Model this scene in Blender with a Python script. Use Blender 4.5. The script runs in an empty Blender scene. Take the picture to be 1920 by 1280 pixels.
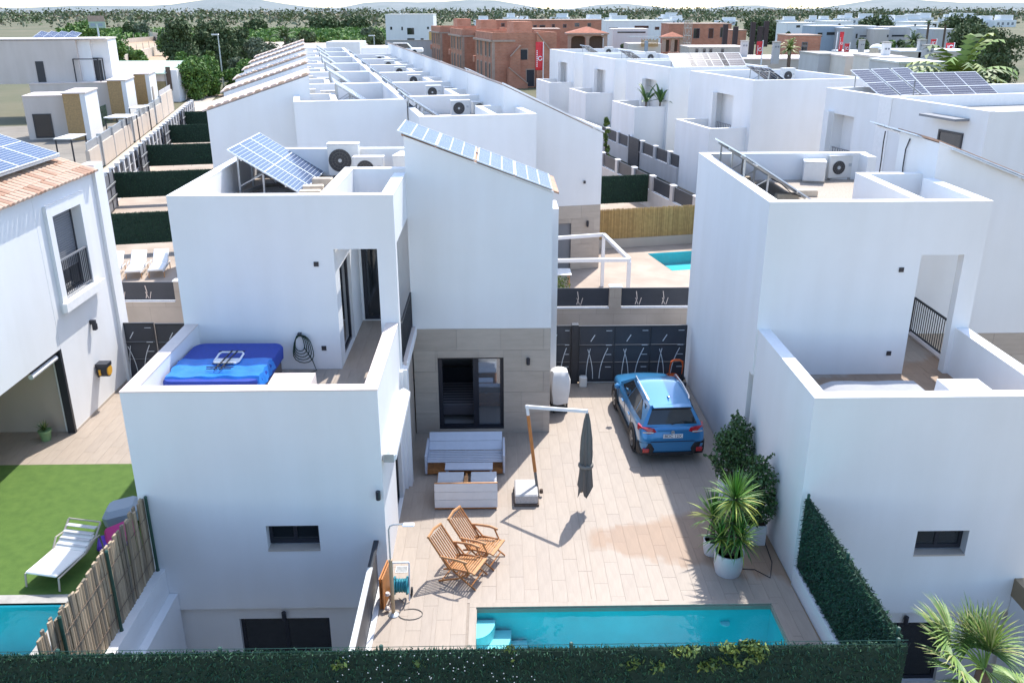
import bpy, bmesh, math, random
from mathutils import Vector, Matrix
S = bpy.context.scene
COL = S.collection
R = math.radians
rnd = random.Random(7)

# ------------------------------------------------------------------ camera
cd = bpy.data.cameras.new('camera'); cam = bpy.data.objects.new('camera', cd); COL.objects.link(cam)
CAMH = 11.3; FPX = 1642.0; PITCH = R(20.7); YAW = R(0.98); ROLL = R(0.1)
cd.sensor_width = 36.0; cd.lens = 36.0 * FPX / 1920.0
cd.clip_start = 0.1; cd.clip_end = 6000
_f = Vector((math.sin(YAW)*math.cos(PITCH), math.cos(YAW)*math.cos(PITCH), -math.sin(PITCH)))
_r0 = Vector((math.cos(YAW), -math.sin(YAW), 0)); _u0 = _r0.cross(_f)
_r = math.cos(ROLL)*_r0 - math.sin(ROLL)*_u0; _u = math.sin(ROLL)*_r0 + math.cos(ROLL)*_u0
M = Matrix((( _r.x, _u.x, -_f.x, 0), (_r.y, _u.y, -_f.y, 0), (_r.z, _u.z, -_f.z, CAMH), (0, 0, 0, 1)))
cam.matrix_world = M
S.camera = cam

# ------------------------------------------------------------------ sky, sun, exposure
SUNV = Vector((0.27, 0.60, 1.0)).normalized()
ELEV = math.asin(SUNV.z); AZ = math.atan2(SUNV.x, SUNV.y)
w = bpy.data.worlds.new('World'); S.world = w; w.use_nodes = True
nt = w.node_tree
for n in list(nt.nodes): nt.nodes.remove(n)
sky = nt.nodes.new('ShaderNodeTexSky'); sky.sky_type = 'NISHITA'; sky.sun_disc = False
sky.sun_elevation = ELEV; sky.sun_rotation = AZ
sky.air_density = 1.0; sky.dust_density = 1.0; sky.ozone_density = 1.5
bg = nt.nodes.new('ShaderNodeBackground'); bg.inputs[1].default_value = 0.15
wo = nt.nodes.new('ShaderNodeOutputWorld')
nt.links.new(sky.outputs[0], bg.inputs[0]); nt.links.new(bg.outputs[0], wo.inputs[0])
sl = bpy.data.lights.new('sun', 'SUN'); sl.energy = 2.5; sl.angle = R(0.5); sl.color = (1.0, 0.96, 0.90)
so = bpy.data.objects.new('sun', sl); COL.objects.link(so)
so.rotation_euler = SUNV.to_track_quat('Z', 'Y').to_euler()
S.view_settings.view_transform = 'Standard'; S.view_settings.look = 'None'
S.view_settings.gamma = 1.0; S.view_settings.use_curve_mapping = False
S.view_settings.exposure = 1.30
try:
    S.cycles.max_bounces = 10; S.cycles.diffuse_bounces = 5; S.cycles.transparent_max_bounces = 16
    S.cycles.caustics_reflective = False; S.cycles.caustics_refractive = False
except Exception: pass

# ------------------------------------------------------------------ survey helper: point on a known height / distance seen at a photo pixel
def ray(x, y): return _f + _r*((x-960)/FPX) + _u*((640-y)/FPX)
def G(x, y, z=0.0):
    d = ray(x, y); t = (z-CAMH)/d.z; return Vector((d.x*t, d.y*t, z))
def GY(x, y, Y):
    d = ray(x, y); t = Y/d.y; return Vector((d.x*t, Y, CAMH+d.z*t))

# ------------------------------------------------------------------ materials
MAT = {}
def mat(name, col, rough=0.7, nscale=0, namt=0.0, bump=0.0, bscale=None, metal=0.0, spec=0.5, col2=None, stretch=None, coat=0.0, bdist=0.01, detail=6):
    m = bpy.data.materials.new(name); m.use_nodes = True; t = m.node_tree; b = t.nodes['Principled BSDF']
    b.inputs['Base Color'].default_value = (*col, 1); b.inputs['Roughness'].default_value = rough
    b.inputs['Metallic'].default_value = metal; b.inputs['Specular IOR Level'].default_value = spec
    if coat: b.inputs['Coat Weight'].default_value = coat; b.inputs['Coat Roughness'].default_value = 0.05
    if nscale or bump:
        tc = t.nodes.new('ShaderNodeTexCoord'); mp = t.nodes.new('ShaderNodeMapping')
        t.links.new(tc.outputs['Object'], mp.inputs[0])
        if stretch: mp.inputs['Scale'].default_value = stretch
    if nscale:
        no = t.nodes.new('ShaderNodeTexNoise'); no.inputs['Scale'].default_value = nscale; no.inputs['Detail'].default_value = detail
        no.inputs['Roughness'].default_value = 0.62
        t.links.new(mp.outputs[0], no.inputs['Vector'])
        cr = t.nodes.new('ShaderNodeValToRGB')
        a = col2 if col2 else tuple(max(0, c*(1-namt)) for c in col)
        c2 = col if col2 else tuple(min(1, c*(1+namt*0.6)) for c in col)
        cr.color_ramp.elements[0].position = 0.3; cr.color_ramp.elements[1].position = 0.7
        cr.color_ramp.elements[0].color = (*a, 1); cr.color_ramp.elements[1].color = (*c2, 1)
        t.links.new(no.outputs[0], cr.inputs[0]); t.links.new(cr.outputs[0], b.inputs['Base Color'])
    if bump:
        n2 = t.nodes.new('ShaderNodeTexNoise'); n2.inputs['Scale'].default_value = bscale or (nscale*6 if nscale else 40); n2.inputs['Detail'].default_value = 5
        t.links.new(mp.outputs[0], n2.inputs['Vector'])
        bp = t.nodes.new('ShaderNodeBump'); bp.inputs['Strength'].default_value = bump; bp.inputs['Distance'].default_value = bdist
        t.links.new(n2.outputs[0], bp.inputs['Height']); t.links.new(bp.outputs[0], b.inputs['Normal'])
    MAT[name] = m
    return m

def wall_mat(name, col, streak=0.035):
    # painted render: faint vertical rain streaks and patches, fine sandy relief
    m = mat(name, col, rough=0.85, nscale=0.35, namt=0.035, bump=0.25, bscale=55, spec=0.3)
    t = m.node_tree; b = t.nodes['Principled BSDF']
    src = b.inputs['Base Color'].links[0].from_socket
    tc = t.nodes.new('ShaderNodeTexCoord'); mp = t.nodes.new('ShaderNodeMapping'); mp.inputs['Scale'].default_value = (0.9, 0.9, 0.12)
    t.links.new(tc.outputs['Object'], mp.inputs[0])
    no = t.nodes.new('ShaderNodeTexNoise'); no.inputs['Scale'].default_value = 1.6; no.inputs['Detail'].default_value = 6; t.links.new(mp.outputs[0], no.inputs['Vector'])
    cr = t.nodes.new('ShaderNodeValToRGB'); cr.color_ramp.elements[0].position = 0.35; cr.color_ramp.elements[1].position = 0.62
    k = 1-streak
    cr.color_ramp.elements[0].color = (k, k*0.995, k*0.985, 1); cr.color_ramp.elements[1].color = (1, 1, 1, 1)
    t.links.new(no.outputs[0], cr.inputs[0])
    mx = t.nodes.new('ShaderNodeMix'); mx.data_type = 'RGBA'; mx.blend_type = 'MULTIPLY'; mx.inputs[0].default_value = 1.0
    t.links.new(src, mx.inputs[6]); t.links.new(cr.outputs[0], mx.inputs[7]); t.links.new(mx.outputs[2], b.inputs['Base Color'])
    return m

def plank_mat(name, col):
    # wood-look porcelain: long grain along the plank, plus one damp patch drying between parasol and plants
    m = mat(name, col, 0.55, 2.2, 0.10, 0.10, 18, stretch=(6, 0.9, 1)); t = m.node_tree; b = t.nodes['Principled BSDF']; L = t.links.new
    src = b.inputs['Base Color'].links[0].from_socket
    def N(op, a, c=None):
        n = t.nodes.new('ShaderNodeMath'); n.operation = op
        for i, v_ in enumerate((a, c)):
            if v_ is None: continue
            if isinstance(v_, (int, float)): n.inputs[i].default_value = v_
            else: L(v_, n.inputs[i])
        return n.outputs[0]
    ge = t.nodes.new('ShaderNodeNewGeometry'); sp = t.nodes.new('ShaderNodeSeparateXYZ'); L(ge.outputs['Position'], sp.inputs[0])
    X, Y = sp.outputs[0], sp.outputs[1]
    col_ = N('FLOOR', N('MULTIPLY', N('ADD', X, 2.44), 6.6)); cb = t.nodes.new('ShaderNodeCombineXYZ'); L(N('MULTIPLY', col_, 1.7), cb.inputs[0]); L(N('MULTIPLY', Y, 0.25), cb.inputs[1])
    no = t.nodes.new('ShaderNodeTexNoise'); no.inputs['Scale'].default_value = 1.0; no.inputs['Detail'].default_value = 2; L(cb.outputs[0], no.inputs['Vector'])
    n2 = t.nodes.new('ShaderNodeTexNoise'); n2.inputs['Scale'].default_value = 1.1; n2.inputs['Detail'].default_value = 4; L(ge.outputs['Position'], n2.inputs['Vector'])
    half = N('ADD', N('MULTIPLY', N('SUBTRACT', X, 1.9), 0.36), 0.30); d = N('ABSOLUTE', N('SUBTRACT', Y, 17.05))
    k = N('ADD', N('SUBTRACT', half, d), N('ADD', N('MULTIPLY', N('SUBTRACT', no.outputs[0], 0.5), 0.9), N('MULTIPLY', N('SUBTRACT', n2.outputs[0], 0.5), 1.2)))
    k = N('MULTIPLY', k, 4.0); k = N('MINIMUM', N('MAXIMUM', k, 0.0), 1.0); side = N('MINIMUM', N('MAXIMUM', N('MULTIPLY', N('SUBTRACT', X, 1.95), 5.0), 0.0), 1.0)
    k = N('MULTIPLY', k, N('MULTIPLY', side, 0.85))
    mx = t.nodes.new('ShaderNodeMix'); mx.data_type = 'RGBA'; mx.blend_type = 'MULTIPLY'; mx.inputs[7].default_value = (0.84, 0.66, 0.52, 1)
    L(k, mx.inputs[0]); L(src, mx.inputs[6]); L(mx.outputs[2], b.inputs['Base Color'])
    return m

def clear_mat(name, tint, gloss_rough=0.02, ior=1.33, wave=0.0, wscale=3.0):
    m = bpy.data.materials.new(name); m.use_nodes = True; t = m.node_tree
    for n in list(t.nodes): t.nodes.remove(n)
    o = t.nodes.new('ShaderNodeOutputMaterial'); mx = t.nodes.new('ShaderNodeMixShader'); fr = t.nodes.new('ShaderNodeFresnel')
    tr = t.nodes.new('ShaderNodeBsdfTransparent'); gl = t.nodes.new('ShaderNodeBsdfGlossy')
    tr.inputs[0].default_value = (*tint, 1); gl.inputs['Roughness'].default_value = gloss_rough; fr.inputs['IOR'].default_value = ior
    t.links.new(fr.outputs[0], mx.inputs[0]); t.links.new(tr.outputs[0], mx.inputs[1]); t.links.new(gl.outputs[0], mx.inputs[2]); t.links.new(mx.outputs[0], o.inputs[0])
    if wave:
        tc = t.nodes.new('ShaderNodeTexCoord'); no = t.nodes.new('ShaderNodeTexNoise'); no.inputs['Scale'].default_value = wscale; no.inputs['Detail'].default_value = 3
        bp = t.nodes.new('ShaderNodeBump'); bp.inputs['Strength'].default_value = wave; bp.inputs['Distance'].default_value = 0.05
        t.links.new(tc.outputs['Object'], no.inputs['Vector']); t.links.new(no.outputs[0], bp.inputs['Height'])
        t.links.new(bp.outputs[0], fr.inputs['Normal']); t.links.new(bp.outputs[0], gl.inputs['Normal'])
    MAT[name] = m
    return m

def brick_mat(name, c1, c2, mortar, bw, bh, scale=1.0, vert=True):
    m = bpy.data.materials.new(name); m.use_nodes = True; t = m.node_tree; b = t.nodes['Principled BSDF']
    tc = t.nodes.new('ShaderNodeTexCoord'); sp = t.nodes.new('ShaderNodeSeparateXYZ'); cb = t.nodes.new('ShaderNodeCombineXYZ'); ad = t.nodes.new('ShaderNodeMath'); ad.operation = 'ADD'
    t.links.new(tc.outputs['Object'], sp.inputs[0]); t.links.new(sp.outputs[0], ad.inputs[0]); t.links.new(sp.outputs[1], ad.inputs[1])
    t.links.new(ad.outputs[0], cb.inputs[0]); t.links.new(sp.outputs[2], cb.inputs[1])
    br = t.nodes.new('ShaderNodeTexBrick'); br.inputs['Scale'].default_value = scale
    br.inputs['Color1'].default_value = (*c1, 1); br.inputs['Color2'].default_value = (*c2, 1); br.inputs['Mortar'].default_value = (*mortar, 1)
    br.inputs['Brick Width'].default_value = bw; br.inputs['Row Height'].default_value = bh; br.inputs['Mortar Size'].default_value = 0.012
    t.links.new(cb.outputs[0], br.inputs['Vector'])
    no = t.nodes.new('ShaderNodeTexNoise'); no.inputs['Scale'].default_value = 0.7; no.inputs['Detail'].default_value = 6; t.links.new(tc.outputs['Object'], no.inputs['Vector'])
    mx = t.nodes.new('ShaderNodeMix'); mx.data_type = 'RGBA'; mx.blend_type = 'MULTIPLY'; mx.inputs[0].default_value = 0.6
    cr = t.nodes.new('ShaderNodeValToRGB'); cr.color_ramp.elements[0].position = 0.3; cr.color_ramp.elements[0].color = (0.6, 0.58, 0.56, 1); cr.color_ramp.elements[1].position = 0.65; cr.color_ramp.elements[1].color = (1, 1, 1, 1)
    t.links.new(no.outputs[0], cr.inputs[0]); t.links.new(br.outputs[0], mx.inputs[6]); t.links.new(cr.outputs[0], mx.inputs[7])
    t.links.new(mx.outputs[2], b.inputs['Base Color']); b.inputs['Roughness'].default_value = 0.9
    MAT[name] = m
    return m

wall_mat('white_render', (0.80, 0.80, 0.80))
wall_mat('cream_render', (0.62, 0.55, 0.50), 0.06)
wall_mat('beige_light', (0.58, 0.50, 0.42), 0.05)
wall_mat('yellow_wall', (0.60, 0.42, 0.16), 0.05)
wall_mat('beige_pale', (0.52, 0.47, 0.42), 0.07)
wall_mat('cream_pale', (0.66, 0.60, 0.54), 0.06)
wall_mat('tank_wall', (0.38, 0.45, 0.53), 0.06)
mat('brick_pale', (0.46, 0.33, 0.26), 0.9, 3, 0.15)
mat('red_brick_plain', (0.40, 0.15, 0.09), 0.9, 2, 0.25)
mat('site_dark', (0.07, 0.05, 0.05), 0.9)
mat('sand_lot', (0.44, 0.32, 0.21), 0.95, 0.06, 0.25, 0.2, 2)
wall_mat('grey_render', (0.50, 0.49, 0.49), 0.07)
wall_mat('beige_wall', (0.50, 0.43, 0.36), 0.06)
mat('white_coping', (0.84, 0.83, 0.82), 0.7, 6, 0.05, 0.1)
mat('beige_coping', (0.70, 0.60, 0.54), 0.6, 5, 0.06, 0.1)
for i, c in enumerate(((0.355, 0.293, 0.238), (0.364, 0.300, 0.243), (0.345, 0.284, 0.231), (0.360, 0.294, 0.236))):
    plank_mat('patio_plank_%d' % i, c)
mat('waterline', (0.36, 0.31, 0.25), 0.6, 5, 0.1)
mat('court_paving', (0.24, 0.21, 0.17), 0.9, 0.4, 0.25)
mat('cover_grey', (0.36, 0.36, 0.37), 0.85, 3, 0.1)
mat('grout', (0.31, 0.255, 0.205), 0.9, 8, 0.1)
for i, c in enumerate(((0.455, 0.39, 0.325), (0.475, 0.41, 0.345), (0.44, 0.375, 0.315))):
    mat('stone_tile_%d' % i, c, 0.6, 1.4, 0.12, 0.12, 14, stretch=(1, 1, 5))
mat('anthracite', (0.030, 0.033, 0.040), 0.45, 5, 0.15, spec=0.4)
mat('anthracite_panel', (0.045, 0.050, 0.062), 0.5, 1.2, 0.18, spec=0.4)
mat('dark_frame', (0.022, 0.025, 0.035), 0.35)
mat('dark_glass', (0.02, 0.024, 0.028), 0.04, spec=0.8)
mat('shutter_grey', (0.20, 0.21, 0.23), 0.55)
clear_mat('clear_glass', (0.80, 0.84, 0.86), 0.015, 1.5)
clear_mat('pool_water', (0.70, 0.95, 0.97), 0.03, 1.33, 0.30, 2.6)
mat('pool_tile', (0.12, 0.68, 0.74), 0.4, 1.1, 0.12)
mat('pool_step', (0.42, 0.78, 0.80), 0.4, 1.5, 0.06)
mat('aluminium', (0.62, 0.63, 0.65), 0.35, metal=0.9)
mat('white_metal', (0.78, 0.78, 0.79), 0.4)
mat('galv_steel', (0.52, 0.54, 0.55), 0.45, 9, 0.15, metal=0.6)
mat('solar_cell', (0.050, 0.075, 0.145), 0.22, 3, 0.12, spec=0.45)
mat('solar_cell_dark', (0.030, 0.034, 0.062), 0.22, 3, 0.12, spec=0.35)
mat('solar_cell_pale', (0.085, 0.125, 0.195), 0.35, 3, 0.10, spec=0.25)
mat('verge_pink', (0.64, 0.50, 0.43), 0.85, 5, 0.2)
mat('solar_line', (0.66, 0.70, 0.74), 0.4)
mat('ac_white', (0.70, 0.69, 0.66), 0.5, 7, 0.05)
mat('ac_dark', (0.045, 0.043, 0.046), 0.5)
mat('roof_gravel', (0.46, 0.39, 0.32), 0.95, 26, 0.35, 0.8, 40)
mat('roof_membrane', (0.42, 0.40, 0.38), 0.9, 1.5, 0.2, 0.2)
mat('concrete', (0.40, 0.38, 0.35), 0.9, 5, 0.2, 0.3)
mat('cream_block', (0.66, 0.56, 0.43), 0.9, 6, 0.15, 0.4)
mat('terracotta', (0.50, 0.30, 0.20), 0.85, 4, 0.25, 0.2)
mat('terracotta_pale', (0.62, 0.44, 0.32), 0.85, 4, 0.25, 0.2)
mat('asphalt', (0.060, 0.060, 0.068), 0.9, 6, 0.2, 0.3)
mat('sand_road', (0.50, 0.42, 0.34), 0.95, 0.7, 0.14, 0.3, 12)
mat('bare_soil', (0.34, 0.25, 0.17), 0.95, 0.05, 0.3, 0.3, 2, col2=(0.26, 0.20, 0.12))
mat('scrub', (0.15, 0.125, 0.07), 0.95, 0.03, 0.4, 0.4, 3, col2=(0.065, 0.08, 0.03))
mat('orchard', (0.10, 0.14, 0.04), 0.95, 0.08, 0.4, 0.6, 3, col2=(0.05, 0.085, 0.025))
mat('turf', (0.092, 0.165, 0.028), 0.95, 3.5, 0.2, 0.6, 120, col2=(0.060, 0.122, 0.018))
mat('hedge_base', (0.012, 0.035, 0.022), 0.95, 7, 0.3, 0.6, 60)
for i, c in enumerate(((0.022, 0.078, 0.040), (0.034, 0.105, 0.045), (0.017, 0.058, 0.036))): mat('hedge_leaf_%d' % i, c, 0.75)
for i, c in enumerate(((0.33, 0.245, 0.155), (0.25, 0.19, 0.125), (0.42, 0.32, 0.21), (0.20, 0.165, 0.12))): mat('cane_%d' % i, c, 0.8, 9, 0.3, 0.3, stretch=(6, 6, 0.6))
for i, c in enumerate(((0.50, 0.32, 0.12), (0.58, 0.38, 0.15), (0.43, 0.265, 0.10))): mat('bamboo_%d' % i, c, 0.65, 5, 0.2)
mat('teak', (0.42, 0.175, 0.055), 0.5, 7, 0.3, 0.1, stretch=(2, 2, 2))
mat('teak_light', (0.52, 0.25, 0.10), 0.5, 7, 0.25, 0.1)
mat('orange_wood', (0.52, 0.20, 0.055), 0.5, 6, 0.2)
mat('rattan_grey', (0.50, 0.51, 0.53), 0.6, 5, 0.06)
mat('sofa_slat', (0.50, 0.53, 0.60), 0.5, 5, 0.06)
mat('sofa_white', (0.70, 0.69, 0.68), 0.5, 5, 0.05)
mat('canopy_grey', (0.17, 0.16, 0.145), 0.85, 5, 0.2, 0.3, stretch=(8, 8, 0.5))
mat('tarp_blue', (0.018, 0.075, 0.42), 0.45, 5, 0.15, 0.5, 6, bdist=0.03)
mat('tub_blue', (0.012, 0.045, 0.32), 0.6, 14, 0.15, 0.2, 30)
mat('tub_shell', (0.11, 0.085, 0.075), 0.6)
mat('car_blue', (0.045, 0.245, 0.50), 0.28, metal=0.35, coat=1.0)
mat('black_plastic', (0.022, 0.022, 0.024), 0.55)
mat('tyre', (0.022, 0.021, 0.021), 0.85)
mat('rim', (0.45, 0.45, 0.46), 0.3, metal=0.9)
mat('tail_red', (0.45, 0.012, 0.020), 0.2, coat=0.8)
mat('tail_clear', (0.60, 0.58, 0.56), 0.2, coat=0.8)
mat('plate_white', (0.78, 0.79, 0.80), 0.4)
mat('ink', (0.02, 0.02, 0.03), 0.5)
mat('red_banner', (0.68, 0.035, 0.045), 0.6, 3, 0.1)
mat('banner_white', (0.82, 0.82, 0.82), 0.6)
mat('yellow_case', (0.70, 0.36, 0.03), 0.45)
mat('pink_cloth', (0.45, 0.035, 0.20), 0.8)
mat('purple_cloth', (0.10, 0.035, 0.42), 0.8)
mat('grey_cushion', (0.30, 0.36, 0.43), 0.85)
mat('cushion_white', (0.82, 0.80, 0.77), 0.85, 4, 0.05)
mat('orange_plastic', (0.72, 0.12, 0.02), 0.4)
mat('teal_plastic', (0.02, 0.22, 0.27), 0.4)
mat('pot_white', (0.76, 0.76, 0.76), 0.5, 3, 0.04)
mat('pot_green', (0.22, 0.36, 0.17), 0.5, 4, 0.15)
mat('potting_soil', (0.09, 0.06, 0.04), 0.95)
mat('bark', (0.14, 0.10, 0.075), 0.9, 6, 0.3, 0.5, stretch=(3, 3, 0.6))
mat('stone_gold', (0.48, 0.31, 0.14), 0.9, 6, 0.4, 0.6, 9, col2=(0.30, 0.21, 0.11))
mat('stone_tan', (0.40, 0.31, 0.16), 0.9, 5, 0.35, 0.6, 9, col2=(0.24, 0.20, 0.10))
mat('pale_roof', (0.40, 0.50, 0.40), 0.8, 0.8, 0.06)
mat('tank_blue', (0.28, 0.34, 0.42), 0.35, metal=0.3)
mat('scaffold', (0.42, 0.38, 0.33), 0.6, metal=0.3)
mat('hill', (0.20, 0.22, 0.22), 0.95, 0.01, 0.35, col2=(0.14, 0.17, 0.17))
mat('bed_stripe', (0.30, 0.27, 0.28), 0.9)
mat('bed_dark', (0.09, 0.08, 0.09), 0.9)
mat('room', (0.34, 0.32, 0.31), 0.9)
mat('hedge_post', (0.02, 0.07, 0.05), 0.5)
mat('canopy_strap', (0.20, 0.19, 0.17), 0.8)
mat('cover_blue_sunlit', (0.02, 0.19, 0.62), 0.35, 4, 0.2, 0.4, 9, bdist=0.02)  # cover blue made lighter, sunlight put into the colour
mat('weight_cover', (0.50, 0.48, 0.46), 0.7, 22, 0.25, 0.2)
mat('shower_wood', (0.55, 0.40, 0.24), 0.5, 5, 0.15)
mat('mirror_glass', (0.30, 0.33, 0.37), 0.03, metal=0.75, spec=0.8)
brick_mat('red_brick', (0.52, 0.215, 0.13), (0.58, 0.255, 0.16), (0.47, 0.30, 0.23), 0.5, 0.22)
brick_mat('block_wall', (0.49, 0.43, 0.37), (0.51, 0.45, 0.39), (0.44, 0.38, 0.33), 1.2, 0.6)

# ------------------------------------------------------------------ mesh building
class MB:
    def __init__(s): s.v = []; s.f = []; s.mi = []; s.cur = 0
    def add(s, vs, fs):
        o = len(s.v); s.v += [tuple(p) for p in vs]; s.f += [tuple(i+o for i in f) for f in fs]; s.mi += [s.cur]*len(fs); return s
    def box(s, x0, x1, y0, y1, z0, z1):
        if x0 > x1: x0, x1 = x1, x0
        if y0 > y1: y0, y1 = y1, y0
        if z0 > z1: z0, z1 = z1, z0
        v = [(x, y, z) for z in (z0, z1) for y in (y0, y1) for x in (x0, x1)]
        return s.add(v, [(0, 2, 3, 1), (4, 5, 7, 6), (0, 1, 5, 4), (1, 3, 7, 5), (3, 2, 6, 7), (2, 0, 4, 6)])
    def bbox(s, x0, x1, y0, y1, z0, z1, b=0.02):
        # box with chamfered upper and vertical edges
        if x0 > x1: x0, x1 = x1, x0
        if y0 > y1: y0, y1 = y1, y0
        b = min(b, (x1-x0)*0.45, (y1-y0)*0.45, (z1-z0)*0.45)
        def ring(z, d, c):
            X0, X1, Y0, Y1 = x0+d, x1-d, y0+d, y1-d
            return [(X0+c, Y0, z), (X1-c, Y0, z), (X1, Y0+c, z), (X1, Y1-c, z), (X1-c, Y1, z), (X0+c, Y1, z), (X0, Y1-c, z), (X0, Y0+c, z)]
        v = ring(z0, b*0.6, b) + ring(z0+b*0.6, 0, b) + ring(z1-b, 0, b) + ring(z1, b, b*0.6)
        f = [tuple(range(7, -1, -1)), tuple(range(24, 32))]
        for k in range(3):
            for i in range(8):
                j = (i+1) % 8; f.append((k*8+i, k*8+j, k*8+8+j, k*8+8+i))
        return s.add(v, f)
    def bar(s, p, q, w, h=None, up=(0, 0, 1)):
        p = Vector(p); q = Vector(q); h = h or w; d = (q-p)
        if d.length < 1e-6: return s
        d.normalize(); u = Vector(up)
        if abs(d.dot(u)) > 0.98: u = Vector((0, 1, 0))
        a = d.cross(u).normalized(); b = a.cross(d).normalized()
        v = []
        for c in (p, q):
            for sx, sy in ((-1, -1), (1, -1), (1, 1), (-1, 1)): v.append(c+a*(w/2*sx)+b*(h/2*sy))
        return s.add(v, [(3, 2, 1, 0), (4, 5, 6, 7), (0, 1, 5, 4), (1, 2, 6, 5), (2, 3, 7, 6), (3, 0, 4, 7)])
    def tube(s, pts, r, n=6, cap=True):
        pts = [Vector(p) for p in pts]; rr = r if isinstance(r, (list, tuple)) else [r]*len(pts)
        rings = []; prev = None
        for i, p in enumerate(pts):
            d = (pts[min(i+1, len(pts)-1)]-pts[max(i-1, 0)])
            d = d.normalized() if d.length > 1e-9 else Vector((0, 0, 1))
            if prev is None:
                u = Vector((0, 0, 1)) if abs(d.z) < 0.9 else Vector((1, 0, 0)); a = d.cross(u).normalized()
            else:
                a = (prev - d*prev.dot(d)); a = a.normalized() if a.length > 1e-6 else d.orthogonal().normalized()
            prev = a; b = d.cross(a)
            rings.append([p+(a*math.cos(2*math.pi*k/n)+b*math.sin(2*math.pi*k/n))*rr[i] for k in range(n)])
        v = [x for g in rings for x in g]; f = []
        for i in range(len(rings)-1):
            for k in range(n):
                j = (k+1) % n; f.append((i*n+k, i*n+j, (i+1)*n+j, (i+1)*n+k))
        if cap: f.append(tuple(range(n-1, -1, -1))); f.append(tuple((len(rings)-1)*n+k for k in range(n)))
        return s.add(v, f)
    def lathe(s, prof, c=(0, 0, 0), n=20):
        v = []; f = []
        for r, z in prof:
            for k in range(n): v.append((c[0]+r*math.cos(2*math.pi*k/n), c[1]+r*math.sin(2*math.pi*k/n), c[2]+z))
        for i in range(len(prof)-1):
            for k in range(n):
                j = (k+1) % n; f.append((i*n+k, i*n+j, (i+1)*n+j, (i+1)*n+k))
        f.append(tuple(range(n-1, -1, -1))); f.append(tuple((len(prof)-1)*n+k for k in range(n)))
        return s.add(v, f)
    def prism(s, poly, axis, a, b):
        # polygon of 2-D points extruded along an axis: 'y' -> poly is (x,z); 'x' -> (y,z); 'z' -> (x,y)
        def P(p, t): return (p[0], t, p[1]) if axis == 'y' else (t, p[0], p[1]) if axis == 'x' else (p[0], p[1], t)
        n = len(poly); v = [P(p, a) for p in poly]+[P(p, b) for p in poly]
        f = [tuple(range(n-1, -1, -1)), tuple(range(n, 2*n))]+[(i, (i+1) % n, n+(i+1) % n, n+i) for i in range(n)]
        return s.add(v, f)
    def plate(s, axis, u0, u1, w0, w1, a, b, holes=()):
        # slab in a plane with rectangular holes. axis 'y': wall in x-z, thickness y a..b ; 'x': wall in y-z ; 'z': floor in x-y
        us = sorted({u0, u1, *[min(max(h[0], u0), u1) for h in holes], *[min(max(h[1], u0), u1) for h in holes]})
        ws = sorted({w0, w1, *[min(max(h[2], w0), w1) for h in holes], *[min(max(h[3], w0), w1) for h in holes]})
        def P(u, w_, t): return (u, t, w_) if axis == 'y' else (t, u, w_) if axis == 'x' else (u, w_, t)
        nu, nw = len(us)-1, len(ws)-1
        def solid(i, j):
            if i < 0 or j < 0 or i >= nu or j >= nw: return False
            cu, cw = (us[i]+us[i+1])/2, (ws[j]+ws[j+1])/2
            return not any(h[0] < cu < h[1] and h[2] < cw < h[3] for h in holes)
        vid = {}
        v = []; f = []
        def V(i, j, t):
            k = (i, j, t)
            if k not in vid: vid[k] = len(v); v.append(P(us[i], ws[j], t))
            return vid[k]
        for i in range(nu):
            for j in range(nw):
                if not solid(i, j): continue
                f.append((V(i, j, a), V(i+1, j, a), V(i+1, j+1, a), V(i, j+1, a))); f.append((V(i, j+1, b), V(i+1, j+1, b), V(i+1, j, b), V(i, j, b)))
                if not solid(i-1, j): f.append((V(i, j, b), V(i, j, a), V(i, j+1, a), V(i, j+1, b)))
                if not solid(i+1, j): f.append((V(i+1, j, a), V(i+1, j, b), V(i+1, j+1, b), V(i+1, j+1, a)))
                if not solid(i, j-1): f.append((V(i, j, a), V(i, j, b), V(i+1, j, b), V(i+1, j, a)))
                if not solid(i, j+1): f.append((V(i, j+1, b), V(i, j+1, a), V(i+1, j+1, a), V(i+1, j+1, b)))
        return s.add(v, f)
    def mesh(s, name, mats, smooth=False):
        me = bpy.data.meshes.new(name); me.from_pydata(s.v, [], s.f)
        ml = mats if isinstance(mats, (list, tuple)) else [mats]
        for m in ml: me.materials.append(MAT[m] if isinstance(m, str) else m)
        if len(ml) > 1: me.polygons.foreach_set('material_index', s.mi)
        bm = bmesh.new(); bm.from_mesh(me); bmesh.ops.recalc_face_normals(bm, faces=bm.faces); bm.to_mesh(me); bm.free()
        if smooth:
            for p in me.polygons: p.use_smooth = True
            try: me.set_sharp_from_angle(angle=R(40))
            except Exception: pass
        me.update(); return me
    def build(s, name, mats, parent=None, smooth=False, label=None, kind=None, loc=None):
        o = bpy.data.objects.new(name, s.mesh(name, mats, smooth)); COL.objects.link(o)
        if parent: o.parent = parent
        if loc is not None: o.location = loc
        if label: o['label'] = label
        if kind: o['kind'] = kind
        return o

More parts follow.
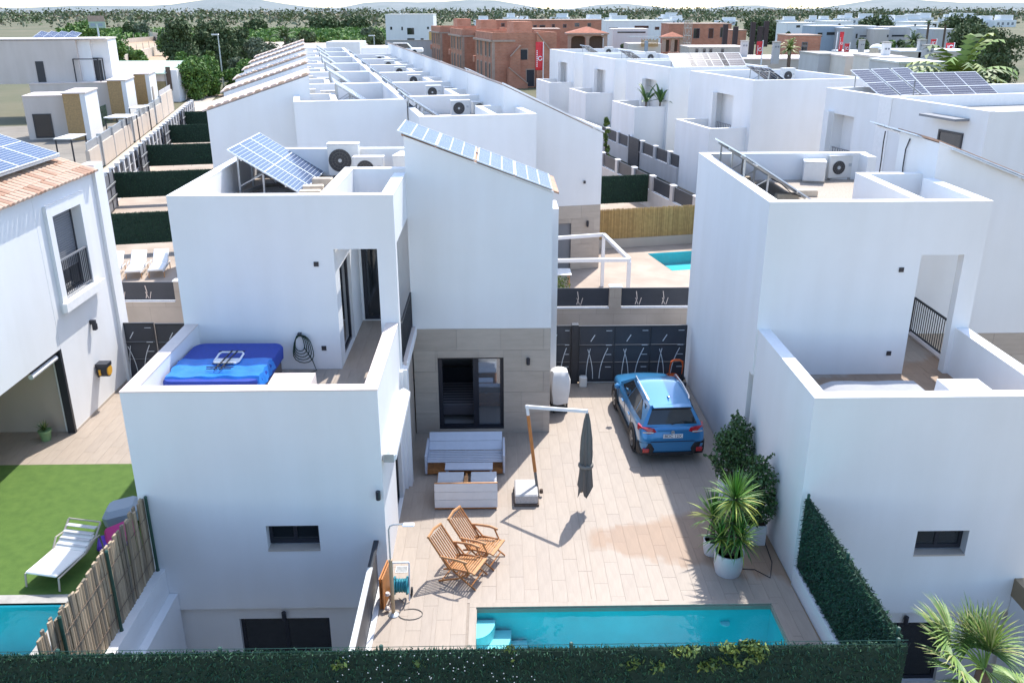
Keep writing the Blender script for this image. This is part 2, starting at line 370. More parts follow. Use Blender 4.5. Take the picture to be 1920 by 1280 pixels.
def tag(o, label, cat, group=None):
    o['label'] = label; o['category'] = cat
    if group: o['group'] = group
    return o
def thing(name, label, cat, loc=(0, 0, 0), rz=0.0, group=None):
    o = bpy.data.objects.new(name, None); COL.objects.link(o); o.empty_display_size = 0.2
    o.location = loc; o.rotation_euler = (0, 0, rz)
    return tag(o, label, cat, group)
def inst(o_mesh, name, parent, loc=(0, 0, 0), rot=None, scale=None):
    o = bpy.data.objects.new(name, o_mesh); COL.objects.link(o); o.parent = parent; o.location = loc
    if rot is not None: o.rotation_euler = rot
    if scale is not None: o.scale = scale
    return o
def dup(root, loc, rz=None, label=None, scale=None):
    r = root.copy(); COL.objects.link(r); r.location = loc
    if rz is not None: r.rotation_euler = (root.rotation_euler[0], root.rotation_euler[1], rz)
    if scale is not None: r.scale = scale
    if label: r['label'] = label
    for c0 in list(root.children):
        c = c0.copy(); COL.objects.link(c); c.parent = r
        for d0 in list(c0.children):
            d = d0.copy(); COL.objects.link(d); d.parent = c
    return r
ORD = ['first', 'second', 'third', 'fourth', 'fifth', 'sixth', 'seventh', 'eighth', 'ninth', 'tenth', 'eleventh', 'twelfth']

PHI = R(11.8); UX = Vector((math.cos(PHI), math.sin(PHI), 0)); VY = Vector((-math.sin(PHI), math.cos(PHI), 0)); O2 = Vector((4.74, 39.58, 0))
def UV(u, v, z=0.0): p = O2+UX*u+VY*v; return Vector((p.x, p.y, z))   # street grid of the houses behind, turned 11.8 degrees

def planks(parent, x0, x1, y0, y1, z, pw, pl, mats, holes=(), wet=None, name='plank', th=0.02, gap=0.004, along='y'):
    n = 0
    meshes = {}
    cols = max(1, round((x1-x0)/pw)) if along == 'y' else max(1, round((y1-y0)/pw))
    ww = ((x1-x0) if along == 'y' else (y1-y0))/cols
    L0, L1 = (y0, y1) if along == 'y' else (x0, x1)
    for c in range(cols):
        a = (x0 if along == 'y' else y0)+c*ww
        t = L0-((c*0.37) % 1.0)*pl
        while t < L1:
            s, e = max(t, L0), min(t+pl, L1); t += pl
            if e-s < 0.03: continue
            segs = [(s, e)]
            for h in holes:
                hx0, hx1, hy0, hy1 = h
                ca = a+ww/2
                if along == 'y':
                    if not (hx0 < ca < hx1): continue
                    k0, k1 = hy0, hy1
                else:
                    if not (hy0 < ca < hy1): continue
                    k0, k1 = hx0, hx1
                ns = []
                for (p, q) in segs:
                    if q <= k0 or p >= k1: ns.append((p, q)); continue
                    if p < k0: ns.append((p, k0))
                    if q > k1: ns.append((k1, q))
                segs = ns
            for (p, q) in segs:
                if q-p < 0.03: continue
                ln = round(q-p, 2)
                mi = rnd.randrange(len(mats)); cx, cy = (a+ww/2, (p+q)/2) if along == 'y' else ((p+q)/2, a+ww/2)
                mm = mats[mi]
                if wet and wet(cx, cy): mm = 'wet_plank'
                key = (ln, mm)
                if key not in meshes:
                    m = MB()
                    if along == 'y': m.box(-ww/2+gap/2, ww/2-gap/2, -ln/2+gap/2, ln/2-gap/2, -th, 0)
                    else: m.box(-ln/2+gap/2, ln/2-gap/2, -ww/2+gap/2, ww/2-gap/2, -th, 0)
                    meshes[key] = m.mesh(name, mm)
                inst(meshes[key], name, parent, (cx, cy, z+rnd.uniform(-0.0012, 0.0012))); n += 1
    return n
PM = ['patio_plank_0', 'patio_plank_1', 'patio_plank_2', 'patio_plank_3']

def clad(parent, axis, u0, u1, w0, w1, a, th, tw, tht, mats, holes=(), name='stone_tile', gap=0.006):
    # rectangular wall tiles laid in half bond; axis as in plate(); outer face at a-th (towards -axis)
    rows = max(1, round((w1-w0)/tht)); hh = (w1-w0)/rows; k = 0
    for r_ in range(rows):
        z0, z1 = w0+r_*hh, w0+(r_+1)*hh
        t = u0-(tw/2 if r_ % 2 else 0)
        while t < u1:
            p, q = max(t, u0), min(t+tw, u1); t += tw
            if q-p < 0.02: continue
            rects = [(p, q, z0, z1)]
            for h in holes:
                out = []
                for (A, B, C, D) in rects:
                    if B <= h[0] or A >= h[1] or D <= h[2] or C >= h[3]: out.append((A, B, C, D)); continue
                    if A < h[0]: out.append((A, h[0], C, D))
                    if B > h[1]: out.append((h[1], B, C, D))
                    A2, B2 = max(A, h[0]), min(B, h[1])
                    if C < h[2]: out.append((A2, B2, C, h[2]))
                    if D > h[3]: out.append((A2, B2, h[3], D))
                rects = out
            for (A, B, C, D) in rects:
                if B-A < 0.015 or D-C < 0.015: continue
                m = MB(); g = gap/2
                if axis == 'y': m.box(A+g, B-g, a-th, a, C+g, D-g)
                else: m.box(a-th, a, A+g, B-g, C+g, D-g)
                m.build(name, rnd.choice(mats), parent); k += 1
    return k
ST = ['stone_tile_0', 'stone_tile_1', 'stone_tile_2']
# ================================================================== SETTING: ground
def struct(o): o['kind'] = 'structure'; return o
GH = [(-0.56, 5.60, 11.65, 14.78), (-7.40, -2.62, 11.40, 15.80), (-14.1, -8.75, 11.8, 15.3), (6.6, 11.9, 38.4, 43.6), (6.5, 11.0, 11.0, 15.6)]
m = MB(); m.plate('z', -60, 60, -30, 62, -0.5, -0.06, GH)
struct(m.build('ground', 'bare_soil'))
m = MB()
for a in ((-3000, -60, -200, 4000), (60, 3000, -200, 4000), (-60, 60, -200, -30), (-60, 60, 62, 4000)): m.box(a[0], a[1], a[2], a[3], -0.9, -0.07)
struct(m.build('terrain', 'scrub'))
# lane with asphalt between the two plots and the lane behind, running up between the houses
m = MB(); m.box(-40, 60, 26.42, 29.2, -0.05, -0.02); struct(m.build('lane', 'asphalt'))
m = MB(); m.add([UV(7.7, -6, -0.03), UV(11.5, -6, -0.03), UV(11.5, 120, -0.03), UV(7.7, 120, -0.03)], [(0, 1, 2, 3)]); struct(m.build('lane', 'asphalt'))
m = MB(); m.add([UV(-28.4, -12, -0.03), UV(-25.15, -12, -0.03), UV(-25.15, 96, -0.03), UV(-28.4, 96, -0.03)], [(0, 1, 2, 3)]); struct(m.build('road', 'sand_road'))
m = MB(); m.add([UV(-31, 96, -0.02), UV(-20, 96, -0.02), UV(-20, 99, -0.02), UV(-31, 99, -0.02)], [(0, 1, 2, 3)]); struct(m.build('pavement', 'terracotta_pale'))
m = MB(); m.add([UV(-75, -10, -0.045), UV(-28.75, -10, -0.045), UV(-28.75, 66, -0.045), UV(-75, 66, -0.045)], [(0, 1, 2, 3)]); struct(m.build('courtyard', 'court_paving'))

# ------------------------------------------------------------------ patio of the near house
pat = MB(); pat.plate('z', -2.44, 6.12, 11.30, 26.05, -0.05, -0.007, [(-0.52, 5.56, 11.2, 14.74)])
patio = struct(pat.build('patio', 'grout'))
planks(patio, -2.44, 6.12, 11.30, 26.05, 0.0, 0.30, 1.2, PM, [(-0.62, 5.66, 11.2, 14.84), (-7.0, 1.35, 22.55, 27)])
m = MB()
for (a, b, c, d) in ((-0.62, 5.66, 14.70, 14.84), (-0.62, -0.48, 11.5, 14.70), (5.52, 5.66, 11.5, 14.70)): m.box(a+0.003, b-0.003, c+0.003, d-0.003, -0.03, 0.004)
m.build('pool_edge', 'patio_plank_1', patio)
m = MB(); m.box(1.875, 1.885, 14.95, 20.1, -0.01, 0.0035); m.build('expansion_joint', 'grout', patio)
m = MB(); m.box(-0.075, -0.068, 14.95, 18.2, -0.01, 0.0025); m.box(-1.35, -1.343, 13.3, 14.7, -0.01, 0.0025); m.build('expansion_joint', 'grout', patio)
# drain grate
dr = thing('drain_grate', 'small grey metal drain grate set in the patio tiles near the shower', 'drain grate', (-2.12, 16.02, 0))
m = MB(); m.plate('z', -0.13, 0.13, -0.12, 0.12, 0.0, 0.008, [(-0.11, 0.11, -0.10, 0.10)]); m.build('frame', 'galv_steel', dr)
m = MB(); m.box(-0.11, 0.11, -0.1, 0.1, 0.0005, 0.002); m.build('sump', 'black_plastic', dr)
bar_me = MB().box(-0.006, 0.006, -0.1, 0.1, 0.002, 0.007).mesh('bar', 'galv_steel')
for k in range(8): inst(bar_me, 'bar', dr, (-0.09+k*0.0257, 0, 0))

# ------------------------------------------------------------------ pool
pool = thing('swimming_pool', 'turquoise swimming pool with curved entry steps sunk in the near patio', 'swimming pool', (0, 0, 0))
m = MB(); X0, X1, Y0, Y1, ZB = -0.48, 5.52, 11.75, 14.70, -1.30
m.add([(X0, Y0, -0.035), (X1, Y0, -0.035), (X1, Y1, -0.035), (X0, Y1, -0.035), (X0, Y0, ZB), (X1, Y0, ZB), (X1, Y1, ZB), (X0, Y1, ZB)],
      [(4, 5, 6, 7), (0, 1, 5, 4), (1, 2, 6, 5), (2, 3, 7, 6), (3, 0, 4, 7)])
m.build('basin', 'pool_tile', pool)
m = MB(); m.plate('z', X0-0.02, X1+0.02, Y0-0.02, Y1+0.02, -0.125, -0.034, [(X0+0.012, X1-0.012, Y0+0.012, Y1-0.012)]); m.build('waterline_band', 'waterline', pool)
for k, r_ in enumerate((1.30, 0.98, 0.67, 0.36)):
    poly = [(X0+0.005, Y1-0.05)] + [(X0+0.005+r_*1.05*math.cos(t*math.pi/2/14), Y1-0.05-r_*1.55*math.sin(t*math.pi/2/14)) for t in range(15)]
    m = MB(); m.prism(poly, 'z', ZB+0.003*k, -1.05+k*0.26); m.build('step', 'pool_step', pool)
m = MB(); n = 36; vs = []; fs = []
m.add([(X0, Y0, -0.13), (X1, Y0, -0.13), (X1, Y1, -0.13), (X0, Y1, -0.13)], [(0, 1, 2, 3)]); m.build('water', 'pool_water', pool)
m = MB(); m.lathe([(0.10, 0), (0.10, 0.02), (0.06, 0.03)], (4.6, 14.66, -0.45), 14); m.build('inlet', 'pool_step', pool)

# ================================================================== VILLA (near house, its neighbour and the pair behind share this plan)
AC_ME = {}
def villa(name, label, loc, rz, eave=6.88, gx=-3.79, peak=8.3, gd=3.6, near=True, coping='white_coping', cat='house', depth=7.37, top=7.4):
    h = thing(name, label, cat, loc, rz)
    W = 'white_render'; x0, x1, y0 = -8.87, -3.79, -2.87; y1 = y0+depth+0.0
    # gable wing: ground floor tiled, plain above
    dx0, dx1, dz0, dz1 = -3.13, -1.30, 0.13, 2.31
    m = MB(); m.plate('y', gx+0.0, 0, -0.02, 3.17, 0.03, 0.25, [(dx0, dx1, dz0, dz1)])
    m.plate('x', 0.25, gd, -0.02, 3.17, -0.25, -0.02); m.plate('x', 0.25, gd, -0.02, 3.17, gx, gx+0.22); m.plate('y', gx, 0, -0.02, 3.17, gd-0.2, gd)
    m.box(gx+0.22, -0.25, 0.25, gd-0.2, -0.02, 0.06)
    m.build('wall', 'room', h)
    clad(h, 'y', gx, 0, 0, 3.165, 0.03, 0.03, 1.2, 0.6, ST, [(dx0, dx1, dz0, dz1)])
    m = MB(); m.prism([(gx, 3.17), (0.004, 3.17), (0.004, eave), (gx, peak)], 'y', -0.004, 2.3); m.build('wall', W, h); m = MB(); m.prism([(gx, 3.17), (0.0, 3.17), (0.0, eave-0.5), (gx, eave-0.5)], 'y', 2.301, gd); m.build('wall', W, h)
    m = MB(); sl_ = (peak-eave)/(0-gx)
    m.prism([(gx-0.06, peak+0.02+0.06*sl_), (gx-0.06, peak+0.07+0.06*sl_), (0.16, eave+0.07-0.16*sl_), (0.16, eave+0.02-0.16*sl_)], 'y', 0.02, 2.35); m.build('roof', 'terracotta', h)
    m = MB(); m.prism([(gx-0.01, peak+0.008), (gx-0.01, peak+0.045), (0.02, eave+0.045), (0.02, eave+0.008)], 'y', -0.03, 0.017); m.build('verge', 'white_coping', h)
    # flat roofed upper storey
    Z = 3.2
    ox0, ox1, oz1 = -5.22, -4.22, 6.17
    m = MB(); m.plate('y', x0, x1, Z, top, y0, y0+0.25, [(ox0, ox1, Z-1, oz1)]); m.build('wall', W, h)
    for ax_, *q in (('x', y0+0.25, y1, -0.02, top, x0, x0+0.25), ('y', x0+0.25, x1, -0.02, top, y1-0.25, y1), ('x', gd, y1-0.25, -0.02, top, x1-0.25, x1),
                    ('x', y0+0.25, 0.90, Z, top, ox0-0.25, ox0, [(y0+0.55, y0+2.1, Z+0.02, 5.55)]), ('y', ox0, x1, Z, top, 0.65, 0.90, [(ox0+0.06, ox0+0.86, Z+0.02, 5.55)]),
                    ('x', y0+0.25, -0.005, 6.25, top, x1-0.28, x1)):
        MB().plate(ax_, *q).build('wall', W, h)
    # lower storey under the roof terrace
    ty0 = -6.80; tx0, tx1 = x0+0.04, x1-0.03; tt = 4.35
    m = MB(); m.plate('y', tx0, tx1, -0.75, tt, ty0, ty0+0.28, [(-6.30, -5.21, 0.72, 1.31)]); m.build('wall', W, h)
    m = MB(); m.plate('y', tx0, tx1, -2.9, -0.753, ty0+0.14, ty0+0.30, [(-7.15, -5.19, -2.75, -1.12)]); m.build('wall', W, h); MB().box(tx0, tx0+0.42, ty0+0.003, ty0+0.139, -2.9, -0.753).build('wall_pier', W, h)
    MB().plate('x', ty0+0.28, y0, -2.9, tt, tx0, tx0+0.28).build('wall', W, h)
    MB().plate('x', ty0+0.28, y0, -0.3, tt, tx1-0.28, tx1, [(-4.70, -3.55, 0.02, 2.35)]).build('wall', W, h)
    m = MB(); m.box(x1-0.05-0.28, x1+0.05, y0-0.22, y0+0.24, -0.02, 3.198); m.box(x1+0.05, x1+0.14, y0-0.10, y0+0.2, -0.02, 3.19); m.build('column', W, h)
    m = MB(); m.plate('x', y0+0.24, 0.02, -0.02, 3.15, x1-0.2, x1-0.03); m.build('wall', 'beige_wall', h)
    c = MB(); c.box(tx0-0.006, tx1+0.006, ty0-0.006, ty0+0.286, tt, tt+0.025); c.box(tx0-0.006, tx0+0.286, ty0+0.287, y0-0.003, tt, tt+0.025); c.box(tx1-0.286, tx1+0.006, ty0+0.287, y0-0.003, tt, tt+0.025)
    c.build('parapet_coping', coping, h)
    c = MB(); c.box(x0-0.005, x1+0.005, y0-0.005, y0+0.255, top, top+0.02); c.box(x0-0.005, x0+0.255, y0+0.256, y1, top, top+0.02); c.box(x0+0.256, x1, y1-0.255, y1+0.005, top, top+0.02)
    c.box(ox0-0.255, ox0+0.005, y0+0.256, 0.905, top, top+0.02); c.box(ox0+0.006, x1, 0.645, 0.905, top, top+0.02); c.box(x1-0.285, x1+0.005, y0+0.256, -0.01, top, top+0.02)
    c.build('parapet_coping', 'white_coping', h)
    # roof deck, terrace floor, gallery floor
    m = MB(); m.plate('z', x0+0.25, x1-0.25, y0+0.25, y1-0.25, 6.35, 6.62, [(ox0-0.25, x1, y0, 0.9)]); m.build('roof_deck', 'roof_gravel', h)
    m = MB(); m.box(tx0+0.28, tx1-0.28, ty0+0.28, y0+0.24, Z-0.25, Z-0.02); m.box(ox0, x1-0.03, y0+0.241, 0.65, Z-0.25, Z-0.02); fl = m.build('terrace_floor', 'grout', h)
    planks(fl, tx0+0.28, tx1-0.28, ty0+0.28, y0, Z, 0.30, 1.2, PM); planks(fl, ox0, x1-0.10, y0, 0.65, Z, 0.30, 1.2, PM)
    m = MB(); m.box(x1-0.10, x1+0.10, y0+0.26, -0.02, Z-0.12, Z+0.05); m.build('gallery_kerb', 'beige_coping', h)
    m = MB(); m.box(x1+0.10, x1+0.13, y0+0.26, -0.02, Z-0.16, Z+0.04); m.build('gallery_fascia', 'white_coping', h)
    # slats over the open shaft
    sm = MB().box(-0.04, 0.04, y0+0.27, 0.64, 6.26, 6.40).mesh('shaft_slat', 'white_metal')
    for k in range(4): inst(sm, 'shaft_slat', h, (ox0+0.14+k*0.26, 0, 0))
    # gallery railing
    rl = MB(); ry0, ry1, rx = y0+0.30, -0.06, x1+0.0
    rl.bar((rx, ry0, Z+1.02), (rx, ry1, Z+1.02), 0.045); rl.bar((rx, ry0, Z+0.12), (rx, ry1, Z+0.12), 0.035); rl.bar((rx, ry1, Z), (rx, ry1, Z+1.02), 0.04); rl.bar((rx, ry0, Z), (rx, ry0, Z+1.02), 0.04)
    rail = rl.build('gallery_railing', 'anthracite', h)
    bm_ = MB().box(-0.009, 0.009, -0.009, 0.009, 0.12, 1.0).mesh('baluster', 'anthracite')
    for k in range(21): inst(bm_, 'baluster', rail, (rx, ry0+(k+1)*(ry1-ry0)/22, Z))
    # doors and windows
    d = MB(); d.plate('y', ox0+0.06, ox0+0.86, Z+0.02, 5.55, 0.70, 0.78, [(ox0+0.16, ox0+0.78, Z+0.12, 5.46)]); dd = d.build('terrace_door', 'dark_frame', h)
    MB().box(ox0+0.16, ox0+0.78, 0.735, 0.745, Z+0.12, 5.46).build('pane', 'dark_glass', dd)
    d = MB(); d.plate('x', y0+0.55, y0+2.1, Z+0.02, 5.55, ox0-0.16, ox0-0.08, [(y0+0.63, y0+2.02, Z+0.10, 5.47)]); dd = d.build('terrace_door', 'dark_frame', h)
    MB().box(ox0-0.125, ox0-0.115, y0+0.63, y0+2.02, Z+0.10, 5.47).build('pane', 'dark_glass', dd)
    d = MB(); mid = -2.13
    d.plate('y', dx0, dx1, dz0, dz1, 0.10, 0.17, [(dx0+0.12, mid-0.03, dz0+0.10, dz1-0.07), (mid+0.13, dx1-0.10, dz0+0.10, dz1-0.07)]); d.box(dx0, dx1, 0.02, 0.10, dz0-0.004, dz0+0.05); dd = d.build('patio_door', 'dark_frame', h)
    MB().box(mid+0.13, dx1-0.10, 0.13, 0.14, dz0+0.10, dz1-0.07).build('pane', 'mirror_glass', dd)
    def small_window(wx0, wx1, wz0, wz1, yb, mull=True):
        f = MB(); mx_ = (wx0+wx1)/2
        hs = [(wx0+0.07, mx_-0.04, wz0+0.09, wz1-0.04), (mx_+0.04, wx1-0.07, wz0+0.09, wz1-0.04)]
        f.plate('y', wx0, wx1, wz0, wz1, yb, yb+0.05, hs); ff = f.build('window', 'dark_frame', h)
        for q in hs: MB().box(q[0], q[1], yb+0.02, yb+0.03, q[2], q[3]).build('pane', 'dark_glass', ff)
        return ff
    small_window(-6.30, -5.21, 0.76, 1.31, ty0+0.21)
    MB().box(-6.30, -5.21, ty0-0.015, ty0+0.205, 0.70, 0.735).build('window_sill', 'stone_tile_1', h)
    small_window(-7.15, -5.19, -2.75, -1.12, ty0+0.24)
    d = MB(); d.plate('x', -4.70, -3.55, 0.02, 2.35, tx1-0.16, tx1-0.09, [(-4.62, -3.63, 0.10, 2.27)]); dd = d.build('side_door', 'dark_frame', h)
    MB().box(tx1-0.13, tx1-0.12, -4.62, -3.63, 0.10, 2.27).build('pane', 'dark_glass', dd)
    # backing so the rooms behind glass read dark
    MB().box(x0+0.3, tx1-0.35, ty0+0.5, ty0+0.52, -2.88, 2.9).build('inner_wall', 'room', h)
    # fittings
    def lamp(x, y, z, nx=0, ny=-1):
        l = MB(); l.lathe([(0.045, -0.10), (0.05, -0.09), (0.05, 0.09), (0.04, 0.10)], (x+nx*0.075, y+ny*0.075, z), 10); l.bar((x, y, z), (x+nx*0.075, y+ny*0.075, z), 0.05)
        return l.build('wall_lamp', 'dark_frame', h)
    lamp(-0.62, 0.0, 2.22); lamp(-6.15, ty0+0.14, -1.0); lamp(tx1-0.10, ty0, 2.05) if near else None
    sq = MB().box(-0.055, 0.055, -0.02, 0.0, -0.055, 0.055).mesh('wall_socket', 'dark_frame')
    inst(sq, 'wall_socket', h, (-5.64, y0, 5.82)); inst(sq, 'wall_socket', h, (-5.62, y0, 3.74))
    # low pad of the chimney vent against the front parapet
    m = MB(); m.prism([(-6.10, Z), (-5.15, Z), (-5.18, tt+0.035), (-6.02, tt+0.035)], 'y', ty0+0.29, ty0+0.85); m.build('vent_box', coping, h)
    return h

# mirror-like pane used for the closed leaf of the patio door

villa_near = villa('white_villa', 'white flat-roofed villa with the blue hot tub on its terrace, nearest in the middle', (1.45, 22.53, 0), 0.0, coping='beige_coping')
villa_right = villa('white_villa', 'white flat-roofed villa filling the right edge beyond the green mesh fence', (15.02, 22.33, -0.17), 0.0, coping='white_coping')
# the neighbour shows no kerb pad of its own colour and carries two roof-wall outlets with cables
MB().box(0, 0.25, 2.4, 3.62, -0.02, 5.95).build('rear_wall', 'white_render', villa_near, loc=(0.08, 0, 0))
for (yy, zz) in ((1.0, 7.05), (2.0, 6.95)):
    MB().box(-3.83, -3.79, yy-0.07, yy+0.07, zz-0.09, zz+0.09).build('wall_socket', 'dark_frame', villa_right)
for (yy, zz, s_) in ((1.6, 6.75, 0.12), (3.2, 6.9, -0.02)):
    pts = [(-3.82, yy, 8.2), (-3.84, yy+s_, 7.9), (-3.83, yy+s_*1.2, 7.4), (-3.82, yy, zz)]
    MB().tube(pts, 0.018, 5).build('cable', 'black_plastic', villa_right)
# awning cassette above the near villa's side door
m = MB(); m.bbox(-2.38, -2.08, 15.75, 19.05, 2.72, 2.98, 0.09); aw = m.build('folded_awning', 'white_metal')
tag(aw, 'long white folded awning case on the side wall above the near patio', 'awning')
MB().box(-2.33, -2.12, 15.74, 15.749, 2.76, 2.94).build('end_cap', 'galv_steel', aw)
# bed seen through the open patio door
bed = thing('bed', 'bed with striped cover seen through the open patio door of the near villa', 'bed', (-0.95, 24.1, 0.06))
m = MB(); m.bbox(-0.75, 0.55, -0.95, 0.9, 0.20, 0.52, 0.05); m.build('mattress', 'bed_dark', bed)
for k in range(9): MB().box(-0.74, 0.54, -0.90+k*0.19, -0.81+k*0.19, 0.521, 0.525).build('cover_stripe', 'bed_stripe', bed)
m = MB(); m.box(-0.8, 0.6, 0.9, 0.98, 0, 0.95); m.build('headboard', 'dark_frame', bed)

m = MB(); m.box(11.01, 11.3, 10.9, 15.5, -3.1, -0.062); tag(m.build('retaining_wall', 'white_render'), 'white retaining wall at the far side of the right-hand sunken court', 'wall')
m = MB(); m.box(6.4, 11.4, 10.8, 15.9, -3.3, -3.101); struct(m.build('court_floor', 'concrete'))
# ================================================================== FENCES, GATES, WALLS round the near plot
def needles(mb, p0, p1, z0, z1, off, dens, ln=0.05, wd=0.012, jit=0.03, r_=rnd):
    # scatter small blades over the face of a hedge mat between two ground points; off = signed distance from the line
    p0 = Vector((p0[0], p0[1], 0)); p1 = Vector((p1[0], p1[1], 0)); d = (p1-p0); L = d.length; d.normalize(); n = Vector((d.y, -d.x, 0))
    for k in range(int(L*(z1-z0)*dens)):
        c = p0+d*r_.uniform(0, L)+n*(off+r_.uniform(-0.2, 1)*jit*(1 if off >= 0 else -1)); c.z = r_.uniform(z0, z1+0.03)
        a = Vector((r_.gauss(0, 0.5), r_.gauss(0, 0.5), r_.gauss(-0.2, 0.8)))+n*(0.8 if off >= 0 else -0.8); a.normalize()
        b = a.orthogonal().normalized(); b = (Matrix.Rotation(r_.uniform(0, 6.28), 3, a) @ b)*wd
        l = ln*r_.uniform(0.6, 1.4); mb.cur = r_.randrange(3)
        mb.add([c-b, c+b, c+a*l+b*0.4, c+a*l-b*0.4], [(0, 1, 2, 3)])
HL = ['hedge_leaf_0', 'hedge_leaf_1', 'hedge_leaf_2']
def hedge_fence(label, p0, p1, z0, z1, dens=420, posts=(), wall=None, wall_mat_='cream_render', group=None, ln=0.05, wire=False, both=False):
    t = thing('hedge_fence', label, 'fence', (0, 0, 0), 0, group)
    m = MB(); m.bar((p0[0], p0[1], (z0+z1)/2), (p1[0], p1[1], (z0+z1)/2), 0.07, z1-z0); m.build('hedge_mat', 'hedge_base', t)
    m = MB(); needles(m, p0, p1, z0, z1, 0.03, dens, ln); needles(m, p0, p1, z0, z1, -0.03, dens*(1 if both else 0.25), ln)
    d = Vector((p1[0]-p0[0], p1[1]-p0[1], 0))
    for k in range(int(d.length*dens*0.35)):   # ragged upper edge
        f = rnd.random(); c = Vector((p0[0], p0[1], z1-0.01))+d*f+Vector((rnd.uniform(-.03, .03), rnd.uniform(-.03, .03), 0)); a = Vector((rnd.gauss(0, .5), rnd.gauss(0, .5), 1)).normalized(); b = a.orthogonal().normalized()*0.011
        l = rnd.uniform(0.02, 0.08); m.cur = rnd.randrange(3); m.add([c-b, c+b, c+a*l+b*.4, c+a*l-b*.4], [(0, 1, 2, 3)])
    m.build('hedge_leaves', HL, t, kind='stuff')
    if wall:
        m = MB(); m.bar((p0[0], p0[1], (z0+wall)/2-0.01), (p1[0], p1[1], (z0+wall)/2-0.01), 0.22, z0-wall); m.build('low_wall', wall_mat_, t)
    for q in posts:
        x = p0[0]+d.x*q; y = p0[1]+d.y*q
        m = MB(); m.lathe([(0.032, z0-0.02), (0.032, z1+0.12), (0.036, z1+0.12), (0.02, z1+0.14)], (x, y, 0), 8); m.build('post', 'hedge_post', t)
    if wire:
        for dz in (0.03, 0.10): MB().tube([(p0[0], p0[1], z1+dz), (p1[0], p1[1], z1+dz)], 0.006, 4).build('wire', 'hedge_post', t)
    return t
hedge_fence('green artificial hedge fence on a low white wall between the pool and the right-hand villa', (6.27, 15.42), (6.33, 11.25), 0.38, 2.0, 900, (0.01, 0.5, 0.99), -0.05, 'white_render', both=True)
hedge_fence('green artificial hedge fence running along the bottom edge in front of the pool', (-9.2, 11.12), (6.42, 11.12), -0.6, 1.93, 620, (0.15, 0.31, 0.47, 0.66, 0.83, 0.99), both=True, wire=True)

# low boundary wall of the sunken court with the old cane screen on top
cw = thing('boundary_wall', 'white boundary wall with a lower ledge beside the sunken court at the left', 'wall', (0, 0, 0))
m = MB(); m.box(-7.36, -7.06, 11.2, 15.72, -2.9, 0.30); m.build('wall', 'white_render', cw)
m = MB(); m.box(-7.058, -6.88, 11.2, 15.72, -2.9, -0.33); m.build('ledge', 'white_render', cw)
cf = thing('cane_fence', 'weathered split-cane fence with green posts on the white wall at the left', 'fence', (0, 0, 0))
y = 11.30; n = 0
cane_me = []
for k in range(10):
    m = MB(); hgt = 1.70+rnd.uniform(-0.04, 0.08); wv = rnd.uniform(0.075, 0.11); bx = rnd.uniform(-.02, .02)
    vs = []; N = 5
    for i in range(N+1):
        z = hgt*i/N; a = wv/2*(1+rnd.uniform(-.12, .12)); sh = bx*math.sin(i*1.3)
        vs += [(0.012, sh-a, z), (0.026, sh, z), (0.012, sh+a, z), (-0.02, sh+a, z), (-0.02, sh-a, z)]
    fs = []
    for i in range(N):
        for j in range(5): fs.append((i*5+j, i*5+(j+1) % 5, i*5+5+(j+1) % 5, i*5+5+j))
    fs += [(0, 1, 2, 3, 4), (N*5+4, N*5+3, N*5+2, N*5+1, N*5)]
    m.add(vs, fs); cane_me.append((m.mesh('cane', 'cane_%d' % (k % 4)), wv))
while y < 15.66:
    me, wv = rnd.choice(cane_me)
    inst(me, 'cane', cf, (-7.27+rnd.uniform(-.012, .012), y+wv/2, 0.30), (rnd.gauss(0, .012), rnd.gauss(0, .01), 0), (1, 1, 1+rnd.uniform(-.03, .03))); y += wv*0.97
for zz in (0.62, 1.15, 1.62): MB().tube([(-7.236, 11.3, zz), (-7.236, 15.66, zz)], 0.007, 4).build('binding_wire', 'bark', cf)
for yy in (15.66, 13.75, 11.9): MB().lathe([(0.04, 0.30), (0.04, 0.33), (0.032, 0.34), (0.032, 2.06), (0.038, 2.06), (0.02, 2.09)], (-7.19, yy, 0), 8).build('post', 'hedge_post', cf)

# sunken court
m = MB(); m.box(-7.36, -2.58, 11.2, 15.9, -3.0, -2.8); struct(m.build('court_floor', 'concrete'))
m = MB(); m.box(-2.66, -2.45, 11.2, 15.72, -2.9, -0.055); tag(m.build('retaining_wall', 'white_render'), 'white retaining wall between the sunken court and the patio', 'wall')
bl = thing('balustrade', 'dark panel balustrade with pale cap rail between the patio and the sunken court', 'railing', (0, 0, 0))
for k in range(3):
    y0_, y1_ = 11.25+k*1.42, 11.25+(k+1)*1.42-0.02; MB().box(-2.60, -2.555, y0_, y1_, 0.02, 0.90).build('panel', 'anthracite_panel', bl)
MB().box(-2.63, -2.525, 11.25, 14.75, 0.903, 0.955).build('cap_rail', 'galv_steel', bl); MB().box(-2.63, -2.525, 14.75, 15.70, 0.903, 0.955).build('cap_rail', 'anthracite', bl)
MB().box(-2.54, -2.44, 11.25, 15.5, 0.0, 0.05).build('kerb', 'white_coping', bl)

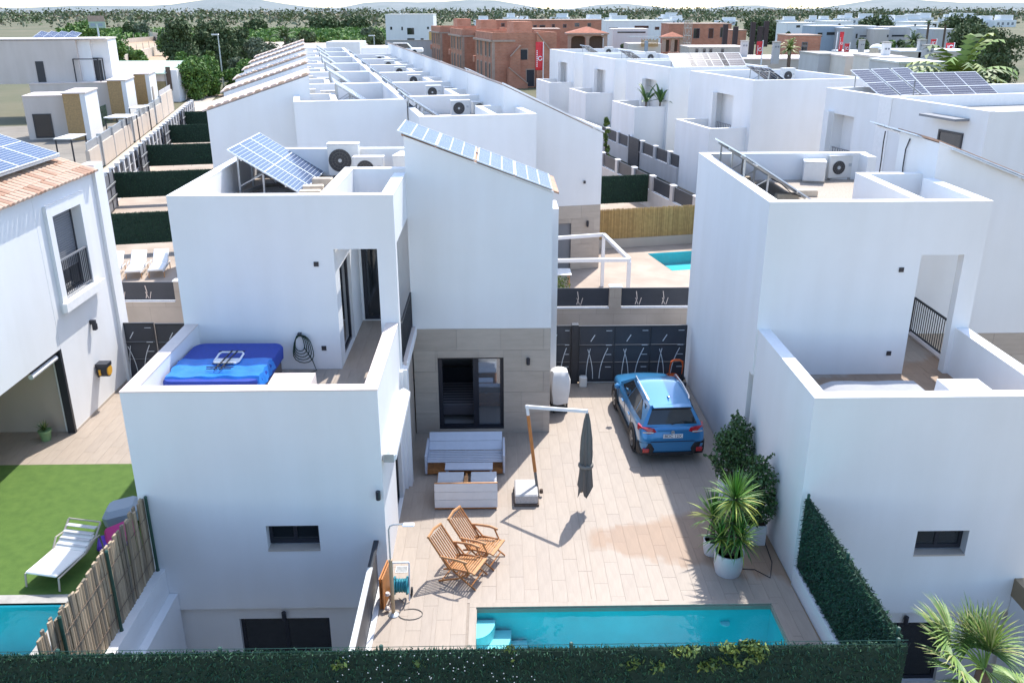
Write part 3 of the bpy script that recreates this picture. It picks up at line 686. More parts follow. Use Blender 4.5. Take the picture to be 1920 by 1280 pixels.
# gates towards the lane, pale bars painted as light through reed cut-outs
def light_bar(mb, pts, w_=0.022, yf=0.0):
    for a, b in zip(pts, pts[1:]): mb.bar((a[0], yf, a[1]), (b[0], yf, b[1]), w_, 0.008, (0, 1, 0))
def curve(x, z0, z1, lean, n=5): return [(x+lean*(i/n)**2, z0+(z1-z0)*i/n) for i in range(n+1)]
def gate(label, x0, x1, Y, ncol, hgt=1.95, z0=0.06, name='metal_gate', dens=1):
    t = thing(name, label, 'gate', (x0, Y, 0)); W_ = x1-x0; cw_ = W_/ncol
    rows = [z0, z0+0.62, z0+1.22, hgt]
    f = MB(); f.box(0, W_, -0.03, 0.03, z0-0.03, z0+0.03); f.box(0, W_, -0.03, 0.03, hgt-0.05, hgt)
    for k in range(ncol+1): f.box(max(0, k*cw_-0.03), min(W_, k*cw_+0.03), -0.026, 0.026, z0+0.031, hgt-0.051)
    f.build('frame', 'anthracite', t)
    for r_ in rows[1:-1]: MB().box(0.03, W_-0.03, -0.034, 0.02, r_-0.022, r_+0.022).build('rail', 'anthracite', t)
    for k in range(ncol):
        for j in range(3):
            MB().box(k*cw_+0.034, (k+1)*cw_-0.034, -0.012, 0.004, rows[j]+0.032, rows[j+1]-(0.055 if j == 2 else 0.026)).build('sheet_panel', 'anthracite_panel', t)
        m = MB(); b = k*cw_+cw_*0.18; s_ = cw_/1.0
        light_bar(m, curve(b+0.05*s_, z0+0.08, z0+1.12, 0.10*s_), 0.02, -0.040); light_bar(m, curve(b+0.24*s_, z0+0.08, z0+1.10, -0.16*s_), 0.02, -0.040)
        light_bar(m, curve(b+0.42*s_, z0+0.10, z0+1.14, 0.22*s_), 0.022, -0.040); light_bar(m, [(b+0.16*s_, z0+1.36), (b+0.27*s_, z0+1.58)], 0.024, -0.018)
        m.build('reed_light_bar', 'solar_line', t)
        m = MB()
        for zz in (0.55, 0.98, 1.30, hgt-0.16): light_bar(m, [(b+0.58*s_, zz), (b+0.74*s_, zz)], 0.016, -0.038)
        m.build('slot_light_bar', 'solar_line', t)  # pale slots, light through the cut-outs put into their colour
    return t
gate('wide dark sliding gate with pale reed motif behind the blue car', 2.57, 6.02, 26.10, 3)
gate('narrow dark gate leaf between the near villa and the gate post', 1.50, 2.34, 26.14, 1)
m = MB(); m.box(2.345, 2.56, 26.0, 26.24, 0, 2.0); tag(m.build('gate_post', 'anthracite'), 'dark gate post between the narrow gate and the sliding gate', 'post')
gate('dark gate leaf with reed motif left of the near villa, beside the left house wall', -12.30, -11.05, 26.70, 1)
gate('dark gate leaf in shade left of the near villa, half hidden by its terrace wall', -10.98, -8.6, 26.62, 2)
gm = thing('gate_motor', 'small white sliding-gate motor box at the foot of the gate post', 'motor', (2.72, 25.8, 0)); MB().bbox(-0.12, 0.12, -0.12, 0.12, 0.0, 0.34, 0.03).build('case', 'ac_white', gm); MB().box(0.13, 3.1, 0.20, 0.23, 0.02, 0.06).build('rack_rail', 'galv_steel', gm)

def panel_wall(label, p0, p1, zt, pillars, ph=0.72, pil=0.40, group=None, name='garden_wall', wm='block_wall', lit_reeds=True, th=0.22, base=0.0, cap=True, pz=0.05):
    # low wall with taller pillars and dark metal panels between them; pillars = fractions of the length
    a = Vector((p0[0], p0[1], 0)); b = Vector((p1[0], p1[1], 0)); d = b-a; L = d.length; ang = math.atan2(d.y, d.x)
    t = thing(name, label, 'wall', (p0[0], p0[1], base), ang, group)
    MB().box(0, L, -th/2, th/2, -0.02, zt).build('wall', wm, t)
    xs = [q*L for q in pillars]
    for x in xs:
        MB().box(x-pil/2, x+pil/2, -th/2-0.015, th/2+0.015, zt+0.001, zt+ph+0.04).build('pillar', wm, t)
        if cap: MB().bbox(x-pil/2-0.03, x+pil/2+0.03, -th/2-0.05, th/2+0.05, zt+ph+0.041, zt+ph+0.10, 0.02).build('pillar_cap', 'white_coping', t)
    ends = [0]+xs+[L]
    for i in range(len(ends)-1):
        x0_, x1_ = ends[i]+(pil/2+0.02 if i > 0 else 0.0), ends[i+1]-(pil/2+0.02 if i < len(ends)-2 else 0.0)
        if x1_-x0_ < 0.3: continue
        MB().box(x0_, x1_, -0.02, 0.02, zt+pz, zt+ph).build('metal_panel', 'anthracite_panel', t)
        MB().box(x0_-0.0, x1_, -th/2-0.03, th/2+0.03, zt+0.001, zt+0.028).build('coping', 'white_coping', t)
        if lit_reeds:
            m = MB(); k = 0
            while x0_+0.5+k*0.95 < x1_-0.2:
                xx = x0_+0.5+k*0.95; k += 1
                light_bar(m, [(xx, zt+0.12), (xx+0.06, zt+0.34), (xx+0.02, zt+0.6)], 0.026, -0.025); light_bar(m, [(xx+0.10, zt+0.12), (xx+0.0, zt+0.36)], 0.02, -0.025); light_bar(m, [(xx+0.14, zt+0.10), (xx+0.21, zt+0.36)], 0.022, -0.025)
            m.build('reed_light_bar', 'beige_coping', t)  # pale bars stand in for light showing through the panel cut-outs
    return t
panel_wall('beige block wall with dark reed-motif panels across the lane behind the car', (0.4, 29.5), (7.2, 29.5), 1.42, (0.553,), lit_reeds=True)
panel_wall('beige block wall with a dark panel across the lane behind the left gate', (-15.2, 30.7), (-9.6, 30.6), 1.40, (0.66,), lit_reeds=True)

# ================================================================== FURNITURE on the near patio
sofa = thing('garden_sofa', 'large grey slatted garden sofa without cushions against the house side of the patio', 'sofa', (-1.92, 20.08, 0))
L_ = 2.08
for sx in (0.0, L_-0.06): MB().bbox(sx, sx+0.06, 0.0, 1.05, 0.05, 0.58, 0.015).build('arm', 'sofa_slat', sofa)
MB().box(0.06, L_-0.06, 0.03, 1.0, 0.04, 0.16).build('base', 'teak', sofa)
sm = MB().box(0.065, L_-0.065, -0.028, 0.028, 0, 0.022).mesh('seat_slat', 'sofa_slat')
for k in range(7): inst(sm, 'seat_slat', sofa, (0, 0.08+k*0.092, 0.36))
for x in (0.54, 1.04, 1.54): MB().box(x-0.02, x+0.02, 0.04, 0.72, 0.335, 0.359).build('seat_bearer', 'sofa_slat', sofa)
bm_ = MB().box(0.07, L_-0.07, -0.125, 0.125, -0.012, 0.012).mesh('back_board', 'sofa_slat')
for k in range(2): inst(bm_, 'back_board', sofa, (0, 0.80+k*0.19, 0.46+k*0.175), (R(43), 0, 0))
tb = thing('coffee_table', 'low pale grey table squeezed between the two garden sofas', 'table', (-1.38, 19.70, 0))
MB().bbox(0, 1.22, 0, 0.36, 0.36, 0.40, 0.01).build('table_top', 'sofa_slat', tb)
lg = MB().box(-0.025, 0.025, -0.025, 0.025, 0, 0.36).mesh('leg', 'sofa_slat')
for x in (0.05, 1.17):
    for y in (0.05, 0.31): inst(lg, 'leg', tb, (x, y, 0))
s2 = thing('garden_sofa', 'two-seat white board sofa turned with its back to the pool', 'sofa', (-1.56, 18.42, 0))
bd = MB().bbox(0, 1.52, -0.02, 0.02, -0.10, 0.10, 0.008).mesh('back_board', 'sofa_white')
for k in range(3): inst(bd, 'back_board', s2, (0, 0.02+k*0.02, 0.16+k*0.207), (R(-8), 0, 0))
MB().box(0.0, 1.50, 0.0, 1.1, 0.02, 0.055).build('base', 'teak', s2)
MB().box(-0.0, 1.52, 0.065, 0.11, 0.672, 0.692).build('back_rail', 'teak_light', s2)
for sx in (0.0, 0.82):
    for k in range(2): MB().bbox(sx+0.04, sx+0.68, 0.12+k*0.45, 0.56+k*0.45, 0.44, 0.475, 0.01).build('seat_board', 'rattan_grey', s2)
MB().bbox(0.70, 0.80, 0.12, 0.66, 0.52, 0.56, 0.01).build('middle_arm', 'teak_light', s2)
for x in (0.05, 0.75, 1.45): MB().box(x-0.025, x+0.025, 0.16, 1.0, 0.056, 0.438).build('frame', 'teak', s2)

def deck_chair(label, loc, rz):
    t = thing('deck_chair', label, 'deck chair', loc, rz, 'teak deck chairs by the pool')
    # local: x = forward, y = sideways, seat height 0.38
    W2 = 0.28
    for s_ in (-1, 1):
        m = MB(); m.tube([(0.52, s_*W2, 0.40), (0.40, s_*W2, 0.415), (0.05, s_*W2, 0.40), (-0.18, s_*W2, 0.33)], 0.021, 6); m.build('seat_rail', 'teak', t, True)
        m = MB(); m.tube([(-0.05, s_*W2, 0.36), (-0.52, s_*W2, 1.02)], 0.023, 6); m.build('back_stile', 'teak', t, True)
        m = MB(); m.tube([(0.38, s_*(W2+0.03), 0.64), (0.18, s_*(W2+0.04), 0.665), (-0.12, s_*(W2+0.03), 0.64), (-0.26, s_*(W2+0.01), 0.63)], [0.026, 0.03, 0.026, 0.02], 6); m.build('armrest', 'teak_light', t, True)
        m = MB(); m.tube([(0.30, s_*(W2+0.03), 0.64), (0.42, s_*(W2+0.02), 0.40), (0.16, s_*(W2+0.02), 0.2), (-0.30, s_*(W2+0.02), 0.02)], 0.020, 6); m.build('leg', 'teak', t, True)
        m = MB(); m.tube([(-0.20, s_*(W2+0.015), 0.62), (0.05, s_*(W2+0.015), 0.36), (0.34, s_*(W2+0.015), 0.16), (0.56, s_*(W2+0.015), 0.02)], 0.020, 6); m.build('leg', 'teak', t, True)
    sl_ = MB().box(-0.018, 0.018, -W2, W2, -0.008, 0.008).mesh('seat_slat', 'teak_light')
    for k in range(11): inst(sl_, 'seat_slat', t, (0.49-k*0.056, 0, 0.412-0.0016*k*k*0.4), (0, R(-3-k*1.0), 0))
    b2 = MB().bar((-0.09, 0, 0.42), (-0.50, 0, 0.99), 0.028, 0.012, (0, 1, 0)).mesh('back_slat', 'teak_light')
    for k in range(7): inst(b2, 'back_slat', t, (0, -0.21+k*0.07, 0))
    m = MB(); m.tube([(-0.52, -W2-0.01, 1.015), (-0.545, 0, 1.045), (-0.52, W2+0.01, 1.015)], 0.032, 6); m.build('head_rail', 'teak_light', t, True)
    MB().bar((-0.08, -W2, 0.40), (-0.08, W2, 0.40), 0.03).build('lower_rail', 'teak', t)
    m = MB(); m.bar((0.53, -W2-0.03, 0.405), (0.53, W2+0.03, 0.405), 0.05, 0.03); m.build('front_rail', 'teak_light', t)
    for xx, zz in ((-0.22, 0.06), (0.46, 0.09)): MB().tube([(xx, -W2-0.02, zz), (xx, W2+0.02, zz)], 0.014, 5).build('stretcher', 'teak', t)
    # folded foot rest hanging under the seat
    for k in range(5): MB().box(0.30-k*0.05, 0.335-k*0.05, -0.24, 0.24, 0.22+k*0.012, 0.235+k*0.012).build('foot_rest_slat', 'teak', t)
    return t
pc = G(868, 1052, 0.4); pc2 = G(903, 1017, 0.4)
ANG = R(-24)
deck_chair('teak deck chair nearer the pool, left of the other deck chair', (pc.x-0.12, pc.y+0.02, 0), ANG)
deck_chair('teak deck chair farther from the pool, behind the other deck chair', (pc2.x-0.12, pc2.y+0.02, 0), ANG)

# cantilever parasol, closed
um = thing('cantilever_parasol', 'closed grey cantilever parasol on an orange wooden mast beside the sofas', 'parasol', (0, 0, 0))
m = MB(); m.bbox(0.38, 0.95, 18.55, 19.35, 0.06, 0.30, 0.03); m.build('weight', 'weight_cover', um)
MB().box(0.36, 0.97, 18.52, 19.38, 0.0, 0.058).build('base_plate', 'bark', um)
pt = Vector((0.69, 19.27, 2.32)); pb = Vector((0.97, 19.02, 0.0))
MB().tube([pb, pb.lerp(pt, 0.28)], 0.035, 8).build('mast_foot', 'canopy_grey', um, True)
MB().tube([pb.lerp(pt, 0.28), pb.lerp(pt, 0.91)], 0.042, 8).build('mast', 'orange_wood', um, True)
MB().tube([pb.lerp(pt, 0.91), pt+Vector((0, 0, 0.05))], 0.038, 8).build('mast_top', 'white_metal', um, True)
MB().bbox(1.0, 1.09, 18.98, 19.06, 0.08, 0.2, 0.02).build('crank', 'bark', um)
ae = Vector((2.06, 18.38, 2.61)); MB().bar(pt-Vector((0.03, -0.02, 0)), ae, 0.055, 0.075).build('arm', 'white_metal', um)
m = MB(); n = 14; prof = [(2.57, 0.04), (2.35, 0.10), (1.9, 0.16), (1.45, 0.185), (1.2, 0.175), (0.95, 0.20), (0.62, 0.24)]
vs = []; fs = []
for i, (z, r_) in enumerate(prof):
    for k in range(n):
        rr = r_*(1.0 if k % 2 == 0 else 0.62)*(1+rnd.uniform(-.06, .06)); zz = z-(0.12*(k % 3) if i == len(prof)-1 else 0)
        vs.append((ae.x+rr*0.85*math.cos(2*math.pi*k/n), ae.y+rr*math.sin(2*math.pi*k/n), zz))
for i in range(len(prof)-1):
    for k in range(n): fs.append((i*n+k, i*n+(k+1) % n, (i+1)*n+(k+1) % n, (i+1)*n+k))
fs.append(tuple(range(n))); fs.append(tuple(range(len(prof)*n-1, (len(prof)-1)*n-1, -1))); m.add(vs, fs); m.build('canopy', 'canopy_grey', um)
m = MB(); m.lathe([(0.175, 1.17), (0.185, 1.19), (0.185, 1.23), (0.175, 1.25)], (ae.x, ae.y, 0), 14); m.build('strap', 'canopy_strap', um)
MB().tube([(ae.x, ae.y, 0.75), (ae.x+0.02, ae.y-0.02, 0.40)], 0.035, 8).build('hub', 'galv_steel', um)

# shower
sh = thing('garden_shower', 'slim garden shower post with white head and hose loop at the edge of the patio', 'shower', (-2.13, 14.5, 0))
MB().lathe([(0.11, 0), (0.11, 0.015), (0.06, 0.05), (0.035, 0.06)], (0, 0, 0), 14).build('base', 'galv_steel', sh, True)
MB().tube([(0, 0, 0.05), (0, 0, 1.3)], 0.038, 8).build('post', 'shower_wood', sh, True)
MB().tube([(0, 0, 1.3), (0, 0, 1.98), (0.03, 0, 2.06), (0.1, 0, 2.09), (0.32, 0, 2.1)], 0.016, 7).build('pipe', 'galv_steel', sh, True)
MB().bbox(0.27, 0.5, -0.06, 0.06, 2.07, 2.105, 0.015).build('shower_head', 'white_metal', sh)
hp = [(0.02, 0.02, 0.02)]+[(0.34+0.24*math.cos(a), 0.0+0.17*math.sin(a), 0.012) for a in [2.6+i*0.42 for i in range(15)]]+[(0.18, 0.36, 0.012), (0.05, 0.5, 0.03)]
MB().tube(hp, 0.008, 5).build('hose', 'canopy_grey', sh, True)
# hose trolley and folded board beside it
hr = thing('hose_reel', 'teal hose reel trolley standing behind the garden shower', 'hose reel', (-2.02, 15.02, 0))
def torus(mb, c, R_, r_, axis, n=16, k=6):
    c = Vector(c); vs = []; fs = []
    for i in range(n):
        a = 2*math.pi*i/n
        for j in range(k):
            b = 2*math.pi*j/k; rad = R_+r_*math.cos(b); h = r_*math.sin(b)
            p = (h, rad*math.cos(a), rad*math.sin(a)) if axis == 'x' else (rad*math.cos(a), h, rad*math.sin(a)) if axis == 'y' else (rad*math.cos(a), rad*math.sin(a), h)
            vs.append(c+Vector(p))
    for i in range(n):
        for j in range(k): fs.append((i*k+j, ((i+1) % n)*k+j, ((i+1) % n)*k+(j+1) % k, i*k+(j+1) % k))
    return mb.add(vs, fs)
for x in (-0.17, 0.17):
    m = MB(); m.tube([(x, -0.12, 0.03), (x, 0.02, 0.4), (x, 0.13, 0.78)], 0.016, 6); m.build('frame', 'white_metal', hr)
    m = MB(); torus(m, (x*0.75, 0, 0.32), 0.17, 0.022, 'x'); m.build('drum_flange', 'teal_plastic', hr, True)
MB().tube([(-0.17, 0.13, 0.78), (0.17, 0.13, 0.78)], 0.018, 6).build('handle', 'white_metal', hr)
for k in range(4):
    m = MB(); torus(m, (-0.08+k*0.053, 0, 0.32), 0.12, 0.027, 'x', 14, 6); m.build('coiled_hose', 'teal_plastic', hr, True)
for x in (-0.2, 0.2):
    m = MB(); torus(m, (x, 0.12, 0.09), 0.07, 0.022, 'x'); m.build('wheel', 'black_plastic', hr, True)
bd = thing('folded_table', 'folded orange wooden table leaning against the dark balustrade by the hose reel', 'folding table', (-2.38, 15.02, 0), 0)
for k in range(2): MB().bar((-0.02+k*0.05, -0.36, 0.37), (0.10+k*0.05-0.03, 0.30, 0.37), 0.028, 0.72).build('table_leaf', 'orange_wood', bd)
for (y, z) in ((-0.42, 0.04), (-0.3, 0.3)): MB().lathe([(0.04, 0), (0.06, 0.03), (0.04, 0.07)], (0.12, y, z), 8).build('foot_knob', 'beige_coping', bd, True)

# covered barbecue
bq = thing('covered_barbecue', 'barbecue under a white cover beside the near villa corner', 'barbecue', (1.82, 24.05, 0), R(8))
m = MB(); vs = []; secs = [(0.30, 0.26, 0.30), (0.75, 0.30, 0.34), (1.05, 0.31, 0.33), (1.28, 0.24, 0.22), (1.36, 0.10, 0.08)]
n = 16
for (z, a, b) in secs:
    for k in range(n):
        t = 2*math.pi*k/n; c_, s_ = math.cos(t), math.sin(t); q = 1/max(abs(c_), abs(s_))**0.6; w_ = 1+0.05*math.sin(5*t+z*9)
        vs.append((a*c_*q*w_, b*s_*q*w_, z+0.02*math.sin(4*t)))
fs = [(i*n+k, i*n+(k+1) % n, (i+1)*n+(k+1) % n, (i+1)*n+k) for i in range(4) for k in range(n)]+[tuple(range(n-1, -1, -1)), tuple(range(4*n, 5*n))]
m.add(vs, fs); m.build('cover', 'cushion_white', bq, True)
for x in (-0.2, 0.2):
    for y in (-0.22, 0.22): MB().box(x-0.02, x+0.02, y-0.02, y+0.02, 0, 0.34).build('leg', 'black_plastic', bq)
MB().box(-0.24, 0.24, -0.26, 0.26, 0.10, 0.13).build('shelf', 'black_plastic', bq)
# orange handled mower behind the car
mo = thing('push_mower', 'mower with an orange bow handle parked between the car and the gate', 'lawn mower', (5.60, 25.55, 0))
MB().tube([(-0.2, -0.1, 0.55), (-0.2, -0.18, 0.85), (-0.17, -0.2, 1.0), (-0.08, -0.21, 1.06), (0.08, -0.21, 1.06), (0.17, -0.2, 1.0), (0.2, -0.18, 0.85), (0.2, -0.1, 0.55)], [0.012, 0.018, 0.035, 0.035, 0.035, 0.035, 0.018, 0.012], 8).build('handle', 'orange_plastic', mo, True)
for x in (-0.2, 0.2): MB().tube([(x, -0.1, 0.55), (x, 0.25, 0.2)], 0.013, 6).build('handle_tube', 'black_plastic', mo)
MB().bbox(-0.22, 0.22, 0.1, 0.55, 0.12, 0.32, 0.06).build('deck', 'orange_plastic', mo)
for x in (-0.24, 0.24):
    for y in (0.15, 0.5):
        m = MB(); torus(m, (x, y, 0.1), 0.07, 0.03, 'x', 12, 6); m.build('wheel', 'black_plastic', mo, True)

# ================================================================== HOT TUB and hose on the roof terrace
ht = thing('hot_tub', 'blue covered hot tub on the roof terrace of the near villa', 'hot tub', (-6.02, 18.05, 3.2))
m = MB()
def rrect(a, b, r_, n=5):
    p = []
    for (cx, cy, t0) in ((a-r_, b-r_, 0), (-a+r_, b-r_, 90), (-a+r_, -b+r_, 180), (a-r_, -b+r_, 270)):
        for i in range(n+1): t = R(t0+90*i/n); p.append((cx+r_*math.cos(t), cy+r_*math.sin(t)))
    return p
MB().prism(rrect(0.98, 1.10, 0.22), 'z', 0.0, 0.72).build('shell', 'tub_shell', ht)
lay = [(0.58, 1.03, 1.15, 0.24), (0.80, 1.04, 1.16, 0.24), (0.86, 1.01, 1.13, 0.24), (0.875, 0.9, 1.02, 0.22)]
vs = []; nn = None
for (z, a, b, r_) in lay:
    p = rrect(a, b, r_); nn = len(p); vs += [(x+0.012*math.sin(9*y), y+0.012*math.sin(8*x), z+0.02*math.sin(7*x+5*y)*(1 if z < 0.6 else 0.25)) for x, y in p]
fs = [(i*nn+k, i*nn+(k+1) % nn, (i+1)*nn+(k+1) % nn, (i+1)*nn+k) for i in range(3) for k in range(nn)]+[tuple(range(3*nn, 4*nn))]
m = MB().add(vs, fs); m.build('cover', 'tub_blue', ht, True)
MB().bar((-1.04, 0, 0.878), (1.04, 0, 0.878), 0.03, 0.012).build('cover_fold', 'tub_blue', ht)
m = MB(); N1, N2 = 26, 12; vs = []
for j in range(N2+1):
    for i in range(N1+1):
        x = -1.06+2.14*i/N1; y = -1.19+1.22*j/N2; edge = min(1, j/2.0)
        vs.append((x+0.02*math.sin(j*1.7), y+0.02*math.sin(i*0.9), 0.915+0.008*math.sin(3*x+6*y)+0.010*math.sin(11*x-4*y)*math.sin(5*y)+rnd.uniform(0, .006)-(0.30*(1-edge) if edge < 1 else 0)-(0.22 if i in (0, N1) else 0)))
fs = [(j*(N1+1)+i, j*(N1+1)+i+1, (j+1)*(N1+1)+i+1, (j+1)*(N1+1)+i) for j in range(N2) for i in range(N1)]
ts = MB().add(vs, fs).build('sunlit_sheet', 'cover_blue_sunlit', None, True, loc=(-6.02, 18.05, 3.2)); tag(ts, 'lighter blue sheet painted as the sunlit front half of the hot tub cover', 'sunlit_sheet')  # added sheet, its lighter blue paints the sunlit part of the cover
fs_ = thing('folded_rack', 'folded white airer frame with black bars lying on the hot tub cover', 'folding rack', (-5.92, 18.0, 4.16))
m = MB(); m.tube([(-0.22, -0.3, 0), (0.22, -0.3, 0), (0.27, -0.2, 0), (0.27, 0.2, 0.02), (0.22, 0.28, 0.03), (-0.22, 0.28, 0.03), (-0.27, 0.2, 0.02), (-0.27, -0.2, 0), (-0.22, -0.3, 0)], 0.022, 6); m.build('frame', 'white_metal', fs_, True)
MB().bbox(-0.25, 0.25, -0.29, -0.02, -0.012, 0.006, 0.004).build('tray', 'white_metal', fs_)
for x in (-0.02, 0.10): MB().bar((x+0.02, 0.30, 0.06), (x-0.09, -0.72, 0.02), 0.022).build('bar', 'black_plastic', fs_)
for (y, l) in ((0.30, 0.3), (-0.42, 0.24), (-0.62, 0.3), (-0.72, 0.27)): MB().bar((-l, y, 0.045), (l-0.02, y, 0.045), 0.018).build('cross_bar', 'black_plastic', fs_)
hs = thing('garden_hose', 'dark garden hose hung in loops on the terrace wall beside the hot tub', 'hose', (-4.72, 19.60, 3.2))
for k in range(5):
    a = 0.10+0.03*k; h_ = 0.42+0.07*k; ox = 0.02*k
    pts = [(ox+a*math.sin(t)*(1+0.5*max(0, -math.cos(t))), -0.03-0.012*k, 0.92-h_*(0.5-0.5*math.cos(t))) for t in [i*2*math.pi/18 for i in range(19)]]
    MB().tube(pts, 0.012, 5).build('loop', 'hedge_base', hs, True)
MB().tube([(0.1, -0.03, 0.6), (0.28, -0.05, 0.25), (0.36, -0.1, 0.03), (0.15, -0.3, 0.015), (-0.2, -0.25, 0.015), (-0.15, -0.6, 0.015)], 0.012, 5).build('tail', 'hedge_base', hs, True)
MB().box(-0.03, 0.05, -0.06, 0.055, 0.88, 0.95).build('hook', 'dark_frame', hs)
# covered lounge furniture on the neighbour's terrace
m = MB(); vs = []; N1, N2 = 18, 6
for j in range(N2+1):
    for i in range(N1+1):
        x = i/N1; y = j/N2; z = 0.66+0.008*math.sin(14*x+4*y)-0.22*max(0, (0.2-x))/0.2-0.25*max(0, 0.12-y)/0.12
        vs.append((x*2.5, y*1.1, z if 0 < i < N1 and 0 < j < N2 else max(0.03, z-0.45)))
fs = [(j*(N1+1)+i, j*(N1+1)+i+1, (j+1)*(N1+1)+i+1, (j+1)*(N1+1)+i) for j in range(N2) for i in range(N1)]
cv = MB().add(vs, fs).build('furniture_cover', 'cover_grey', None, True, loc=(6.75, 16.6, 3.03)); tag(cv, 'pale grey cover draped over furniture on the right-hand villa terrace', 'furniture cover')
# ================================================================== ROOF EQUIPMENT
def solar_module(w_, l_, halves=2, ncell=10, cell='solar_cell', cols=0, key=None):
    m = MB(); t = 0.035; b = 0.028
    m.cur = 1; m.plate('z', 0, w_, 0, l_, -t, 0.0, [(b, w_-b, b, l_-b)])
    m.cur = 0; m.box(b, w_-b, b, l_-b, -0.012, -0.006)
    m.cur = 2
    if halves == 2: m.box(b, w_-b, l_/2-0.016, l_/2+0.016, -0.0058, -0.004)
    for hh in range(halves):
        y0, y1 = b+(l_-2*b)*hh/halves, b+(l_-2*b)*(hh+1)/halves
        for k in range(1, ncell): yy = y0+(y1-y0)*k/ncell; m.box(b, w_-b, yy-0.004, yy+0.004, -0.0057, -0.0045)
    for k in range(1, cols): xx = b+(w_-2*b)*k/cols; m.box(xx-0.012, xx+0.012, b, l_-b, -0.0056, -0.0042)
    return m.mesh('panel', [cell, 'solar_line', 'solar_line'])
MOD_A = solar_module(1.13, 2.18)
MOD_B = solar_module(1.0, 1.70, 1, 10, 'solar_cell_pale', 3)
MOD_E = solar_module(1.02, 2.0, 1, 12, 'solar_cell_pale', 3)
MOD_C = solar_module(1.0, 1.75, 2, 5, 'solar_cell')
def frame_array(label, low0, low1, high0, n, me, w_, group=None, legs=True, floor=None):
    # modules side by side from low0 to low1, tilted up to high0
    low0, low1, high0 = Vector(low0), Vector(low1), Vector(high0)
    a = (low1-low0).normalized(); s_ = (high0-low0); s_ = (s_-a*s_.dot(a)); sl_ = s_.length; s_.normalize(); nn = a.cross(s_)
    t = thing('solar_array', label, 'solar panels', low0, 0, group)
    flip = nn.z < 0
    if flip: nn = -nn
    for k in range(n):
        o = bpy.data.objects.new('panel', me); COL.objects.link(o); o.parent = t
        org = a*(k*(w_+0.012))
        if flip: o.matrix_local = Matrix.Translation(org+a*w_) @ Matrix((-a, s_, nn)).transposed().to_4x4()
        else: o.matrix_local = Matrix.Translation(org) @ Matrix((a, s_, nn)).transposed().to_4x4()
    if legs:
        L = n*(w_+0.012); fl = floor-low0.z
        for q in (0.12, 0.5, 0.88):
            p = a*(L*q)
            MB().bar(p-nn*0.07, p+s_*sl_*0.96-nn*0.07, 0.06, 0.05).build('support_rail', 'galv_steel', t)
            for f in (0.55, 0.9):
                c = p+s_*sl_*f-nn*0.09; MB().bar(c, (c.x-0.02, c.y, fl), 0.05).build('support_leg', 'galv_steel', t)
            c = p+s_*sl_*0.9-nn*0.09; c2 = p+s_*sl_*0.5-nn*0.08; MB().bar((c.x, c.y, fl+0.25), c2, 0.03).build('brace', 'galv_steel', t)
        for f in (0.2, 0.8):
            MB().bar(s_*sl_*f-nn*0.05, s_*sl_*f+a*L-nn*0.05, 0.04).build('cross_rail', 'aluminium', t)
        m = MB(); m.tube([s_*0.3-nn*0.09+a*0.02, s_*0.55-nn*0.16, s_*0.9-nn*0.1+a*0.1, s_*1.2-nn*0.13+a*0.2], 0.012, 5); m.build('cable', 'black_plastic', t)
    return t
frame_array('tilted blue solar array standing on white legs on the near villa flat roof', (-5.22, 23.35, 6.74), (-5.22, 26.8, 6.74), (-7.06, 23.35, 7.9), 3, MOD_A, 1.13, floor=6.62)
frame_array('tilted solar array seen edge-on on the right-hand villa flat roof', (8.35, 22.9, 6.6), (8.35, 26.4, 6.6), (6.45, 22.9, 7.78), 3, MOD_A, 1.13, floor=6.45)
# flush arrays on the sloping roofs
def slope_array(label, origin, along, up, n, me, w_, group=None, lift=0.10):
    a = Vector(along).normalized(); s_ = Vector(up); s_ = (s_-a*s_.dot(a)).normalized(); nn = a.cross(s_)
    t = thing('solar_array', label, 'solar panels', origin, 0, group)
    if nn.z < 0: nn = -nn
    for k in range(n):
        o = bpy.data.objects.new('panel', me); COL.objects.link(o); o.parent = t
        o.matrix_local = Matrix.Translation(a*(k*(w_+0.02)+(0.05 if k >= n/2 else 0))+nn*lift) @ Matrix((a, s_, nn)).transposed().to_4x4()
    for q in (0.15, 0.85):
        MB().bar(s_*1.7*q+nn*(lift-0.06), s_*1.7*q+a*(n*(w_+0.02))+nn*(lift-0.06), 0.04).build('rail', 'aluminium', t)
    return t
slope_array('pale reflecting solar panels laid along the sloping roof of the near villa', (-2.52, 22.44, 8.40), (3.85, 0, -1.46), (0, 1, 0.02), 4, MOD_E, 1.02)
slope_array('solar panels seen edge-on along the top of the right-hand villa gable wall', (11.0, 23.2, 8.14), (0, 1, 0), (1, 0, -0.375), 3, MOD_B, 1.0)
slope_array('solar panels seen edge-on along the sloping verge of the right-hand villa', (11.5, 22.20, 7.92), (3.85, 0, -1.46), (0, 1, 0.02), 4, MOD_B, 1.0)

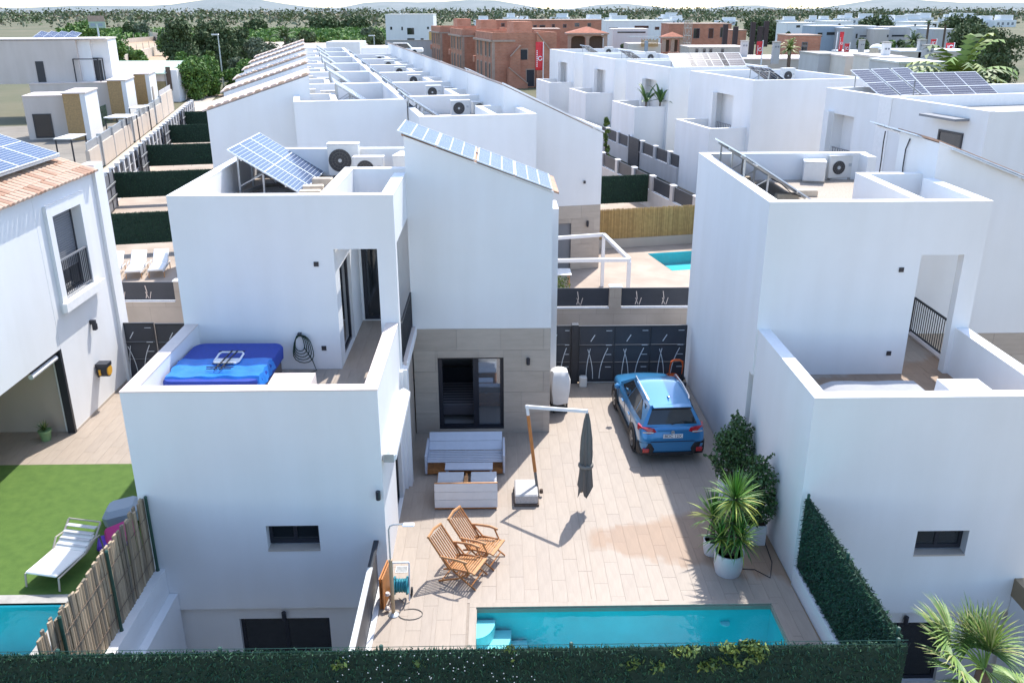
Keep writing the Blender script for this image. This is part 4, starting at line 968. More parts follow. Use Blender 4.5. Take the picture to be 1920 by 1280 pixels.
def make_ac(name, label, loc, rz, w_=0.9, h_=0.85, d_=0.34, fan=0.31, group=None):
    t = thing(name, label, 'air conditioner', loc, rz, group)
    MB().bbox(0, w_, 0, d_, 0.06, h_, 0.02).build('case', 'ac_white', t); MB().box(-0.012, w_+0.012, -0.012, d_+0.012, h_+0.001, h_+0.022).build('lid', 'white_coping', t)
    cx, cz = w_*0.40, h_*0.52
    m = MB(); vs = [(cx, -0.004, cz)]; n = 24
    for k in range(n): vs.append((cx+fan*math.cos(2*math.pi*k/n), -0.004, cz+fan*math.sin(2*math.pi*k/n)))
    m.add(vs, [(0, 1+(k+1) % n, 1+k) for k in range(n)]); m.build('fan_opening', 'ac_dark', t)
    m = MB()
    for r_ in (1.0, 0.72, 0.45):
        m.tube([(cx+fan*r_*math.cos(2*math.pi*k/n), -0.014, cz+fan*r_*math.sin(2*math.pi*k/n)) for k in range(n+1)], 0.006, 4)
    for k in range(8): a = math.pi*k/8; m.bar((cx-fan*math.cos(a), -0.016, cz-fan*math.sin(a)), (cx+fan*math.cos(a), -0.016, cz+fan*math.sin(a)), 0.006)
    m.build('fan_grille', 'canopy_grey', t)
    m = MB(); m.tube([(cx, -0.026, cz), (cx, -0.008, cz)], 0.055, 12); m.build('fan_hub', 'galv_steel', t)
    MB().box(w_*0.8, w_*0.92, -0.006, -0.001, h_*0.55, h_*0.68).build('badge', 'galv_steel', t)
    for x in (0.1, w_-0.1): MB().box(x-0.04, x+0.04, -0.02, d_+0.02, 0, 0.059).build('foot', 'concrete', t)
    return t
ACG = 'air-conditioning units on the flat roofs'
make_ac('air_conditioner', 'tall air-conditioning unit with big dark fan, left of three on the near villa roof', (-5.02, 26.35, 6.62), 0, 0.92, 0.98, 0.36, 0.335, ACG)
make_ac('air_conditioner', 'lower air-conditioning unit in the middle of three on the near villa roof', (-4.18, 25.75, 6.62), 0, 0.88, 0.68, 0.34, 0.25, ACG)
t = make_ac('air_conditioner', 'air-conditioning unit showing its pale grey end, right of three on the near villa roof', (-2.60, 25.55, 6.62), R(80), 0.9, 0.74, 0.42, 0.25, ACG)
make_ac('air_conditioner', 'white air-conditioning unit with dark pipes, left one on the right-hand villa roof', (9.75, 25.9, 6.45), R(75), 0.85, 0.62, 0.62, 0.2, ACG)
make_ac('air_conditioner', 'white air-conditioning unit against the back parapet of the right-hand villa roof', (10.05, 26.45, 6.45), R(10), 0.8, 0.72, 0.5, 0.2, ACG)
make_ac('air_conditioner', 'small air-conditioning unit behind the light shaft of the right-hand villa roof', (10.0, 23.75, 6.45), R(5), 0.75, 0.62, 0.34, 0.2, ACG)
BLK = 'cream concrete ballast blocks on the near villa roof'
for i, (x, y, l) in enumerate(((-4.95, 25.0, 'cream ballast block nearest the air conditioners on the near villa roof'), (-5.0, 23.9, 'cream ballast block beside the low edge of the near solar array, farther back'), (-4.95, 23.2, 'cream ballast block beside the light shaft on the near villa roof'))):
    o = MB().bbox(-0.28, 0.28, -0.13, 0.13, 0, 0.24, 0.02).build('ballast_block', 'cream_block', None, loc=(x, y, 6.622)); tag(o, l, 'concrete block', BLK); o.rotation_euler = (0, 0, R(rnd.uniform(-8, 8)))
for i, (x, y) in enumerate(((7.9, 23.6), (8.6, 24.1), (8.8, 22.7), (7.3, 26.2))):
    o = MB().bbox(-0.3, 0.3, -0.12, 0.12, 0, 0.18, 0.02).build('ballast_block', 'cream_block', None, loc=(x, y, 6.452)); tag(o, 'pale ballast slab under the %s part of the right-hand villa solar array' % ('near left', 'middle', 'near right', 'far left')[i], 'concrete block', 'ballast slabs on the right-hand villa roof')
m = MB(); m.tube([(-6.85, 23.6, 6.68), (-6.5, 24.6, 6.72), (-6.1, 24.9, 6.70), (-5.9, 25.6, 6.72), (-5.6, 26.2, 6.68)], 0.06, 7); tag(m.build('conduit', 'canopy_grey', None, True), 'grey conduit lying on the gravel under the near solar array', 'pipe')

# ================================================================== CAR
def make_car():
    t = thing('parked_car', 'blue hatchback car parked beside the right-hand wall on the patio', 'car', (4.48, 22.86, 0.0), R(3.0))
    BODY = 'car_blue'
    # lower body: stations along y (front +), each with half profile (x,z)
    st = [(-2.235, 0.70, 0.36, 0.60, 0.62), (-2.22, 0.80, 0.32, 0.70, 0.72), (-2.15, 0.855, 0.30, 0.86, 0.90), (-2.09, 0.875, 0.28, 1.00, 1.03), (-1.75, 0.893, 0.27, 1.03, 1.05), (-1.0, 0.90, 0.24, 1.00, 1.03), (0.0, 0.90, 0.23, 0.97, 1.02), (0.85, 0.90, 0.24, 0.96, 1.03), (1.15, 0.89, 0.26, 0.95, 1.01), (1.75, 0.87, 0.28, 0.88, 0.94), (2.05, 0.80, 0.30, 0.78, 0.84), (2.19, 0.66, 0.34, 0.66, 0.70), (2.235, 0.50, 0.40, 0.56, 0.58)]
    vs = []; fs = []
    for (y, w_, zb, zs, zc) in st:
        half = [(w_*0.80, zb), (w_*0.955, zb+0.06), (w_*0.985, zb+(zs-zb)*0.35), (w_, zb+(zs-zb)*0.62), (w_*0.985, zb+(zs-zb)*0.86), (w_*0.93, zs), (w_*0.80, zs+(zc-zs)*0.45), (w_*0.4, zc)]
        ring = [(x, y, z) for x, z in half]+[(0, y, zc+0.01)]+[(-x, y, z) for x, z in reversed(half)]
        vs += ring
    n = 17
    for i in range(len(st)-1):
        for k in range(n-1): fs.append((i*n+k, i*n+k+1, (i+1)*n+k+1, (i+1)*n+k))
        fs.append((i*n+n-1, i*n, (i+1)*n, (i+1)*n+n-1))
    fs.append(tuple(range(n))); fs.append(tuple(range((len(st)-1)*n+n-1, (len(st)-1)*n-1, -1)))
    o = MB().add(vs, fs).build('body', BODY, t, True)
    sb = o.modifiers.new('s', 'SUBSURF'); sb.levels = 1; sb.render_levels = 2
    # cabin
    # rows: y, half width at belt, z belt, half width roof edge, z roof edge, z roof centre
    gb = [(-2.06, 0.80, 1.01), (-1.2, 0.845, 1.00), (-0.2, 0.85, 0.99), (0.98, 0.80, 1.01)]
    rf = [(-1.80, 0.55, 1.50, 1.535), (-1.2, 0.60, 1.545, 1.58), (-0.5, 0.605, 1.555, 1.592), (0.05, 0.57, 1.525, 1.56)]
    vs = []
    for (y, w_, z) in gb: vs += [(-w_, y, z), (w_, y, z)]
    for (y, w_, z, zc) in rf: vs += [(-w_, y, z), (-w_*0.5, y, zc-0.008), (0, y, zc), (w_*0.5, y, zc-0.008), (w_, y, z)]
    B = lambda i, s_: i*2+s_
    T = lambda i, k: 8+i*5+k
    fs = []
    for i in range(3):
        fs.append((B(i, 0), B(i+1, 0), T(i+1, 0), T(i, 0))); fs.append((B(i+1, 1), B(i, 1), T(i, 4), T(i+1, 4)))
        for k in range(4): fs.append((T(i, k), T(i+1, k), T(i+1, k+1), T(i, k+1)))
    fs.append((B(0, 1), B(0, 0), T(0, 0), T(0, 1), T(0, 2), T(0, 3), T(0, 4))); fs.append((B(3, 0), B(3, 1), T(3, 4), T(3, 3), T(3, 2), T(3, 1), T(3, 0)))
    MB().add(vs, fs).build('cabin', BODY, t, True)
    V3 = lambda i: Vector(vs[i])
    def quad_on(name, a, b, c, d, ins, off, mtl):
        # glass inset in the quad a(bottom,l) b(bottom,r) c(top,r) d(top,l)
        P = lambda u, v_: (a*(1-u)+b*u)*(1-v_)+(d*(1-u)+c*u)*v_
        n_ = (b-a).cross(d-a).normalized(); cen = (a+b+c+d)/4
        if (cen-Vector((0, -0.5, 1.0))).dot(n_) < 0: n_ = -n_
        u0, u1, v0, v1 = ins; q = [P(u0, v0)+n_*off, P(u1, v0)+n_*off, P(u1, v1)+n_*off, P(u0, v1)+n_*off]
        vv = q+[p-n_*0.012 for p in q]
        return MB().add(vv, [(0, 1, 2, 3), (0, 4, 5, 1), (1, 5, 6, 2), (2, 6, 7, 3), (3, 7, 4, 0)]).build(name, mtl, t)
    quad_on('rear_window', V3(B(0, 0)), V3(B(0, 1)), V3(T(0, 4)), V3(T(0, 0)), (0.07, 0.93, 0.10, 0.84), 0.016, 'dark_glass')
    quad_on('windscreen', V3(B(3, 0)), V3(B(3, 1)), V3(T(3, 4)), V3(T(3, 0)), (0.06, 0.94, 0.08, 0.94), 0.014, 'dark_glass')
    for s_, bi, ti in ((-1, 0, 0), (1, 1, 4)):
        quad_on('side_window', V3(B(0, bi)), V3(B(1, bi)), V3(T(1, ti)), V3(T(0, ti)), (0.30, 0.97, 0.14, 0.84), 0.006, 'dark_glass')
        quad_on('side_window', V3(B(1, bi)), V3(B(2, bi)), V3(T(2, ti)), V3(T(1, ti)), (0.03, 0.97, 0.12, 0.86), 0.006, 'dark_glass')
        quad_on('side_window', V3(B(2, bi)), V3(B(3, bi)), V3(T(3, ti)), V3(T(2, ti)), (0.03, 0.80, 0.12, 0.84), 0.006, 'dark_glass')
        m = MB(); m.tube([(s_*0.545, -1.55, 1.555), (s_*0.57, -1.45, 1.60), (s_*0.585, -0.7, 1.625), (s_*0.57, 0.0, 1.60), (s_*0.555, 0.08, 1.555)], 0.02, 6); m.build('roof_rail', 'aluminium', t, True)
        m = MB(); m.bbox(s_*0.90 if s_ > 0 else -1.06, 1.06 if s_ > 0 else -0.90, 0.52, 0.66, 0.98, 1.12, 0.04); m.build('wing_mirror', BODY if s_ < 0 else 'black_plastic', t)
        # doors: shut lines, handles, sill cladding
        for yy in (0.75, -0.15, -1.05): MB().bar((s_*0.902, yy, 0.42), (s_*0.895, yy+0.02, 0.93), 0.008, 0.008).build('door_gap', 'ink', t)
        for yy in (-0.75, 0.15): MB().bar((s_*0.906, yy-0.09, 0.80), (s_*0.906, yy+0.09, 0.805), 0.022, 0.03).build('door_handle', BODY, t)
        MB().box(s_*0.80, s_*0.905, -0.93, 0.93, 0.21, 0.36).build('sill_cladding', 'black_plastic', t)
        for wy in (-1.33, 1.33):
            m = MB(); N = 14; vv = []
            for k in range(N+1):
                a = math.pi*(k/N)*1.16-0.25
                for rr, xx in ((0.36, 0.895), (0.43, 0.912), (0.43, 0.86)): vv.append((s_*xx, wy+rr*math.cos(a), 0.34+rr*math.sin(a)))
            m.add(vv, [(k*3+j, k*3+j+1, (k+1)*3+j+1, (k+1)*3+j) for k in range(N) for j in range(2)]); m.build('wheel_arch', 'black_plastic', t)
            m = MB(); vv = [(s_*0.900, wy+0.37*math.cos(2*math.pi*k/20), 0.34+0.37*math.sin(2*math.pi*k/20)) for k in range(20)]; m.add(vv, [tuple(range(20))]); m.build('wheel_well', 'ink', t)
            w_ = bpy.data.objects.new('wheel', MB().tube([(s_*0.72, wy, 0.335), (s_*0.905, wy, 0.335)], 0.20, 18).mesh('wheel', 'black_plastic')); COL.objects.link(w_); w_.parent = t
            m = MB(); torus(m, (s_*0.845, wy, 0.335), 0.255, 0.08, 'x', 22, 8); m.build('tyre', 'tyre', w_, True)
            m = MB()
            for k in range(5): a = 2*math.pi*k/5+0.3; m.bar((s_*0.915, wy, 0.335), (s_*0.912, wy+0.20*math.cos(a), 0.335+0.20*math.sin(a)), 0.05, 0.012, (1, 0, 0))
            m.tube([(s_*0.905, wy+0.205*math.cos(2*math.pi*k/20), 0.335+0.205*math.sin(2*math.pi*k/20)) for k in range(21)], 0.014, 5); m.build('rim', 'rim', w_)
    # tail
    for s_ in (-1, 1):
        pts = [(s_*0.44, -2.172, 0.905), (s_*0.52, -2.165, 0.985), (s_*0.80, -2.10, 1.015), (s_*0.885, -1.86, 1.02), (s_*0.895, -1.90, 0.90), (s_*0.80, -2.14, 0.84), (s_*0.60, -2.185, 0.865)]
        back = [(x*0.95, y+0.06, z) for x, y, z in pts]; k = len(pts)
        MB().add(pts+back, [tuple(range(k)), tuple(range(2*k-1, k-1, -1))]+[(i, (i+1) % k, k+(i+1) % k, k+i) for i in range(k)]).build('tail_light', 'tail_red', t)
        MB().bar((s_*0.52, -2.19, 0.90), (s_*0.80, -2.152, 0.895), 0.012, 0.035).build('indicator', 'tail_clear', t)
        pts = [(s_*0.50, -2.272, 0.44), (s_*0.60, -2.268, 0.61), (s_*0.84, -2.20, 0.63), (s_*0.925, -2.0, 0.58), (s_*0.925, -2.0, 0.28), (s_*0.83, -2.22, 0.28), (s_*0.56, -2.265, 0.29)]
        back = [(x*0.96, y+0.06, z) for x, y, z in pts]
        MB().add(pts+back, [tuple(range(k)), tuple(range(2*k-1, k-1, -1))]+[(i, (i+1) % k, k+(i+1) % k, k+i) for i in range(k)]).build('bumper_corner', 'black_plastic', t)
        MB().bbox(s_*0.63 if s_ > 0 else -0.80, 0.80 if s_ > 0 else -0.63, -2.285, -2.19, 0.36, 0.47, 0.015).build('fog_light', 'tail_red', t)
    MB().box(-0.56, 0.56, -2.262, -2.2, 0.27, 0.34).build('diffuser', 'black_plastic', t)
    MB().bar((-0.60, -2.245, 0.655), (0.60, -2.245, 0.655), 0.014, 0.014).build('tailgate_gap', 'ink', t)
    MB().bar((-0.40, -2.168, 0.93), (0.40, -2.168, 0.93), 0.03, 0.035).build('tailgate_trim', BODY, t)
    MB().bar((-0.50, -1.90, 1.515), (0.50, -1.90, 1.515), 0.20, 0.03).build('spoiler', BODY, t)
    MB().bar((-0.5, -2.0, 1.50), (0.5, -2.0, 1.50), 0.02, 0.034).build('spoiler_edge', 'black_plastic', t)
    MB().bar((-0.02, -2.075, 1.07), (0.33, -2.02, 1.13), 0.014, 0.02).build('wiper', 'black_plastic', t)
    MB().prism([(-1.55, 1.58), (-1.35, 1.585), (-1.52, 1.64), (-1.55, 1.63)], 'x', -0.012, 0.012).build('aerial_fin', BODY, t)
    p = MB().box(-0.26, 0.26, -2.234, -2.215, 0.745, 0.855).build('number_plate', 'plate_white', t)
    cu = bpy.data.curves.new('plate_text', 'FONT'); cu.body = 'BDC 12X'; cu.size = 0.115; cu.align_x = 'CENTER'; cu.align_y = 'CENTER'; cu.extrude = 0.001
    tmp = bpy.data.objects.new('tmp', cu); COL.objects.link(tmp); bpy.context.view_layer.update()
    me = bpy.data.meshes.new_from_object(tmp.evaluated_get(bpy.context.evaluated_depsgraph_get())); bpy.data.objects.remove(tmp)
    me.materials.clear(); me.materials.append(MAT['ink']); o = bpy.data.objects.new('plate_text', me); COL.objects.link(o); o.parent = p; o.location = (0, -2.236, 0.80); o.rotation_euler = (R(90), 0, 0)
    MB().lathe([(0.05, 0), (0.05, 0.006)], (0, 0, 0), 14).build('emblem', 'aluminium', t, loc=(0, -2.195, 0.895)).rotation_euler = (R(80), 0, 0)
    return t
make_car()

# ================================================================== PLANTS near the pool
def blade(mb, base, dirv, length, width, droop, seg=4, fold=0.25):
    d = Vector(dirv).normalized(); side = d.cross(Vector((0, 0, 1)))
    side = side.normalized() if side.length > 1e-3 else Vector((1, 0, 0))
    p = Vector(base); pts = []
    for i in range(seg+1):
        f = i/seg; w_ = width*(0.55+0.9*f)*(1 if f < 0.35 else max(0.02, (1-f)/0.65)); pts.append((p.copy(), w_))
        dd = (d+Vector((0, 0, -droop*f*f*1.6))).normalized(); p = p+dd*(length/seg)
    vs = []
    for (q, w_) in pts: up = Vector((0, 0, w_*fold)); vs += [q-side*w_+up, q, q+side*w_+up]
    mb.add(vs, [(i*3+j, i*3+j+1, i*3+4+j, i*3+3+j) for i in range(seg) for j in (0, 1)])
for i, c in enumerate(((0.095, 0.215, 0.030), (0.145, 0.30, 0.045), (0.36, 0.40, 0.06), (0.055, 0.14, 0.026))): mat('yucca_%d' % i, c, 0.5)
def yucca(label, x, y, tiers, pot_r, pot_h, potm, pots='flower_pot', taper=0.85):
    p = thing('plant_pot', 'white pot ' + label[1], 'plant pot', (x, y, 0))
    MB().lathe([(pot_r*taper, 0), (pot_r*0.98, pot_h*0.35), (pot_r, pot_h*0.9), (pot_r*1.02, pot_h), (pot_r*0.93, pot_h), (pot_r*0.90, pot_h-0.06)], (0, 0, 0), 26).build('pot', potm, p, True)
    MB().lathe([(pot_r*0.9, pot_h-0.075), (pot_r*0.9, pot_h-0.06)], (0, 0, 0), 20).build('soil', 'potting_soil', p)
    t = thing('yucca', label[0], 'plant', (x, y, pot_h-0.06), 0, 'potted yuccas beside the pool')
    for (dx, dy, h, n, L, lo) in tiers:
        MB().tube([(dx*0.3, dy*0.3, -0.02), (dx*0.8, dy*0.8, h*0.6), (dx, dy, h)], [0.06, 0.05, 0.04], 8).build('trunk', 'bark', t, True)
        m = MB()
        for k in range(n):
            a = k*2.39996; e = R(lo+(88-lo)*(k/n)**0.8); d = (math.cos(a)*math.cos(e), math.sin(a)*math.cos(e), math.sin(e))
            m.cur = 2 if (k/n < 0.35 and rnd.random() < 0.55 and h > 0.6) else rnd.choice((0, 1, 1, 3) if e > 0.4 else (0, 3, 0, 2))
            blade(m, (dx, dy, h-0.10*(1-k/n)), d, L*rnd.uniform(0.8, 1.15), 0.022, rnd.uniform(0.1, 0.5)+(0.5 if e < 0.2 else 0))
        m.build('rosette', ['yucca_0', 'yucca_1', 'yucca_2', 'yucca_3'], t)
    return t
yucca(('tall yucca with two leafy heads in the big round white pot nearest the pool', 'big and round, nearest the pool, holding the tall yucca'), 4.90, 15.80, ((0.05, 0.12, 1.30, 150, 0.66, -45), (0.16, -0.10, 0.50, 120, 0.56, -45), (-0.22, -0.02, 0.45, 90, 0.52, -45), (0.0, 0.0, 0.8, 70, 0.5, -50)), 0.31, 0.52, 'pot_white')
yucca(('smaller yucca with pale leaf tips left of the tall yucca', 'smaller and rimmed, left of the big round pot by the pool'), 4.72, 16.50, ((0.0, 0.10, 0.62, 75, 0.62, -15),), 0.20, 0.36, 'pot_white')
for i, c in enumerate(((0.048, 0.108, 0.030), (0.075, 0.155, 0.040), (0.034, 0.078, 0.025))): mat('shrub_%d' % i, c, 0.55)
def leaf_cloud(mb, c, r_, n, size, seedr=rnd, shell=0.35, flat=1.0):
    for k in range(n):
        while True:
            v_ = Vector((seedr.uniform(-1, 1), seedr.uniform(-1, 1), seedr.uniform(-1, 1)))
            if shell < v_.length < 1: break
        p = Vector(c)+Vector((v_.x*r_[0], v_.y*r_[1], v_.z*r_[2]))
        a = Vector((seedr.gauss(0, 1), seedr.gauss(0, 1), seedr.gauss(0.2, 0.7)))+v_*0.8; a.normalize(); b = a.orthogonal().normalized(); b = Matrix.Rotation(seedr.uniform(0, 6.28), 3, a) @ b
        s_ = size*seedr.uniform(0.6, 1.4); q = a.cross(b); mb.cur = seedr.randrange(3)
        mb.add([p-b*s_*0.5, p+q*s_*0.28, p+b*s_*0.6, p-q*s_*0.28], [(0, 1, 2, 3)])
def shrub(label, potlabel, x, y, clumps, n, ph=0.50):
    p = thing('planter', potlabel, 'planter', (x, y, 0), 0, 'white square planters along the right-hand wall')
    m = MB(); m.bbox(-0.25, 0.25, -0.25, 0.25, 0, ph, 0.015); m.build('box', 'pot_white', p); MB().box(-0.22, 0.22, -0.22, 0.22, ph+0.001, ph+0.012).build('soil', 'potting_soil', p)
    t = thing('shrub', label, 'shrub', (x, y, ph), 0, 'evergreen shrubs in the square planters')
    for k in range(5): a = k*1.3; MB().tube([(0.05*math.cos(a), 0.05*math.sin(a), 0), (0.12*math.cos(a), 0.12*math.sin(a), 0.5), (0.2*math.cos(a), 0.2*math.sin(a), 1.0)], [0.02, 0.015, 0.008], 5).build('stem', 'bark', t)
    m = MB()
    for (cx, cy, cz, r_) in clumps: leaf_cloud(m, (cx, cy, cz), (r_, r_, r_*1.15), int(n*r_*r_*10), 0.075)
    for q in range(26):
        a_ = rnd.uniform(0, 6.28); zz = rnd.uniform(0.3, 1.5); cx, cy, cz, r_ = rnd.choice(clumps); rr = r_*rnd.uniform(0.9, 1.35)
        p0 = Vector((cx, cy, cz)); p1 = p0+Vector((math.cos(a_)*rr, math.sin(a_)*rr, rnd.uniform(0.0, 0.35)))
        for j in range(9): f = 0.45+0.55*j/8; leaf_cloud(m, p0.lerp(p1, f), (0.03, 0.03, 0.03), 2, 0.085, rnd, 0.0)
    m.build('foliage', ['shrub_0', 'shrub_1', 'shrub_2'], t, kind='stuff')
shrub('tall dark shrub in the farther square planter behind the yuccas', 'white square planter farther from the pool', 5.70, 18.85, ((0, 0, 0.38, 0.44), (0.1, 0.05, 0.80, 0.44), (-0.08, -0.02, 1.12, 0.36), (0.1, 0.1, 1.38, 0.26), (-0.24, 0, 0.58, 0.34), (0.24, -.1, 0.65, 0.34), (-0.2, 0.1, 1.0, 0.3), (0.02, 0.02, 1.6, 0.14), (0.22, 0.05, 1.15, 0.25)), 430)
shrub('lower dark shrub in the nearer square planter against the right-hand wall', 'white square planter nearer the pool, half hidden by the tall yucca', 5.74, 17.0, ((0, 0, 0.32, 0.40), (0.05, 0.1, 0.70, 0.40), (0.08, 0.05, 1.08, 0.34), (-0.16, 0.2, 0.80, 0.32), (0.18, -0.1, 0.42, 0.32), (0.05, 0.2, 1.32, 0.22), (0.16, 0.3, 0.95, 0.28)), 430)
MB().tube([(5.1, 15.9, 0.012), (5.5, 15.85, 0.012), (5.75, 15.55, 0.012), (5.95, 16.1, 0.012), (6.02, 16.9, 0.02)], 0.010, 5).build('irrigation_tube', 'black_plastic', None, True)
tag(bpy.data.objects['irrigation_tube'], 'thin black irrigation tube running over the tiles behind the yucca pot', 'tube')
# climbing plant and small white flowers on the front hedge
for i, c in enumerate(((0.10, 0.16, 0.03), (0.20, 0.26, 0.05), (0.07, 0.12, 0.03))): mat('vine_%d' % i, c, 0.6)
m = MB(); m2 = MB()
for k in range(26):
    x = rnd.choice((rnd.uniform(-0.1, 0.5), rnd.uniform(1.0, 2.3), rnd.uniform(2.4, 3.9), rnd.uniform(3.3, 4.1), rnd.uniform(-3, 4))); z = 1.93+rnd.uniform(-0.35, 0.10)
    leaf_cloud(m, (x, 11.10+rnd.uniform(-.08, .08), z), (0.16, 0.10, 0.10), 34, 0.075, shell=0.0)
t = thing('climbing_plant', 'yellow-green climber growing over the front hedge fence before the pool', 'climber', (0, 0, 0))
m.build('leaves', ['vine_0', 'vine_1', 'vine_2'], t, kind='stuff')
for k in range(60):
    x = rnd.uniform(-2.6, 0.6); z = rnd.uniform(1.4, 1.98); y = 11.10-rnd.uniform(0.04, 0.1)
    m2.add([(x-.009, y, z-.008), (x+.009, y-.005, z-.008), (x+.008, y, z+.009), (x-.008, y, z+.009)], [(0, 1, 2, 3)])
m2.build('flowers', 'banner_white', t, kind='stuff')
# fan palm in the corner at the right
for i, c in enumerate(((0.095, 0.19, 0.035), (0.17, 0.26, 0.05), (0.33, 0.33, 0.12))): mat('palm_%d' % i, c, 0.5)
pl = thing('fan_palm', 'fan palm with yellow-green fronds in the lower right corner', 'palm tree', (7.75, 11.2, -0.35))
MB().tube([(0, 0, 0), (0.03, 0, 0.9), (0.05, 0, 1.75)], [0.16, 0.14, 0.12], 10).build('trunk', 'bark', pl, True)
for k in range(24):
    a = k*2.39996+0.4; e = R(-30+112*((k*0.618) % 1)); L = rnd.uniform(0.65, 1.0)*(0.55 if (k*0.618) % 1 > 0.7 else 1)
    d = Vector((math.cos(a)*math.cos(e), math.sin(a)*math.cos(e), math.sin(e))); b0 = Vector((0.05, 0, 1.72)); m = MB()
    tip = b0+d*L+Vector((0, 0, -0.08)); m.cur = 1; m.tube([b0, b0+d*L*0.5+Vector((0, 0, 0.03)), tip], [0.018, 0.014, 0.010], 5)
    side = d.cross(Vector((0, 0, 1))).normalized(); up = side.cross(d)
    for j in range(25):
        f = (j-12)/12; ang = f*R(100); dd = (d*math.cos(ang)+side*math.sin(ang)+up*0.25*(1-abs(f))).normalized()
        m.cur = rnd.choice((0, 1, 1, 2)) if abs(f) < 0.6 else rnd.choice((0, 1)); blade(m, tip, dd, rnd.uniform(0.62, 0.85)*(1-0.25*abs(f)), 0.021, 0.5, 4)
    m.build('frond', ['palm_0', 'palm_1', 'palm_2'], pl)
# ================================================================== TERRACED ROW BEHIND
brick_mat('paving', (0.47, 0.385, 0.31), (0.44, 0.355, 0.285), (0.38, 0.31, 0.25), 1.2, 0.3)
def box_ring(m, x0, x1, y0, y1, z0, z1, t=0.25):
    m.plate('y', x0, x1, z0, z1, y0, y0+t); m.plate('y', x0, x1, z0, z1, y1-t, y1); m.plate('x', y0+t, y1-t, z0, z1, x0, x0+t); m.plate('x', y0+t, y1-t, z0, z1, x1-t, x1)
def row_house(label, u, v, mir, dz, depth, first, eave, peak, bl, group, gdep=None):
    s = -1 if mir else 1
    p = UV(u, v, 0); h = thing('row_house', label, 'house', p, PHI, group)
    X = lambda a: s*a
    gx = -4.5; x0, x1 = bl, -3.79; y0, y1 = -2.87, -2.87+depth
    top = 7.4+dz; ev, pk = eave+dz, peak+dz; gd = gdep or depth-0.06
    m = MB(); m.prism([(X(gx), 3.0 if first else -0.1), (X(0), 3.0 if first else -0.1), (X(0), ev), (X(gx), pk)], 'y', 0, gd); m.build('wall', 'white_render', h)
    sl_ = (pk-ev)/(-gx)
    m = MB(); m.prism([(X(gx-0.05), pk+0.02+0.05*sl_), (X(gx-0.05), pk+0.09+0.05*sl_), (X(0.18 if mir else -0.4), ev+0.09-(0.18 if mir else -0.4)*sl_), (X(0.18 if mir else -0.4), ev+0.02-(0.18 if mir else -0.4)*sl_)], 'y', 0.06 if mir else 0.24, gd-0.02); m.build('roof', 'verge_pink', h)
    if not mir: MB().box(-0.39, 0.02, 0.24, gd-0.02, ev+0.01, ev+0.24).build('eave_gutter', 'white_coping', h)
    tm = MB()
    for k in range(13):
        f = (k+0.5)/13; xx = gx+(0-gx)*f; zz = pk-(xx-gx)*sl_+0.10; tm.prism([(X(xx-0.15), zz-0.02+0.15*sl_), (X(xx-0.1), zz+0.05+0.1*sl_), (X(xx+0.1), zz+0.05-0.1*sl_), (X(xx+0.15), zz-0.02-0.15*sl_)], 'y', -0.03, 0.9)
    me = None
    if not mir: MB().prism([(X(gx-0.03), pk+0.05), (X(gx-0.03), pk+0.13), (X(0.06), ev+0.10), (X(0.06), ev+0.02)], 'y', -0.04, 0.22).build('verge_coping', 'white_coping', h)
    for k in range(13 if mir else 0):
        f = (k+0.5)/13; xx = gx+(0-gx)*f; zz = pk-(xx-gx)*sl_+0.10
        q = MB(); q.prism([(X(xx-0.15), zz-0.02+0.15*sl_), (X(xx-0.1), zz+0.05+0.1*sl_), (X(xx+0.1), zz+0.05-0.1*sl_), (X(xx+0.15), zz-0.02-0.15*sl_)], 'y', -0.03, 0.55); q.build('verge_tile', 'verge_pink' if k % 3 else 'terracotta_pale', h)
    m = MB(); xa, xb = sorted((X(x0), X(x1))); m.plate('y', xa, xb, -0.1, top, y0, y0+0.25, [(xa+1.0, xa+1.95, 3.2, 5.55)] if (mir and first) else []); m.build('wall', 'white_render', h)
    m = MB(); m.plate('y', xa, xb, -0.1, top, y1-0.25, y1); m.plate('x', y0+0.25, y1-0.25, -0.1, top, xa, xa+0.25); m.build('wall', 'white_render', h)
    m = MB(); m.plate('x', y0+0.25, 0 if not mir else 0, top-1.2, top, xb-0.25, xb) if not mir else m.plate('x', y0+0.25, y1-0.25, -0.1, top, xb-0.25, xb); m.build('wall', 'white_render', h)
    # light shaft
    lx0, lx1 = sorted((X(-5.6), X(x1))); m = MB(); m.plate('x', y0+0.25, 0.9, 6.6+dz, top, lx0 if not mir else lx1-0.25, lx0+0.25 if not mir else lx1); m.plate('y', lx0+(0.25 if not mir else 0), lx1-(0 if not mir else 0.25), 6.6+dz, top, 0.65, 0.9); m.build('light_shaft', 'white_render', h)
    m = MB(); m.box(xa+0.25, xb-0.25, y0+0.25, y1-0.25, 6.3+dz, 6.6+dz); m.build('roof_deck', 'roof_membrane', h)
    c = MB(); c.box(xa-0.005, xb+0.005, y0-0.005, y0+0.255, top, top+0.025); c.box(xa-0.005, xa+0.255, y0+0.256, y1-0.256, top, top+0.025); c.box(xa, xb, y1-0.255, y1+0.005, top, top+0.025)
    c.box(lx0 if not mir else lx1-0.255, lx0+0.255 if not mir else lx1, y0+0.257, 0.905, top, top+0.024); c.box(xb-0.255, xb+0.005, y0+0.257, -0.005 if not mir else y1-0.257, top, top+0.025); c.box(lx0+0.26, lx1-0.26, 0.645, 0.905, top, top+0.024)
    c.build('parapet_coping', 'white_coping', h)
